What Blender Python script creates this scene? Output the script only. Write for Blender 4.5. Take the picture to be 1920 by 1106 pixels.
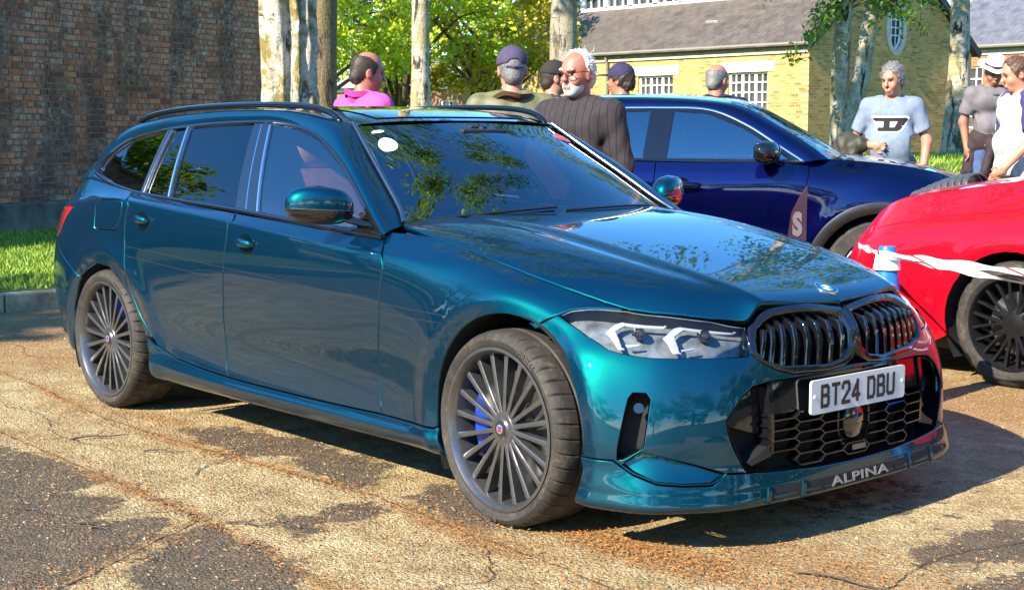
import bpy, bmesh, math, random, json
import numpy as np
from mathutils import Vector, Matrix
from mathutils.geometry import delaunay_2d_cdt
R = math.radians
rng = np.random.default_rng(7)
random.seed(7)
for o in list(bpy.data.objects): bpy.data.objects.remove(o)
sc = bpy.context.scene
COL = sc.collection

# ------------------------------------------------------------------ camera (world frame: +x = nose of the green estate, origin under its front axle)
cam_d = bpy.data.cameras.new('camera')
cam = bpy.data.objects.new('camera', cam_d); COL.objects.link(cam)
CAM = (3.60843, -4.03300, 1.30831); YAW, PITCH = 2.417041, -.110577
_f = Vector((math.cos(PITCH)*math.cos(YAW), math.cos(PITCH)*math.sin(YAW), math.sin(PITCH)))
cam.location = CAM
cam.rotation_euler = _f.to_track_quat('-Z', 'Y').to_euler()
cam_d.sensor_width = 36; cam_d.lens = 36*2750.3/1920
cam_d.clip_end = 600; cam_d.clip_start = .05
sc.camera = cam
sc.render.resolution_x, sc.render.resolution_y = 1024, 589

# ------------------------------------------------------------------ sky, sun, exposure
SUN = Vector((.045, -.826, .562)).normalized()
world = bpy.data.worlds.new('World'); sc.world = world; world.use_nodes = True
wn = world.node_tree; wn.nodes.clear()
sky = wn.nodes.new('ShaderNodeTexSky'); sky.sky_type = 'NISHITA'; sky.sun_disc = False
sky.sun_elevation = math.asin(SUN.z); sky.sun_rotation = math.atan2(SUN.x, SUN.y)
sky.air_density = 1.0; sky.dust_density = .05; sky.ozone_density = 6.5
bg = wn.nodes.new('ShaderNodeBackground'); bg.inputs['Strength'].default_value = .15
wo = wn.nodes.new('ShaderNodeOutputWorld')
hs = wn.nodes.new('ShaderNodeHueSaturation'); hs.inputs['Saturation'].default_value = 1.18
wn.links.new(sky.outputs[0], hs.inputs['Color']); wn.links.new(hs.outputs[0], bg.inputs['Color']); wn.links.new(bg.outputs[0], wo.inputs['Surface'])
sun_d = bpy.data.lights.new('sun', 'SUN'); sun_d.energy = 4.4; sun_d.angle = R(.53); sun_d.color = (1, .91, .74)
sun = bpy.data.objects.new('sun', sun_d); COL.objects.link(sun)
sun.rotation_euler = SUN.to_track_quat('Z', 'Y').to_euler(); sun.location = (2, -20, 14)
sc.view_settings.view_transform = 'Standard'; sc.view_settings.look = 'None'
sc.view_settings.exposure = 1.6; sc.view_settings.gamma = 1; sc.view_settings.use_curve_mapping = False
sc.cycles.max_bounces = 8; sc.cycles.transparent_max_bounces = 12; sc.cycles.glossy_bounces = 4; sc.cycles.diffuse_bounces = 3
sc.cycles.transmission_bounces = 6
sc.cycles.caustics_reflective = False; sc.cycles.caustics_refractive = False
sc.cycles.use_denoising = True
sc.cycles.sample_clamp_indirect = 6

# ------------------------------------------------------------------ materials
MATS = {}
class NT:
    def __init__(s, name):
        s.m = bpy.data.materials.new(name); s.m.use_nodes = True; s.t = s.m.node_tree; s.t.nodes.clear()
        s.out = s.n('ShaderNodeOutputMaterial')
    def n(s, typ, **kw):
        x = s.t.nodes.new(typ)
        for k, v in kw.items(): setattr(x, k, v)
        return x
    def l(s, a, b): s.t.links.new(a, b)
    def coord(s, kind='Object', scale=None):
        c = s.n('ShaderNodeTexCoord').outputs[kind]
        if scale is None: return c
        m = s.n('ShaderNodeMapping'); m.inputs['Scale'].default_value = scale; s.l(c, m.inputs[0]); return m.outputs[0]
    def noise(s, vec, scale, detail=4, rough=.55, dist=0):
        x = s.n('ShaderNodeTexNoise'); s.l(vec, x.inputs['Vector']); x.inputs['Scale'].default_value = scale
        x.inputs['Detail'].default_value = detail; x.inputs['Roughness'].default_value = rough; x.inputs['Distortion'].default_value = dist
        return x.outputs['Fac']
    def voro(s, vec, scale, feature='F1', out='Distance', rnd=1):
        x = s.n('ShaderNodeTexVoronoi', feature=feature); s.l(vec, x.inputs['Vector']); x.inputs['Scale'].default_value = scale
        x.inputs['Randomness'].default_value = rnd
        return x.outputs[out]
    def ramp(s, fac, stops, interp='LINEAR'):
        x = s.n('ShaderNodeValToRGB'); x.color_ramp.interpolation = interp
        e = x.color_ramp.elements
        while len(e) < len(stops): e.new(.5)
        for q, (p, c) in zip(e, stops):
            q.position = p; q.color = c if len(c) == 4 else (*c, 1)
        s.l(fac, x.inputs[0]); return x.outputs[0]
    def mix(s, fac, a, b, blend='MIX'):
        x = s.n('ShaderNodeMix', data_type='RGBA', blend_type=blend)
        for q, (v, i) in enumerate(((fac, x.inputs[0]), (a, x.inputs[6]), (b, x.inputs[7]))):
            if hasattr(v, 'is_output'): s.l(v, i)
            elif isinstance(v, (int, float)): i.default_value = v if q == 0 else (v, v, v, 1)
            else: i.default_value = (*v, 1)
        return x.outputs[2]
    def math(s, op, a, b=0, clamp=False):
        x = s.n('ShaderNodeMath', operation=op); x.use_clamp = clamp
        for v, i in ((a, x.inputs[0]), (b, x.inputs[1])):
            if hasattr(v, 'is_output'): s.l(v, i)
            else: i.default_value = v
        return x.outputs[0]
    def sep(s, vec):
        x = s.n('ShaderNodeSeparateXYZ'); s.l(vec, x.inputs[0]); return x.outputs
    def bump(s, h, strength=.3, dist=.01):
        x = s.n('ShaderNodeBump'); x.inputs['Strength'].default_value = strength; x.inputs['Distance'].default_value = dist
        s.l(h, x.inputs['Height']); return x.outputs[0]
    def bsdf(s, color=(.5, .5, .5), rough=.5, metal=0, normal=None, **kw):
        x = s.n('ShaderNodeBsdfPrincipled')
        def put(k, v):
            if hasattr(v, 'is_output'): s.l(v, x.inputs[k])
            elif isinstance(v, tuple) and len(v) == 3: x.inputs[k].default_value = (*v, 1) if x.inputs[k].type == 'RGBA' else v
            else: x.inputs[k].default_value = v
        put('Base Color', color); put('Roughness', rough); put('Metallic', metal)
        if normal is not None: s.l(normal, x.inputs['Normal'])
        for k, v in kw.items(): put(k.replace('_', ' '), v)
        s.l(x.outputs[0], s.out.inputs['Surface']); return x
def simple(name, color, rough=.5, metal=0, var=.12, vscale=30, bump=0, bscale=200, **kw):
    """plain surface with a little tonal variation and fine relief"""
    if name in MATS: return MATS[name]
    t = NT(name); c = t.coord('Object')
    n = t.noise(c, vscale, 3)
    a = tuple(max(0, q*(1-var)) for q in color); b = tuple(min(1, q*(1+var)) for q in color)
    col = t.ramp(n, [(.3, a), (.7, b)])
    nm = t.bump(t.noise(c, bscale, 2), bump, .003) if bump else None
    t.bsdf(col, rough, metal, nm, **kw)
    MATS[name] = t.m; return t.m
def car_paint(name, flake, deep, metal=1., rough=.33, mixf=.42):
    """flip-flop metallic: a narrow flake lobe over a broad darker one, both under clear coat"""
    if name in MATS: return MATS[name]
    t = NT(name); c = t.coord('Object')
    f = t.sep(t.voro(c, 900, 'F1', 'Color'))[0]; cr = t.math('ADD', t.math('MULTIPLY', t.noise(c, 40, 4, .7), .03), .002)
    def lobe(col, r, mt):
        x = t.n('ShaderNodeBsdfPrincipled'); t.l(t.mix(t.math('MULTIPLY', f, .5), col, tuple(q*.55 for q in col)), x.inputs['Base Color']); x.inputs['Roughness'].default_value = r; x.inputs['Metallic'].default_value = mt
        x.inputs['Coat Weight'].default_value = 1; x.inputs['Coat IOR'].default_value = 1.55; t.l(cr, x.inputs['Coat Roughness']); return x
    a, b = lobe(flake, rough, metal), lobe(deep, .62, 1.)
    m = t.n('ShaderNodeMixShader'); m.inputs[0].default_value = mixf; t.l(b.outputs[0], m.inputs[1]); t.l(a.outputs[0], m.inputs[2]); t.l(m.outputs[0], t.out.inputs[0])
    MATS[name] = t.m; return t.m
def glass(name, tint=(.6, .7, .7), ior=1.6):
    if name in MATS: return MATS[name]
    t = NT(name)
    tr = t.n('ShaderNodeBsdfTransparent'); tr.inputs[0].default_value = (*tint, 1)
    gl = t.n('ShaderNodeBsdfGlossy'); gl.inputs['Roughness'].default_value = .005; gl.inputs[0].default_value = (1, 1, 1, 1)
    fr = t.n('ShaderNodeFresnel'); fr.inputs[0].default_value = ior
    mx = t.n('ShaderNodeMixShader'); t.l(fr.outputs[0], mx.inputs[0]); t.l(tr.outputs[0], mx.inputs[1]); t.l(gl.outputs[0], mx.inputs[2])
    t.l(mx.outputs[0], t.out.inputs[0]); MATS[name] = t.m; return t.m

# ------------------------------------------------------------------ mesh helpers
def link(o, parent=None):
    COL.objects.link(o)
    if parent is not None: o.parent = parent
    return o
def empty(name, loc=(0, 0, 0), rz=0, parent=None):
    o = bpy.data.objects.new(name, None); o.location = loc; o.rotation_euler = (0, 0, rz); o.empty_display_size = .1
    return link(o, parent)
def tag(o, label=None, cat=None, group=None, kind=None):
    if label: o['label'] = label
    if cat: o['category'] = cat
    if group: o['group'] = group
    if kind: o['kind'] = kind
    return o
def mk(name, verts, faces, mat=None, parent=None, smooth=False, normals=None, midx=None):
    me = bpy.data.meshes.new(name)
    me.from_pydata([tuple(map(float, v)) for v in verts], [], [tuple(int(q) for q in f) for f in faces])
    if mat is not None:
        for m in (mat if isinstance(mat, (list, tuple)) else [mat]): me.materials.append(m)
    if midx is not None: me.polygons.foreach_set('material_index', np.asarray(midx, dtype=np.int32))
    if smooth or normals is not None: me.polygons.foreach_set('use_smooth', np.ones(len(me.polygons), dtype=bool))
    me.update()
    if normals is not None: me.normals_split_custom_set_from_vertices([tuple(map(float, n)) for n in normals])
    o = bpy.data.objects.new(name, me)
    return link(o, parent)
def mkq(name, verts, quads, mat=None, parent=None, smooth=False, matidx=None):
    """fast path for large uniform meshes (n x 3 or n x 4 faces)"""
    verts = np.asarray(verts, dtype=np.float32); quads = np.asarray(quads, dtype=np.int32); k = quads.shape[1]
    me = bpy.data.meshes.new(name)
    me.vertices.add(len(verts)); me.vertices.foreach_set('co', verts.ravel())
    me.loops.add(quads.size); me.loops.foreach_set('vertex_index', quads.ravel())
    me.polygons.add(len(quads)); me.polygons.foreach_set('loop_start', np.arange(0, quads.size, k, dtype=np.int32))
    me.polygons.foreach_set('loop_total', np.full(len(quads), k, dtype=np.int32))
    if mat is not None:
        for m in (mat if isinstance(mat, (list, tuple)) else [mat]): me.materials.append(m)
    if matidx is not None: me.polygons.foreach_set('material_index', np.asarray(matidx, dtype=np.int32))
    if smooth: me.polygons.foreach_set('use_smooth', np.ones(len(quads), dtype=bool))
    me.update(calc_edges=True); me.validate()
    return link(bpy.data.objects.new(name, me), parent)
class MB:
    """collects simple solids; build() links them as one mesh"""
    def __init__(s): s.v = []; s.f = []
    def add(s, v, f):
        b = len(s.v); s.v += [tuple(map(float, q)) for q in v]; s.f += [tuple(b+i for i in q) for q in f]; return s
    def box(s, c, d, M=None):
        x, y, z = d[0]/2, d[1]/2, d[2]/2
        v = [(a*x, b*y, e*z) for a in (-1, 1) for b in (-1, 1) for e in (-1, 1)]
        if M is not None: v = [tuple(M @ Vector(q)) for q in v]
        v = [(q[0]+c[0], q[1]+c[1], q[2]+c[2]) for q in v]
        return s.add(v, [(0, 1, 3, 2), (4, 6, 7, 5), (0, 4, 5, 1), (2, 3, 7, 6), (0, 2, 6, 4), (1, 5, 7, 3)])
    def tube(s, pts, rad, n=8, caps=True, squash=1.0, up=(0, 0, 1)):
        pts = np.asarray(pts, float); m = len(pts); rad = np.broadcast_to(np.asarray(rad, float), (m,))
        T = np.gradient(pts, axis=0); T /= np.linalg.norm(T, axis=1, keepdims=True)+1e-12
        up = np.asarray(up, float); vv = []
        for i in range(m):
            a = np.cross(T[i], up)
            if np.linalg.norm(a) < 1e-3: a = np.cross(T[i], (1, 0, 0) if abs(T[i][0]) < .9 else (0, 1, 0))
            a /= np.linalg.norm(a); b = np.cross(a, T[i])
            for k in range(n):
                t = 2*math.pi*k/n; vv.append(pts[i]+rad[i]*(math.cos(t)*a+math.sin(t)*b*squash))
        ff = [(i*n+k, i*n+(k+1) % n, (i+1)*n+(k+1) % n, (i+1)*n+k) for i in range(m-1) for k in range(n)]
        if caps: ff += [tuple(range(n))[::-1], tuple((m-1)*n+k for k in range(n))]
        return s.add(vv, ff)
    def lathe(s, prof, c=(0, 0, 0), n=32, axis='z', a0=0, a1=2*math.pi):
        """prof: (radius, height) pairs"""
        full = abs(a1-a0-2*math.pi) < 1e-6; k = n if full else n+1; vv = []
        for r, h in prof:
            for i in range(k):
                t = a0+(a1-a0)*i/n; p = (r*math.cos(t), r*math.sin(t), h)
                if axis == 'y': p = (p[0], h, p[1])
                if axis == 'x': p = (h, p[0], p[1])
                vv.append((p[0]+c[0], p[1]+c[1], p[2]+c[2]))
        ff = []
        for j in range(len(prof)-1):
            for i in range(n):
                q = (j*k+i, j*k+(i+1) % k, (j+1)*k+(i+1) % k, (j+1)*k+i); ff.append(q)
        return s.add(vv, ff)
    def prism(s, poly, d, M):
        """polygon in local xy extruded by d along local z, placed by matrix M"""
        n = len(poly); v = [tuple(M @ Vector((p[0], p[1], 0))) for p in poly]+[tuple(M @ Vector((p[0], p[1], d))) for p in poly]
        f = [tuple(range(n))[::-1], tuple(n+i for i in range(n))]+[(i, (i+1) % n, n+(i+1) % n, n+i) for i in range(n)]
        return s.add(v, f)
    def build(s, name, mat, parent=None, smooth=False, bevel=0):
        o = mk(name, s.v, s.f, mat, parent, smooth)
        bm = bmesh.new(); bm.from_mesh(o.data); bmesh.ops.recalc_face_normals(bm, faces=bm.faces)
        if bevel: bmesh.ops.bevel(bm, geom=[e for e in bm.edges], offset=bevel, segments=1, affect='EDGES', profile=.5)
        bm.to_mesh(o.data); bm.free()
        if smooth: o.data.set_sharp_from_angle(angle=R(smooth if smooth > 1 else 40))
        return o
def catmull(pts, n=8, closed=False):
    P = np.asarray(pts, float); m = len(P)
    if closed: Q = np.concatenate([P[-1:], P, P[:2]])
    else: Q = np.concatenate([2*P[:1]-P[1:2], P, 2*P[-1:]-P[-2:-1]])
    out = []
    for i in range(m if closed else m-1):
        a, b, c, d = Q[i:i+4]
        for k in range(n):
            t = k/n; out.append(.5*((2*b)+(c-a)*t+(2*a-5*b+4*c-d)*t*t+(3*b-a-3*c+d)*t**3))
    if not closed: out.append(P[-1])
    return np.array(out)
def inside(poly, P):
    poly = np.asarray(poly); x, y = P[:, 0], P[:, 1]; r = np.zeros(len(P), bool); n = len(poly); j = n-1
    for i in range(n):
        xi, yi = poly[i]; xj, yj = poly[j]
        if yi != yj:
            c = ((yi > y) != (yj > y)) & (x < (xj-xi)*(y-yi)/(yj-yi)+xi); r ^= c
        j = i
    return r
def resample(poly, step, scale=(1, 1), closed=True):
    P = np.asarray(poly, float); out = []; n = len(P)
    for i in range(n if closed else n-1):
        a, b = P[i], P[(i+1) % n]; L = np.hypot(*((b-a)*scale)); k = max(1, int(round(L/step)))
        for q in range(k): out.append(a+(b-a)*q/k)
    if not closed: out.append(P[-1])
    return np.array(out)
def cdt(outer, holes, grid, scale):
    """triangulate outer minus holes with interior points; returns points, triangles, rings"""
    sc_ = np.asarray(scale, float); pts = []; edges = []; rings = []
    for ring in [outer]+holes:
        b = len(pts); rings.append(list(range(b, b+len(ring))))
        pts += [q for q in ring]; edges += [(b+i, b+(i+1) % len(ring)) for i in range(len(ring))]
    B = np.array(pts)
    g = grid[inside(outer, grid)]
    for h in holes: g = g[~inside(h, g)]
    if len(g):
        d = np.full(len(g), 9.)
        for q in B: d = np.minimum(d, np.hypot((g[:, 0]-q[0])*sc_[0], (g[:, 1]-q[1])*sc_[1]))
        g = g[d > .011]
    P = np.concatenate([B, g]) if len(g) else B
    r = delaunay_2d_cdt([Vector((p[0]*sc_[0], p[1]*sc_[1])) for p in P], edges, [], 0, 1e-7)
    V = np.array([(v[0]/sc_[0], v[1]/sc_[1]) for v in r[0]]); T = np.array([t for t in r[2]])
    c = V[T].mean(1); k = inside(outer, c)
    for h in holes: k &= ~inside(h, c)
    T = T[k]
    mp = {}
    for i, o in enumerate(r[3]):
        for q in o: mp[q] = i
    return V, T, [[mp[q] for q in ring] for ring in rings]

# ------------------------------------------------------------------ ground
def sstep(a, b, x):
    t = np.clip((np.asarray(x, float)-a)/(b-a), 0, 1); return t*t*(3-2*t)
def ground_mat():
    """old concrete with worn tarmac skins (mask r), fallen bud scales (mask g)"""
    t = NT('worn_concrete_and_tarmac'); c = t.coord('Object'); at = t.n('ShaderNodeAttribute'); at.attribute_name = 'wear'; mk_ = t.sep(at.outputs['Color'])
    nz = t.n('ShaderNodeTexNoise'); nz.inputs['Scale'].default_value = 26; nz.inputs['Detail'].default_value = 4; t.l(c, nz.inputs['Vector']); ms = t.n('ShaderNodeVectorMath', operation='SCALE'); t.l(nz.outputs['Color'], ms.inputs[0]); ms.inputs['Scale'].default_value = .035
    dv = t.n('ShaderNodeVectorMath', operation='ADD'); t.l(c, dv.inputs[0]); t.l(ms.outputs[0], dv.inputs[1]); cd = dv.outputs[0]
    big = t.noise(c, .8, 6, .65); mid = t.noise(c, 6, 6, .7); fine = t.noise(c, 55, 5, .75); vf = t.noise(c, 170, 3, .7)
    st = t.voro(cd, 85, 'F1'); stc = t.sep(t.voro(cd, 85, 'F1', 'Color')); st2 = t.voro(cd, 210, 'F1'); st2c = t.sep(t.voro(cd, 210, 'F1', 'Color'))
    base = t.ramp(mid, [(.28, (.24, .145, .055)), (.48, (.56, .41, .18)), (.66, (.84, .68, .36))])
    stone = t.ramp(stc[0], [(0, (.16, .11, .06)), (.35, (.42, .30, .14)), (.7, (.64, .50, .27)), (1, (.84, .74, .50))])
    col = t.mix(t.math('MULTIPLY', t.sep(t.ramp(st, [(.30, (1, 1, 1)), (.50, (0, 0, 0))]))[0], .75), base, stone)
    col = t.mix(t.math('MULTIPLY', t.sep(t.ramp(big, [(.42, (0, 0, 0)), (.62, (1, 1, 1))]))[0], .40), col, (.27, .165, .08))
    col = t.mix(1., col, t.ramp(fine, [(.30, (.26, .22, .17)), (.45, (1, 1, 1))]), 'MULTIPLY')
    tar = t.ramp(mid, [(.3, (.09, .062, .036)), (.6, (.17, .12, .068)), (.8, (.30, .20, .095))]); sp = t.ramp(st2c[1], [(.88, (0, 0, 0)), (.94, (1, 1, 1))]); tar = t.mix(t.math('MULTIPLY', t.sep(sp)[0], .6), tar, (.45, .36, .24)); tar = t.mix(1., tar, t.ramp(vf, [(.3, (.6, .6, .6)), (.6, (1.1, 1.1, 1.1))]), 'MULTIPLY')
    thr = t.math('ADD', mk_[0], t.math('MULTIPLY', t.math('SUBTRACT', t.noise(c, 9, 10, .82), .5), 1.9)); tm = t.sep(t.ramp(thr, [(.49, (0, 0, 0)), (.55, (1, 1, 1))]))[0]
    col = t.mix(tm, col, tar)
    og = t.math('ADD', t.math('MULTIPLY', mk_[1], .55), t.math('SUBTRACT', t.noise(c, 30, 7, .8, .6), .62)); om = t.sep(t.ramp(og, [(.02, (0, 0, 0)), (.16, (1, 1, 1))]))[0]
    orc = t.ramp(fine, [(.3, (.16, .065, .02)), (.55, (.44, .22, .065)), (.75, (.64, .42, .16))]); col = t.mix(t.math('MULTIPLY', om, .7), col, orc)
    h = t.math('ADD', t.math('MULTIPLY', st, -1.3), t.math('ADD', t.math('MULTIPLY', fine, 1.4), t.math('ADD', t.math('MULTIPLY', mid, .8), t.math('ADD', t.math('MULTIPLY', tm, -.25), t.math('MULTIPLY', st2, -.5)))))
    t.bsdf(col, .93, 0, t.bump(h, 1., .016)); return t.m
conc = ground_mat()
def lawn_edge(x):  # y of the kerb on the far side, for x > -6.85
    return np.interp(x, [-6.85, -6.7, -6.2, -5.4, -4.2, -2, 40], [3.6, 4.9, 6.0, 6.9, 7.35, 7.5, 7.5])
def lawn_z(x, y):
    x = np.asarray(x, float); y = np.asarray(y, float); s = sstep(7.6, 11.5, y+.25*np.minimum(x+6, 0))
    return .12+.80*s*sstep(-40, -9, x+.0*y)+.02*np.sin(x*.7)*np.cos(y*.5)
from mathutils import noise as mnoise
GR = json.loads('''{"p1":[[-2.335,-1.637],[-2.102,-1.591],[-1.71,-1.58],[-1.465,-1.569],[-1.402,-1.795],[-1.171,-1.653],[-0.991,-1.889],[-0.819,-1.696],[-0.662,-1.809],[-0.555,-1.965],[-0.359,-2.231],[-0.319,-2.528],[-1.117,-2.282]],"p2":[[-0.633,-1.737],[-0.659,-1.608],[-0.411,-1.63],[-0.231,-1.636],[-0.013,-1.652],[0.17,-1.836],[0.172,-2.042],[-0.071,-2.107],[-0.39,-2.043]],"p3":[[-2.135,-0.912],[-2.078,-0.706],[-1.784,-0.655],[-1.563,-0.59],[-0.98,-0.633],[-0.735,-0.873],[-0.864,-0.968],[-1.139,-0.923],[-1.384,-0.811],[-1.488,-0.988]],"p4":[[-0.54,-1.276],[-0.608,-1.145],[-0.541,-1.024],[-0.394,-1.069],[-0.36,-1.231],[-0.448,-1.288],[-0.304,-1.434],[-0.494,-1.422],[-0.592,-1.45]],"p5":[[-0.498,-0.883],[-0.567,-0.684],[-0.552,-0.617],[-0.26,-0.685],[0.018,-0.855],[-0.003,-0.978],[-0.191,-0.968]],"p6":[[1.056,-0.096],[1.097,0.07],[1.08,0.342],[1.126,0.548],[1.391,0.133],[1.278,-0.097],[1.188,-0.199]],"p7":[[1.421,-0.425],[1.385,-0.319],[1.442,-0.084],[1.494,0.039],[1.756,-0.453]]}''')
JN = [[(-9, -1.55), (-3, -1.50), (-2.6, -1.527), (-1.85, -1.555), (-1.1, -1.58), (-.5, -1.618), (.1, -1.684), (.6, -1.73), (4, -1.8)],
      [(-6.8, -.80), (-3.7, -.90), (-2.6, -1.047), (-1.9, -1.04), (-1.05, -1.0), (-.6, -.97), (.07, -1.04), (.6, -1.08), (1.2, -1.2), (3, -1.4)],
      [(-.73, -1.596), (-.617, -1.815), (-.488, -2.03), (-.358, -2.245), (-.2, -2.6)], [(-3.1, -1.5), (-2.98, -2.2), (-2.9, -3)], [(1.7, -1.3), (1.85, .5), (1.9, 2.2)]]
JN = [resample(np.array(j, float), .03, closed=False) for j in JN]
def polyd(poly, P):
    poly = np.array(poly); d = np.full(len(P), 9.)
    for i in range(len(poly)):
        a, b = poly[i], poly[(i+1) % len(poly)]; ab = b-a; t = np.clip(((P-a)@ab)/(ab@ab), 0, 1); d = np.minimum(d, np.linalg.norm(P-(a+t[:, None]*ab), axis=1))
    return np.where(inside(poly, P), -d, d)
g = mk('paved_ground', [(-90, -90, -.005), (90, -90, -.005), (90, 90, -.005), (-90, 90, -.005)], [(0, 1, 2, 3)], conc); tag(g, kind='structure')
gx, gy = np.arange(-8.5, 4.3, .032), np.arange(-3.9, 4.6, .032); GX, GY = np.meshgrid(gx, gy, indexing='ij'); P2 = np.stack([GX.ravel(), GY.ravel()], 1); wr = np.zeros((len(P2), 4), np.float32); wr[:, 3] = 1
for poly in GR.values(): wr[:, 0] = np.maximum(wr[:, 0], np.clip(.55-polyd(poly, P2)/.30, 0, 1))
for ji, j in enumerate(JN):
    for q in j[::2]: d_ = np.hypot(P2[:, 0]-q[0], P2[:, 1]-q[1]); wr[:, 1] = np.maximum(wr[:, 1], np.exp(-(d_/(.055+.04*math.sin(q[0]*2.3+ji)))**2)*(.42+.42*math.sin(q[0]*3.7+ji*2))*(.45 if ji == 2 else 1))
# drifts: rear left by the kerb, and under the noses
for cx_, cy_, rx_, ry_, a_ in ((-6.0, .2, 1.3, 2.6, .85), (-4.6, -.5, .9, .5, .55), (.55, -.75, .5, .14, .9), (1.0, -.5, .7, .3, .55), (.4, 2.6, 1.6, .8, .8), (1.3, 1.2, .9, .9, .45), (-2.4, -.85, .35, .1, .6), (-1.0, 2.5, 1.5, .8, .6)): wr[:, 1] = np.maximum(wr[:, 1], a_*np.exp(-((P2[:, 0]-cx_)/rx_)**2-((P2[:, 1]-cy_)/ry_)**2))
wr[:, 0] = np.maximum(wr[:, 0], .55*np.exp(-((P2[:, 0]-.3)/1.0)**2-((P2[:, 1]-.3)/.8)**2)); wr[:, 0] = np.maximum(wr[:, 0], .6*np.exp(-((P2[:, 0]-1.3)/.5)**2-((P2[:, 1]-1.2)/.5)**2))
n_ = len(gy); ii, jj_ = np.meshgrid(np.arange(len(gx)-1), np.arange(n_-1), indexing='ij'); q_ = (ii*n_+jj_).ravel(); quads = np.stack([q_, q_+n_, q_+n_+1, q_+1], 1)
zz_ = .0015*np.sin(P2[:, 0]*3.1)*np.sin(P2[:, 1]*2.7); gn = mkq('paved_ground', np.column_stack([P2, zz_*0]), quads, conc, None, True); tag(gn, kind='structure')
ca = gn.data.color_attributes.new('wear', 'FLOAT_COLOR', 'POINT'); ca.data.foreach_set('color', wr.ravel())
# unseen dark sheets added beside the court so the paintwork mirrors darker ground
rd = NT('reflection_dark'); c = rd.coord('Object'); a = rd.noise(c, 4, 6, .7); b = rd.noise(c, 120, 3, .7); rd.bsdf(rd.mix(1., rd.ramp(a, [(.3, (.035, .033, .031)), (.7, (.065, .060, .054))]), rd.ramp(b, [(.3, (.7, .7, .7)), (.7, (1.3, 1.3, 1.3))]), 'MULTIPLY'), .85, 0, rd.bump(b, .6, .006)); rd = rd.m
for pts_ in ([(-60, -12), (60, -12), (60, -3.5), (-60, -3.5)], [(4.4, -3.5), (60, -3.5), (60, 7.2), (4.4, 7.2)]): tag(mk('reflection_dark_sheet', [(x, y, .004) for x, y in pts_], [(0, 1, 2, 3)], rd), kind='structure')
cracks = [[(-4.4, -1.2), (-3.6, -1.32), (-2.9, -1.22), (-2.4, -1.36), (-1.9, -1.30)], [(-1.5, -1.02), (-1.42, -1.2), (-1.3, -1.33), (-1.34, -1.5), (-1.22, -1.57)], [(.15, -1.08), (.42, -1.3), (.40, -1.5), (.62, -1.72)], [(1.05, -1.15), (1.25, -.6), (1.18, -.1), (1.36, .5)], [(-5.9, -1.0), (-5.2, -.4), (-4.6, -.5), (-4.2, -.1)], [(-.9, -1.6), (-1.05, -1.9), (-1.35, -2.05), (-1.5, -2.4)]]
for ci_, cr_ in enumerate(cracks):
    j = resample(catmull(np.array(cr_, float), 6), .015, closed=False); j = j+np.array([[mnoise.noise(Vector((q[0]*16, q[1]*16, ci_)))*.02, mnoise.noise(Vector((q[0]*16, q[1]*16, ci_+7)))*.02] for q in j]); t_ = np.gradient(j, axis=0); t_ /= np.linalg.norm(t_, axis=1, keepdims=True)+1e-9; n2 = np.stack([-t_[:, 1], t_[:, 0]], 1); w_ = np.array([.0012+.0035*abs(mnoise.noise(Vector((q[0]*30, q[1]*30, ci_)))) for q in j])[:, None]; k_ = len(j)
    tag(mk('ground_crack', [(*q, .0045) for q in j+n2*w_]+[(*q, .0045) for q in j-n2*w_], [(i, k_+i, k_+i+1, i+1) for i in range(k_-1)], simple('crack_dark', (.035, .025, .016), .95, 0, .4, 30)), kind='structure')
# slab joints filled with dirt
joint_m = simple('joint_dirt', (.15, .09, .04), .95, 0, .5, 25)
for ji, j in enumerate(JN):
    jj = j+np.array([[mnoise.noise(Vector((q[0]*9, q[1]*9, ji)))*.016, mnoise.noise(Vector((q[0]*9, q[1]*9, ji+5)))*.016] for q in j])
    t = np.gradient(jj, axis=0); t /= np.linalg.norm(t, axis=1, keepdims=True); nrm_ = np.stack([-t[:, 1], t[:, 0]], 1)
    w = np.array([.0015+.009*abs(mnoise.noise(Vector((q[0]*14, q[1]*14, 9+ji)))) for q in jj])[:, None]
    V = [(*p, .0075) for p in jj+nrm_*w]+[(*p, .0075) for p in jj-nrm_*w]; n = len(jj)
    o = mk('slab_joint', V, [(i, n+i, n+i+1, i+1) for i in range(n-1)], joint_m); tag(o, kind='structure')
# ------------------------------------------------------------------ kerb stones and lawn
kerbm = NT('kerb_concrete'); c = kerbm.coord('Object'); a = kerbm.noise(c, 7, 5, .65); b = kerbm.noise(c, 70, 3)
kerbm.bsdf(kerbm.ramp(a, [(.3, (.13, .12, .065)), (.55, (.34, .29, .18)), (.75, (.52, .46, .31))]), .9, 0, kerbm.bump(b, .5, .006)); kerbm = kerbm.m
kpath = [(-6.85, y) for y in np.arange(-8, 3.3, .915)]+[(-6.85, 3.4), (-6.76, 4.3), (-6.45, 5.15), (-5.95, 5.9), (-5.3, 6.5), (-4.5, 6.95), (-3.6, 7.2), (-2.7, 7.32), (-1.8, 7.38)]
kroot = empty('kerb', (-6.85, 0, 0)); tag(kroot, 'weathered concrete kerb edging the lawn behind the estate car', 'kerb')
for i in range(len(kpath)-1):
    a = np.array(kpath[i]); b = np.array(kpath[i+1]); d = b-a; L = np.linalg.norm(d); ang = math.atan2(d[1], d[0]); c_ = (a+b)/2
    m = MB(); m.box((0, 0, 0), (L-.012, .14, .15)); o = m.build('kerb_stone', kerbm, kroot, bevel=.012)
    o.location = (c_[0]+6.85+random.uniform(-.004, .004), c_[1], .062+random.uniform(-.004, .004)); o.rotation_euler = (0, 0, ang)
grassm = NT('lawn_turf'); c = grassm.coord('Object'); a = grassm.noise(c, 1.6, 5, .6); b = grassm.noise(c, 60, 4, .7)
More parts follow.
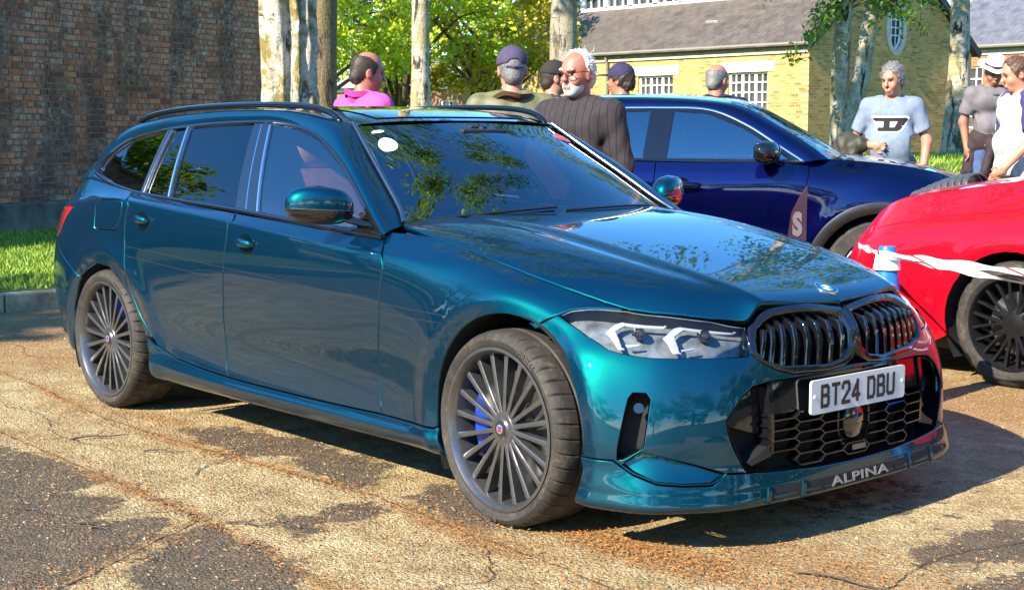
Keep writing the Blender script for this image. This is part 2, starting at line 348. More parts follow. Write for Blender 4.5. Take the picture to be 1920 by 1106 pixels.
grassm.bsdf(grassm.mix(1., grassm.ramp(a, [(.3, (.065, .16, .010)), (.7, (.20, .30, .022))]), grassm.ramp(b, [(.3, (.35, .35, .35)), (.65, (1.15, 1.1, 1))]), 'MULTIPLY'), .9, 0, grassm.bump(b, 1., .05)); grassm = grassm.m
def lawn_grid(name, xs, ys, keep):
    X, Y = np.meshgrid(xs, ys, indexing='ij'); Z = lawn_z(X, Y); V = np.stack([X, Y, Z], -1).reshape(-1, 3); n = len(ys); F = []
    for i in range(len(xs)-1):
        for j in range(n-1):
            if keep((xs[i]+xs[i+1])/2, (ys[j]+ys[j+1])/2): F.append((i*n+j, (i+1)*n+j, (i+1)*n+j+1, i*n+j+1))
    o = mk(name, V, F, grassm, None, True); return tag(o, kind='structure')
lawn_grid('lawn', np.concatenate([np.arange(-80, -20, 3.), np.arange(-20, -6.9, .35), [-6.92]]), np.concatenate([np.arange(-14, 30, .5), np.arange(30, 75, 3.)]), lambda x, y: True)
lawn_grid('lawn', np.concatenate([[-6.92], np.arange(-6.75, 40, .25)]), np.concatenate([np.arange(3, 14, .25), np.arange(14, 75, 3.)]), lambda x, y: y > lawn_edge(x)+.05)
def blades(name, n, xr, yr, keep, h=(.03, .07), w=.006, mat=None, zf=lawn_z):
    x = rng.uniform(*xr, n*2); y = rng.uniform(*yr, n*2); k = keep(x, y); x, y = x[k][:n], y[k][:n]; n = len(x); z = zf(x, y)
    a = rng.uniform(0, 2*np.pi, n); hh = rng.uniform(*h, n); le = rng.normal(0, .5, (n, 2))*hh[:, None]
    p = np.stack([x, y, z], 1); d = np.stack([np.cos(a), np.sin(a), np.zeros(n)], 1)*w*rng.uniform(.6, 1.4, n)[:, None]
    V = np.stack([p-d, p+d, p+np.concatenate([le, hh[:, None]], 1)], 1).reshape(-1, 3); o = mkq(name, V, np.arange(3*n).reshape(-1, 3), mat)
    return o
blm = NT('grass_blades'); c = blm.coord('Object'); a = blm.noise(c, 25, 3)
x = blm.bsdf(blm.ramp(a, [(.3, (.08, .19, .008)), (.7, (.30, .40, .03))]), .6); blm = blm.m
tag(blades('grass', 42000, (-14.5, -6.95), (-2.5, 4), lambda x, y: (x < -6.95), mat=blm, w=.008), 'short lawn grass between the kerb and the brick wall', 'grass', kind='stuff')
tag(blades('grass', 14000, (-12, -1), (8, 17), lambda x, y: y > lawn_edge(x)+.3, (.04, .10), .012, mat=blm), 'sunlit lawn grass on the raised green at right', 'grass', kind='stuff')

# ------------------------------------------------------------------ old red brick wall on the left
W0 = np.array([-13.27, 2.84]); WD = np.array([-.366, .931]); WD /= np.linalg.norm(WD); WN = np.array([WD[1], -WD[0]])
brickm = NT('weathered_brick'); c = brickm.coord('Object'); at = brickm.n('ShaderNodeAttribute'); at.attribute_name = 'tone'
sx = brickm.sep(at.outputs['Color'])
col = brickm.ramp(sx[0], [(0, (.22, .085, .055)), (.2, (.42, .135, .06)), (.4, (.66, .19, .075)), (.58, (.42, .165, .095)), (.78, (.74, .25, .10)), (.9, (.52, .20, .13)), (1, (.58, .34, .16))])
mp = brickm.n('ShaderNodeMapping'); mp.inputs['Scale'].default_value = (1.2, 1.2, .28); brickm.l(c, mp.inputs[0])
soot = brickm.ramp(brickm.noise(mp.outputs[0], 1.6, 6, .65), [(.47, (0, 0, 0)), (.58, (1, 1, 1))])
col = brickm.mix(brickm.math('MULTIPLY', brickm.sep(soot)[0], .80), col, (.085, .048, .038))
lime = brickm.ramp(brickm.noise(c, 7.5, 8, .8, .5), [(.47, (0, 0, 0)), (.66, (1, 1, 1))])
limz = brickm.ramp(brickm.noise(c, .9, 4, .6), [(.42, (0, 0, 0)), (.56, (1, 1, 1))])
col = brickm.mix(brickm.math('MULTIPLY', brickm.math('MULTIPLY', brickm.sep(lime)[0], brickm.sep(limz)[0]), .9), col, (.60, .50, .40))
fn_ = brickm.noise(c, 60, 4, .7); col = brickm.mix(1., col, brickm.ramp(fn_, [(.3, (.6, .6, .6)), (.7, (1.25, 1.2, 1.15))]), 'MULTIPLY')
brickm.bsdf(col, .9, 0, brickm.bump(brickm.math('ADD', fn_, brickm.noise(c, 22, 4)), .9, .012)); brickm = brickm.m
mortar = simple('lime_mortar', (.22, .145, .10), .95, 0, .5, 9, bump=.6, bscale=60)
plinth_m = simple('wall_plinth', (.13, .12, .095), .95, 0, .5, 4, bump=.6, bscale=30)
wall = empty('brick_wall', (W0[0], W0[1], .1), math.atan2(WD[1], WD[0])); tag(wall, 'tall weathered red brick wall with soot stains behind the lawn at left', 'wall')
WT = .34   # thickness; local x along wall, local -y towards the viewer
m = MB(); m.box((-2.0, WT/2+.012, 2.0), (16.2, WT, 3.64)); m.build('wall_core', mortar, wall)
m = MB(); m.box((-2.0, WT/2-.03, .05), (16.3, WT+.10, .62)); m.build('plinth', plinth_m, wall, bevel=.02)
# English bond; the bricks that show largest are objects, the rest one joined part
allb = []
z = .372
for cidx in range(46):
    hd = cidx % 2; bl = .1025 if hd else .215; x = -2.2+(.05 if hd else 0)-random.uniform(0, .03)
    while x < 6.0:
        L = bl+random.uniform(-.004, .004); allb.append((x+L/2, z+.0325, L, .064+random.uniform(-.003, .003))); x += L+.0105
    z += .0755
def brick_geo(x, zc, L, h):
    d = random.uniform(.004, .014); t = random.uniform(-.012, .012); y0 = -d+.012; c = .004
    v = [(-L/2, y0+.05, -h/2), (L/2, y0+.05, -h/2), (L/2, y0+.05, h/2), (-L/2, y0+.05, h/2), (-L/2+c, y0, -h/2+c), (L/2-c, y0+random.uniform(-.002, .003), -h/2+c), (L/2-c, y0+random.uniform(-.002, .003), h/2-c), (-L/2+c, y0, h/2-c)]
    v = [(p[0]*math.cos(t)-p[2]*math.sin(t)+x, p[1], p[0]*math.sin(t)+p[2]*math.cos(t)+zc) for p in v]
    return v, [(4, 5, 6, 7), (0, 1, 5, 4), (1, 2, 6, 5), (2, 3, 7, 6), (3, 0, 4, 7)]
# seen part of the wall nearest the viewer first
order = sorted(range(len(allb)), key=lambda i: -allb[i][2]*(1 if -.3 < allb[i][0] < 3.2 and .4 < allb[i][1] < 2.9 else 0)*(4-allb[i][0]))
single = set(order[:300]); jv = []; jf = []; jt = []
def add_tone(o, tones):
    a = o.data.color_attributes.new('tone', 'FLOAT_COLOR', 'CORNER'); a.data.foreach_set('color', np.asarray(tones, dtype=np.float32).ravel())
for i, b in enumerate(allb):
    v, f = brick_geo(*b); tone = random.random()
    if i in single:
        o = mk('brick', v, f, brickm, wall); add_tone(o, [(tone, 0, 0, 1)]*20)
    else:
        k = len(jv); jv += v; jf += [tuple(k+q for q in ff) for ff in f]; jt += [(tone, 0, 0, 1)]*20
o = mk('brickwork', jv, jf, brickm, wall); add_tone(o, jt); tag(o, kind='stuff')
m = MB(); m.box((-2.0, WT/2, 3.86), (16.4, WT+.10, .09)); m.build('coping', plinth_m, wall, bevel=.015)

# ------------------------------------------------------------------ yellow brick workshop building
def brick_surface(name, tones, mort, scale=1.0, bumpd=.01):
    t = NT(name); c = t.coord('Object')
    b = t.n('ShaderNodeTexBrick'); t.l(c, b.inputs['Vector']); b.offset = .5; b.squash = 1
    b.inputs['Scale'].default_value = 1/scale; b.inputs['Mortar Size'].default_value = .006; b.inputs['Brick Width'].default_value = .225; b.inputs['Row Height'].default_value = .075; b.inputs['Bias'].default_value = 0
    b.inputs['Color1'].default_value = (0, 0, 0, 1); b.inputs['Color2'].default_value = (1, 1, 1, 1); b.inputs['Mortar'].default_value = (.5, .5, .5, 1)
    col = t.ramp(b.outputs['Color'], [(i/(len(tones)-1), q) for i, q in enumerate(tones)])
    st = t.noise(c, 1.1, 5, .6); col = t.mix(1., col, t.ramp(st, [(.3, (.72, .68, .6)), (.65, (1.1, 1.08, 1.0))]), 'MULTIPLY')
    col = t.mix(b.outputs['Fac'], col, mort)
    t.bsdf(col, .9, 0, t.bump(t.math('MULTIPLY', b.outputs['Fac'], -1), .6, bumpd)); return t.m
ybrick = brick_surface('yellow_stock_brick', [(.30, .17, .055), (.50, .33, .10), (.58, .41, .13), (.42, .25, .07), (.62, .45, .17)], (.45, .37, .22))
rbrick = brick_surface('red_stock_brick', [(.22, .08, .04), (.33, .14, .06), (.28, .17, .07), (.36, .12, .05)], (.30, .24, .16))
def slate_mat(name, cols):
    t = NT(name); c = t.coord('Object'); b = t.n('ShaderNodeTexBrick'); t.l(c, b.inputs['Vector']); b.offset = .5
    b.inputs['Scale'].default_value = 1; b.inputs['Mortar Size'].default_value = .005; b.inputs['Brick Width'].default_value = .32; b.inputs['Row Height'].default_value = .24
    b.inputs['Color1'].default_value = (0, 0, 0, 1); b.inputs['Color2'].default_value = (1, 1, 1, 1); b.inputs['Mortar'].default_value = (0, 0, 0, 1)
    col = t.ramp(b.outputs['Color'], [(0, cols[0]), (.5, cols[1]), (1, cols[2])])
    col = t.mix(1., col, t.ramp(t.noise(c, .8, 5, .65), [(.3, (.7, .7, .7)), (.7, (1.2, 1.15, 1.1))]), 'MULTIPLY'); col = t.mix(b.outputs['Fac'], col, (.05, .045, .04))
    t.bsdf(col, .65, 0, t.bump(t.math('MULTIPLY', b.outputs['Fac'], -1), .7, .02)); return t.m
slate = slate_mat('brown_slate', [(.068, .053, .042), (.088, .070, .055), (.108, .087, .068)]); slate2 = slate_mat('blue_slate', [(.075, .078, .095), (.10, .10, .12), (.13, .13, .14)]); slate3 = slate_mat('pale_slate', [(.38, .36, .32), (.45, .43, .38), (.52, .50, .45)])
whitem = simple('white_paint', (.78, .77, .72), .6, 0, .05, 3); glassd = simple('dark_pane', (.05, .05, .048), .08, 0, .4, 3); gutter = simple('grey_gutter', (.20, .19, .14), .5, 0, .15); stone = simple('pale_stone', (.55, .50, .38), .9, 0, .15, 6)
def wallface(name, poly, holes, M, mat, parent, depth=.25):
    """vertical wall: polygon (a,z) with openings, thickened backwards (local +z of M is outwards)"""
    rings = [np.array(poly, float)]+[np.array(h, float) for h in holes]
    V, T, rg = cdt(rings[0] if area2_(rings[0]) > 0 else rings[0][::-1], rings[1:], np.zeros((0, 2)), (1, 1))
    n = len(V); P = [(p[0], p[1], 0) for p in V]+[(p[0], p[1], -depth) for p in V]; F = [tuple(t) for t in T]+[tuple(n+q for q in t[::-1]) for t in T]
    for r in rg: F += [(r[i], r[(i+1) % len(r)], n+r[(i+1) % len(r)], n+r[i]) for i in range(len(r))]
    o = mk(name, P, F, mat, parent); o.matrix_local = M
    bm = bmesh.new(); bm.from_mesh(o.data); bmesh.ops.recalc_face_normals(bm, faces=bm.faces); bm.to_mesh(o.data); bm.free(); return o
def area2_(r): x, y = r[:, 0], r[:, 1]; return np.sum(x*np.roll(y, -1)-np.roll(x, -1)*y)
def plane_M(o, ax, up=(0, 0, 1)):
    a = Vector(ax).normalized(); u = Vector(up).normalized(); n = a.cross(u); return Matrix(((a.x, u.x, n.x, o[0]), (a.y, u.y, n.y, o[1]), (a.z, u.z, n.z, o[2]), (0, 0, 0, 1)))
def window(parent, M, x0, x1, z0, z1, nx, nz, bar=.035, rec=-.10, name='window', frame=.06, mull=(), broad=.10):
    w = empty(name, parent=parent); w.matrix_local = M
    m = MB(); m.box(((x0+x1)/2, (z0+z1)/2, rec-.03), (x1-x0, z1-z0, .01)); m.build('pane', glassd, w)
    m = MB()
    for a, b in (((x0+x1)/2, z0+frame/2), ((x0+x1)/2, z1-frame/2)): m.box((a, b, rec), (x1-x0, frame, .06))
    for a in (x0+frame/2, x1-frame/2): m.box((a, (z0+z1)/2, rec), (frame, z1-z0-2*frame, .06))
    m.build('frame', whitem, w)
    for i in range(1, nx):
        bw = broad if i in mull else bar
        m = MB(); m.box((x0+(x1-x0)*i/nx, (z0+z1)/2, rec+.001), (bw, z1-z0-2*frame, .045)); m.build('glazing_bar', whitem, w)
    for j in range(1, nz):
        m = MB(); m.box(((x0+x1)/2, z0+(z1-z0)*j/nz, rec-.002), (x1-x0-2*frame, bar, .04)); m.build('glazing_bar', whitem, w)
    return w
GZ = .85
bld = empty('brick_workshop', (-20.9, 28.3, GZ)); tag(bld, 'yellow brick workshop with slate roof, white lintels and a round gable window', 'building')
EZ = 3.63-GZ; RH = 2.9; BL, BW = 14.6, 8.0
MF = plane_M((-BL, 0, 0), (1, 0, 0))                     # facade: local x runs towards the corner, outwards = -y
fx0 = lambda wx: wx+20.9+BL
wins = [(fx0(-23.7), fx0(-22.3), 1.0, 2.96-GZ), (fx0(-27.2), fx0(-25.8), 1.0, 2.96-GZ), (fx0(-33.8), fx0(-32.6), 1.0, 2.96-GZ)]
wallface('facade_wall', [(0, -1), (BL-.252, -1), (BL-.252, EZ), (0, EZ)], [[(a, c), (b, c), (b, d), (a, d)] for a, b, c, d in wins], MF, ybrick, bld)
for a, b, c, d in wins[:2]:
    window(bld, MF, a, b, c, d, 6, 4, mull=(2, 4), broad=.09)
    m = MB(); m.box(((a+b)/2, d+.15, .012), (b-a+.5, .28, .04)); o = m.build('lintel', whitem, bld); o.matrix_local = MF
    m = MB(); m.box(((a+b)/2, c-.04, .03), (b-a+.2, .08, .16)); o = m.build('sill', stone, bld); o.matrix_local = MF
window(bld, MF, *wins[2], 4, 4)
m = MB(); m.box((BL/2, EZ-.10, .03), (BL-.02, .20, .06)); o = m.build('fascia', stone, bld); o.matrix_local = MF
m = MB(); m.tube([(-.25, EZ+.03, .13), (BL+.1, EZ+.03, .13)], .065, 8); o = m.build('gutter', gutter, bld, 40); o.matrix_local = MF
for k in range(14):
    m = MB(); m.box((.4+k*1.04, EZ-.01, .09), (.03, .16, .10)); o = m.build('gutter_bracket', gutter, bld); o.matrix_local = MF
xp = fx0(-28.45); m = MB(); m.tube([(xp, EZ, .13), (xp, EZ-.12, .13), (xp, EZ-.28, .07), (xp, -.9, .07)], .045, 8); o = m.build('downpipe', gutter, bld, 40); o.matrix_local = MF
# red airbrick and patches of redder brick near the corner
for wx, z0 in ((-29.1, 2.35), (-21.25, 1.75), (-21.1, 1.6), (-21.35, 1.45), (-21.2, 1.0)):
    m = MB(); m.box((fx0(wx), z0, .002), (.21, .064, .012)); o = m.build('red_brick', rbrick, bld); o.matrix_local = MF
MG = plane_M((0, 0, 0), (0, 1, 0))
oc = (4.0, 4.27-GZ); ov = [(oc[0]+.33*math.cos(a), oc[1]+.62*math.sin(a)) for a in np.linspace(0, 2*math.pi, 33)[:-1]]
gbrick = brick_surface('brown_stock_brick', [(.34, .17, .05), (.52, .29, .075), (.60, .36, .10), (.46, .23, .06), (.66, .42, .14)], (.50, .36, .18))
wallface('gable_wall', [(.0, -1), (BW, -1), (BW, EZ), (BW/2, EZ+RH), (.0, EZ)], [ov], MG, gbrick, bld)
m = MB()
for i in range(32):
    a, b = np.linspace(0, 2*math.pi, 33)[i:i+2]; q = lambda r1, r2, t: (oc[0]+r1*math.cos(t), oc[1]+r2*math.sin(t))
    m.add([(*q(.34, .63, a), .03), (*q(.34, .63, b), .03), (*q(.50, .80, b), .03), (*q(.50, .80, a), .03), (*q(.34, .63, a), -.1), (*q(.34, .63, b), -.1), (*q(.50, .80, b), -.1), (*q(.50, .80, a), -.1)], [(0, 1, 2, 3), (2, 6, 7, 3), (0, 4, 5, 1)])
o = m.build('window_surround', stone, bld); o.matrix_local = MG
w = empty('oval_window', parent=bld); w.matrix_local = MG
m = MB(); m.prism(ov, .01, Matrix.Translation((0, 0, -.14))); m.build('pane', glassd, w)
m = MB(); m.tube([(p[0], p[1], -.08) for p in ov+ov[:1]], .045, 6, caps=False); m.build('frame', whitem, w)
for dx in (-.11, .11): m = MB(); m.box((oc[0]+dx, oc[1], -.1), (.03, 1.12, .03)); m.build('glazing_bar', whitem, w)
for dz in (-.22, .0, .22): m = MB(); m.box((oc[0], oc[1]+dz, -.102), (.58, .03, .03)); m.build('glazing_bar', whitem, w)
def roof_slab(parent, o, ax, up, L, H, mat, name='roof_slope', th=.08):
    M = plane_M(o, ax, up); ob = mk(name, [(0, 0, 0), (L, 0, 0), (L, H, 0), (0, H, 0), (0, 0, -th), (L, 0, -th), (L, H, -th), (0, H, -th)], [(0, 1, 2, 3), (7, 6, 5, 4), (0, 4, 5, 1), (1, 5, 6, 2), (2, 6, 7, 3), (3, 7, 4, 0)], mat, parent); ob.matrix_local = M; return ob
def slates(parent, M, L, H, mat, near, w=.32, ex=.24):
    """slate courses laid on a roof slope; near(x, y) picks those built as single pieces, at most 300"""
    box = MB(); box.box((0, 0, 0), (w-.007, ex+.05, .011)); first = None; sing = []; rest = []; r_ = 0; y = ex/2
    while y < H-.05:
        x = w/2-(w/2 if r_ % 2 else 0)
        while x < L+.01:
            if .05 < x < L-.05: (sing if near(x, y) and len(sing) < 300 else rest).append((x, y, random.uniform(-.01, .01), random.uniform(0, .004)))
            x += w
        y += ex; r_ += 1
    tilt = -math.atan2(.013, ex)
    for x, y, a, dz in sing:
        if first is None: first = box.build('slate', mat, parent); o = first
        else: o = link(first.copy(), parent)
        o.matrix_local = M @ Matrix.Translation((x, y, .012+dz)) @ Matrix.Rotation(a, 4, 'Z') @ Matrix.Rotation(-tilt, 4, 'X')
    V = []; F = []
    for x, y, a, dz in rest:
        T_ = Matrix.Translation((x, y, .012+dz)) @ Matrix.Rotation(a, 4, 'Z') @ Matrix.Rotation(-tilt, 4, 'X'); b = len(V); V += [T_ @ Vector(q) for q in box.v]; F += [tuple(b+i for i in f) for f in box.f]
    if V: o = mk('slate_courses', V, F, mat, parent); o.matrix_local = M; tag(o, kind='stuff')
def slate_piece(name, c0, c1):
    t = NT(name); c = t.coord('Object'); g = t.n('ShaderNodeNewGeometry'); oi = t.n('ShaderNodeObjectInfo'); n = t.noise(g.outputs['Position'], 3.5, 5, .7); w = t.n('ShaderNodeTexWhiteNoise'); sn = t.n('ShaderNodeVectorMath', operation='SNAP'); t.l(g.outputs['Position'], sn.inputs[0]); sn.inputs[1].default_value = (.33, .2, .15); t.l(sn.outputs[0], w.inputs[0])
    f = t.math('ADD', t.math('MULTIPLY', n, .7), t.math('MULTIPLY', t.math('ADD', oi.outputs['Random'], w.outputs[0]), .18)); t.bsdf(t.ramp(f, [(.3, c0), (.75, c1)]), .6, 0, t.bump(t.noise(g.outputs['Position'], 25, 4), .4, .01)); return t.m
sp1 = slate_piece('brown_slate_piece', (.055, .043, .034), (.125, .10, .08)); sp2 = slate_piece('blue_slate_piece', (.07, .073, .09), (.15, .15, .165))
sl = math.hypot(BW/2+.25, RH+.18)
ra = roof_slab(bld, (-BL-.2, -.22, EZ+.0), (1, 0, 0), (0, BW/2+.25, RH+.18), BL+.35, sl, slate)
slates(bld, plane_M((-BL-.2, -.22, EZ+.0), (1, 0, 0), (0, BW/2+.25, RH+.18)), BL+.35, 2.95, sp1, lambda x, y: x > 8.2)
roof_slab(bld, (.15, BW+.22, EZ+.0), (-1, 0, 0), (0, -BW/2-.25, RH+.18), BL+.35, sl, slate)
for (p, q) in (((.17, -.22, EZ-.02), (.17, BW/2, EZ+RH+.12)), ((.17, BW+.22, EZ-.02), (.17, BW/2, EZ+RH+.12)), ((-BL-.22, -.22, EZ-.02), (-BL-.22, BW/2, EZ+RH+.12))):
    m = MB(); d = (Vector(q)-Vector(p)); mid = (Vector(p)+Vector(q))/2; Mx = d.to_track_quat('Y', 'Z').to_matrix(); m.box(mid, (.05, d.length, .20), Mx); m.build('bargeboard', simple('dark_board', (.03, .028, .025), .6), bld)
m = MB(); m.box((-4.2, .95, EZ+.78), (.45, .02, .30), Matrix.Rotation(math.atan2(RH+.18, BW/2+.25), 3, 'X')); m.build('roof_patch', slate3, bld)
# clerestory: white glazed band standing out of the roof
cx0, cx1 = fx0(-31.6)-fx0(-20.9), fx0(-22.9)-fx0(-20.9)
cy, cz0 = 1.95, EZ+1.95*RH/(BW/2)-.02
MC = plane_M((cx0, cy, cz0), (1, 0, 0)); CL = cx1-cx0
m = MB(); m.box((CL/2, .14, -.02), (CL+.1, .30, .10)); o = m.build('clerestory_sill', whitem, bld); o.matrix_local = MC
m = MB(); m.box((CL/2, 1.0, -.12), (CL, 1.5, .02)); o = m.build('clerestory_pane', glassd, bld); o.matrix_local = MC
nb = 8
for k in range(nb+1):
    m = MB(); m.box((CL*k/nb, .95, -.03), (.20, 1.4, .12)); o = m.build('clerestory_post', whitem, bld); o.matrix_local = MC
for k in range(nb):
    for j in (1, 2):
        m = MB(); m.box((CL*(k+j/3)/nb, .95, -.045), (.055, 1.4, .07)); o = m.build('glazing_bar', whitem, bld); o.matrix_local = MC
for z in (.62, .92, 1.22):
    m = MB(); m.box((CL/2, z, -.05), (CL, .05, .06)); o = m.build('glazing_bar', whitem, bld); o.matrix_local = MC
for s in (0, CL):
    m = MB(); m.box((s, .6, -1.0), (.08, 1.9, 2.0)); o = m.build('clerestory_cheek', whitem, bld); o.matrix_local = MC
m = MB(); m.box((CL/2, 1.72, -1.0), (CL+.4, .12, 2.6)); o = m.build('clerestory_roof', slate, bld); o.matrix_local = MC
m = MB(); m.box((CL/2-.02, -.06, .06), (CL+.5, .22, .05), Matrix.Rotation(R(-40), 3, 'X')); o = m.build('lead_flashing', stone, bld); o.matrix_local = MC
# second building at far right
b2 = empty('slate_roofed_building', (-28, 46, GZ)); tag(b2, 'red brick building with dappled blue slate roof at the far right', 'building')
M2 = plane_M((0, 0, 0), (1, 0, 0)); wl = 24
wallface('front_wall', [(0, -1), (wl, -1), (wl, 3.6), (0, 3.6)], [[(.5, .6), (1.7, .6), (1.7, 2.9), (.5, 2.9)]], M2, rbrick, b2); window(b2, M2, .5, 1.7, .6, 2.9, 4, 5, bar=.05)
roof_slab(b2, (-.3, -.25, 3.6), (1, 0, 0), (0, 4.4, 3.3), wl+.6, 5.5, slate2)
slates(b2, plane_M((-.3, -.25, 3.6), (1, 0, 0), (0, 4.4, 3.3)), 9.0, 5.4, sp2, lambda x, y: x < 6.5 and y < 4.2, .40, .30)
m = MB(); m.tube([(-.3, 3.62, .3), (wl, 3.62, .3)], .07, 8); o = m.build('gutter', gutter, b2); o.matrix_local = M2
m = MB(); m.box((wl/2, 3.45, .03), (wl-.02, .26, .05)); o = m.build('fascia', stone, b2); o.matrix_local = M2
wallface('end_wall', [(0, -1), (8.3, -1), (8.3, 3.6), (4.15, 6.8), (0, 3.6)], [], plane_M((0, 8.3, 0), (0, -1, 0)), rbrick, b2)
roof_slab(b2, (wl+.3, 8.55, 3.6), (-1, 0, 0), (0, -4.4, 3.3), wl+.6, 5.5, slate2)
# low building far behind the trees
b3 = empty('low_brick_building', (-54, 34, .3)); tag(b3, 'low red brick building with pale roof glimpsed behind the trees', 'building')
M3 = plane_M((0, 0, 0), (1, 0, 0)); wl = 12.5
op = [(1.2, .9, 2.0, 2.3), (4.2, 0, 5.6, 2.4), (7.4, .9, 8.4, 2.3), (10.2, .9, 11.2, 2.3)]
wallface('front_wall', [(0, -1), (wl, -1), (wl, 2.9), (0, 2.9)], [[(a, b), (c, b), (c, d), (a, d)] for a, b, c, d in op], M3, rbrick, b3)
for a, b, c, d in op: window(b3, M3, a, c, b, d, 2, 2, bar=.05)
m = MB(); m.box((wl/2, 2.85, .03), (wl, .2, .05)); o = m.build('fascia', whitem, b3); o.matrix_local = M3
roof_slab(b3, (-.3, -.3, 2.92), (1, 0, 0), (0, 3.0, 1.35), wl+.6, 3.3, slate3)
m = MB(); m.box((9.2, 1.1, .35), (1.3, 1.5, .25)); o = m.build('blue_board', simple('blue_board', (.02, .05, .30), .5), b3); o.matrix_local = M3
m = MB(); m.box((5.9, 1.2, .3), (1.6, 1.1, .05)); o = m.build('white_notice', simple('notice_board', (.6, .66, .75), .5), b3); o.matrix_local = M3

# ------------------------------------------------------------------ trees
def leaf_mat(name, c0, c1, c2):
    t = NT(name); c = t.coord('Object'); n = t.noise(c, 2.2, 3); w = t.n('ShaderNodeTexWhiteNoise'); mp = t.n('ShaderNodeVectorMath', operation='SNAP'); t.l(c, mp.inputs[0]); mp.inputs[1].default_value = (.09, .09, .09); t.l(mp.outputs[0], w.inputs[0])
    f = t.math('ADD', t.math('MULTIPLY', n, .7), t.math('MULTIPLY', w.outputs[0], .35))
    col = t.ramp(f, [(.25, c0), (.5, c1), (.8, c2)])
    a = t.n('ShaderNodeBsdfPrincipled'); t.l(col, a.inputs['Base Color']); a.inputs['Roughness'].default_value = .45
    b = t.n('ShaderNodeBsdfTranslucent'); t.l(t.mix(1., col, (1.5, 1.5, .6), 'MULTIPLY'), b.inputs[0])
    m = t.n('ShaderNodeMixShader'); m.inputs[0].default_value = .42; t.l(a.outputs[0], m.inputs[1]); t.l(b.outputs[0], m.inputs[2]); t.l(m.outputs[0], t.out.inputs[0]); return t.m
leafA = leaf_mat('spring_leaf', (.14, .25, .01), (.40, .50, .02), (.68, .68, .05)); leafB = leaf_mat('birch_leaf', (.05, .12, .008), (.12, .23, .015), (.22, .33, .03)); leafC = leaf_mat('amber_leaf', (.2, .22, .01), (.46, .40, .02), (.62, .48, .04))
def leaves(name, centres, spread, n, size, mat, parent, droop=0.):
    """n leaf blades scattered round the given clump centres"""
    C_ = np.asarray(centres, float); k = rng.integers(0, len(C_), n); sp = np.broadcast_to(np.asarray(spread, float), (len(C_),))[k]
    d = rng.normal(size=(n, 3)); d /= np.linalg.norm(d, axis=1, keepdims=True); r = rng.uniform(0, 1, n)**.45
    p = C_[k]+d*(r*sp)[:, None]*[1, 1, .8]; p[:, 2] -= droop*rng.uniform(0, 1, n)
    nm = d*.5+rng.normal(size=(n, 3))*.55+[0, -.55, .55]; nm /= np.linalg.norm(nm, axis=1, keepdims=True)
    t = np.cross(nm, rng.normal(size=(n, 3))); t /= np.linalg.norm(t, axis=1, keepdims=True)+1e-9; b = np.cross(nm, t)
    s = size*rng.uniform(.6, 1.3, n)[:, None]; w = .62
    V = np.stack([p-t*s*.5, p+b*s*.5*w+nm*s*.08, p+t*s*.55, p-b*s*.5*w+nm*s*.08], 1).reshape(-1, 3)
    return mkq(name, V, np.arange(4*n).reshape(-1, 4), mat, parent)
def bark_mat(name, pale, mid, darkc, moss, mossamt, linscale=(5, 5, 30)):
    t = NT(name); c = t.coord('Object'); g = t.coord('Generated')
    n1 = t.noise(c, 3.5, 6, .7, .4); mp = t.n('ShaderNodeMapping'); mp.inputs['Scale'].default_value = linscale; t.l(c, mp.inputs[0])
    ln = t.noise(mp.outputs[0], 1.0, 4, .7); n2 = t.noise(c, 30, 4, .7); mv = t.n('ShaderNodeMapping'); mv.inputs['Scale'].default_value = (6, 6, 1.3); t.l(c, mv.inputs[0]); fis = t.noise(mv.outputs[0], 1.3, 6, .7, .5)
    col = t.ramp(n2, [(.3, mid), (.6, pale)])
    col = t.mix(t.sep(t.ramp(ln, [(.60, (0, 0, 0)), (.66, (1, 1, 1))]))[0], col, darkc)
    col = t.mix(t.sep(t.ramp(fis, [(.53, (0, 0, 0)), (.58, (1, 1, 1))]))[0], col, darkc)
    col = t.mix(t.math('MULTIPLY', t.sep(t.ramp(n1, [(.45, (0, 0, 0)), (.56, (1, 1, 1))]))[0], mossamt), col, moss)
    t.bsdf(col, .9, 0, t.bump(t.math('ADD', t.math('MULTIPLY', fis, -1.5), t.math('MULTIPLY', n2, .6)), .9, .03)); return t.m
birchm = bark_mat('birch_bark', (.58, .52, .40), (.36, .31, .22), (.035, .028, .02), (.26, .21, .07), .7); oldbirch = bark_mat('old_birch_bark', (.56, .51, .41), (.34, .30, .22), (.045, .034, .024), (.20, .155, .04), 1., (3, 3, 7)); brownb = bark_mat('brown_bark', (.22, .16, .085), (.14, .10, .06), (.03, .022, .016), (.17, .16, .05), .5, (6, 6, 4))
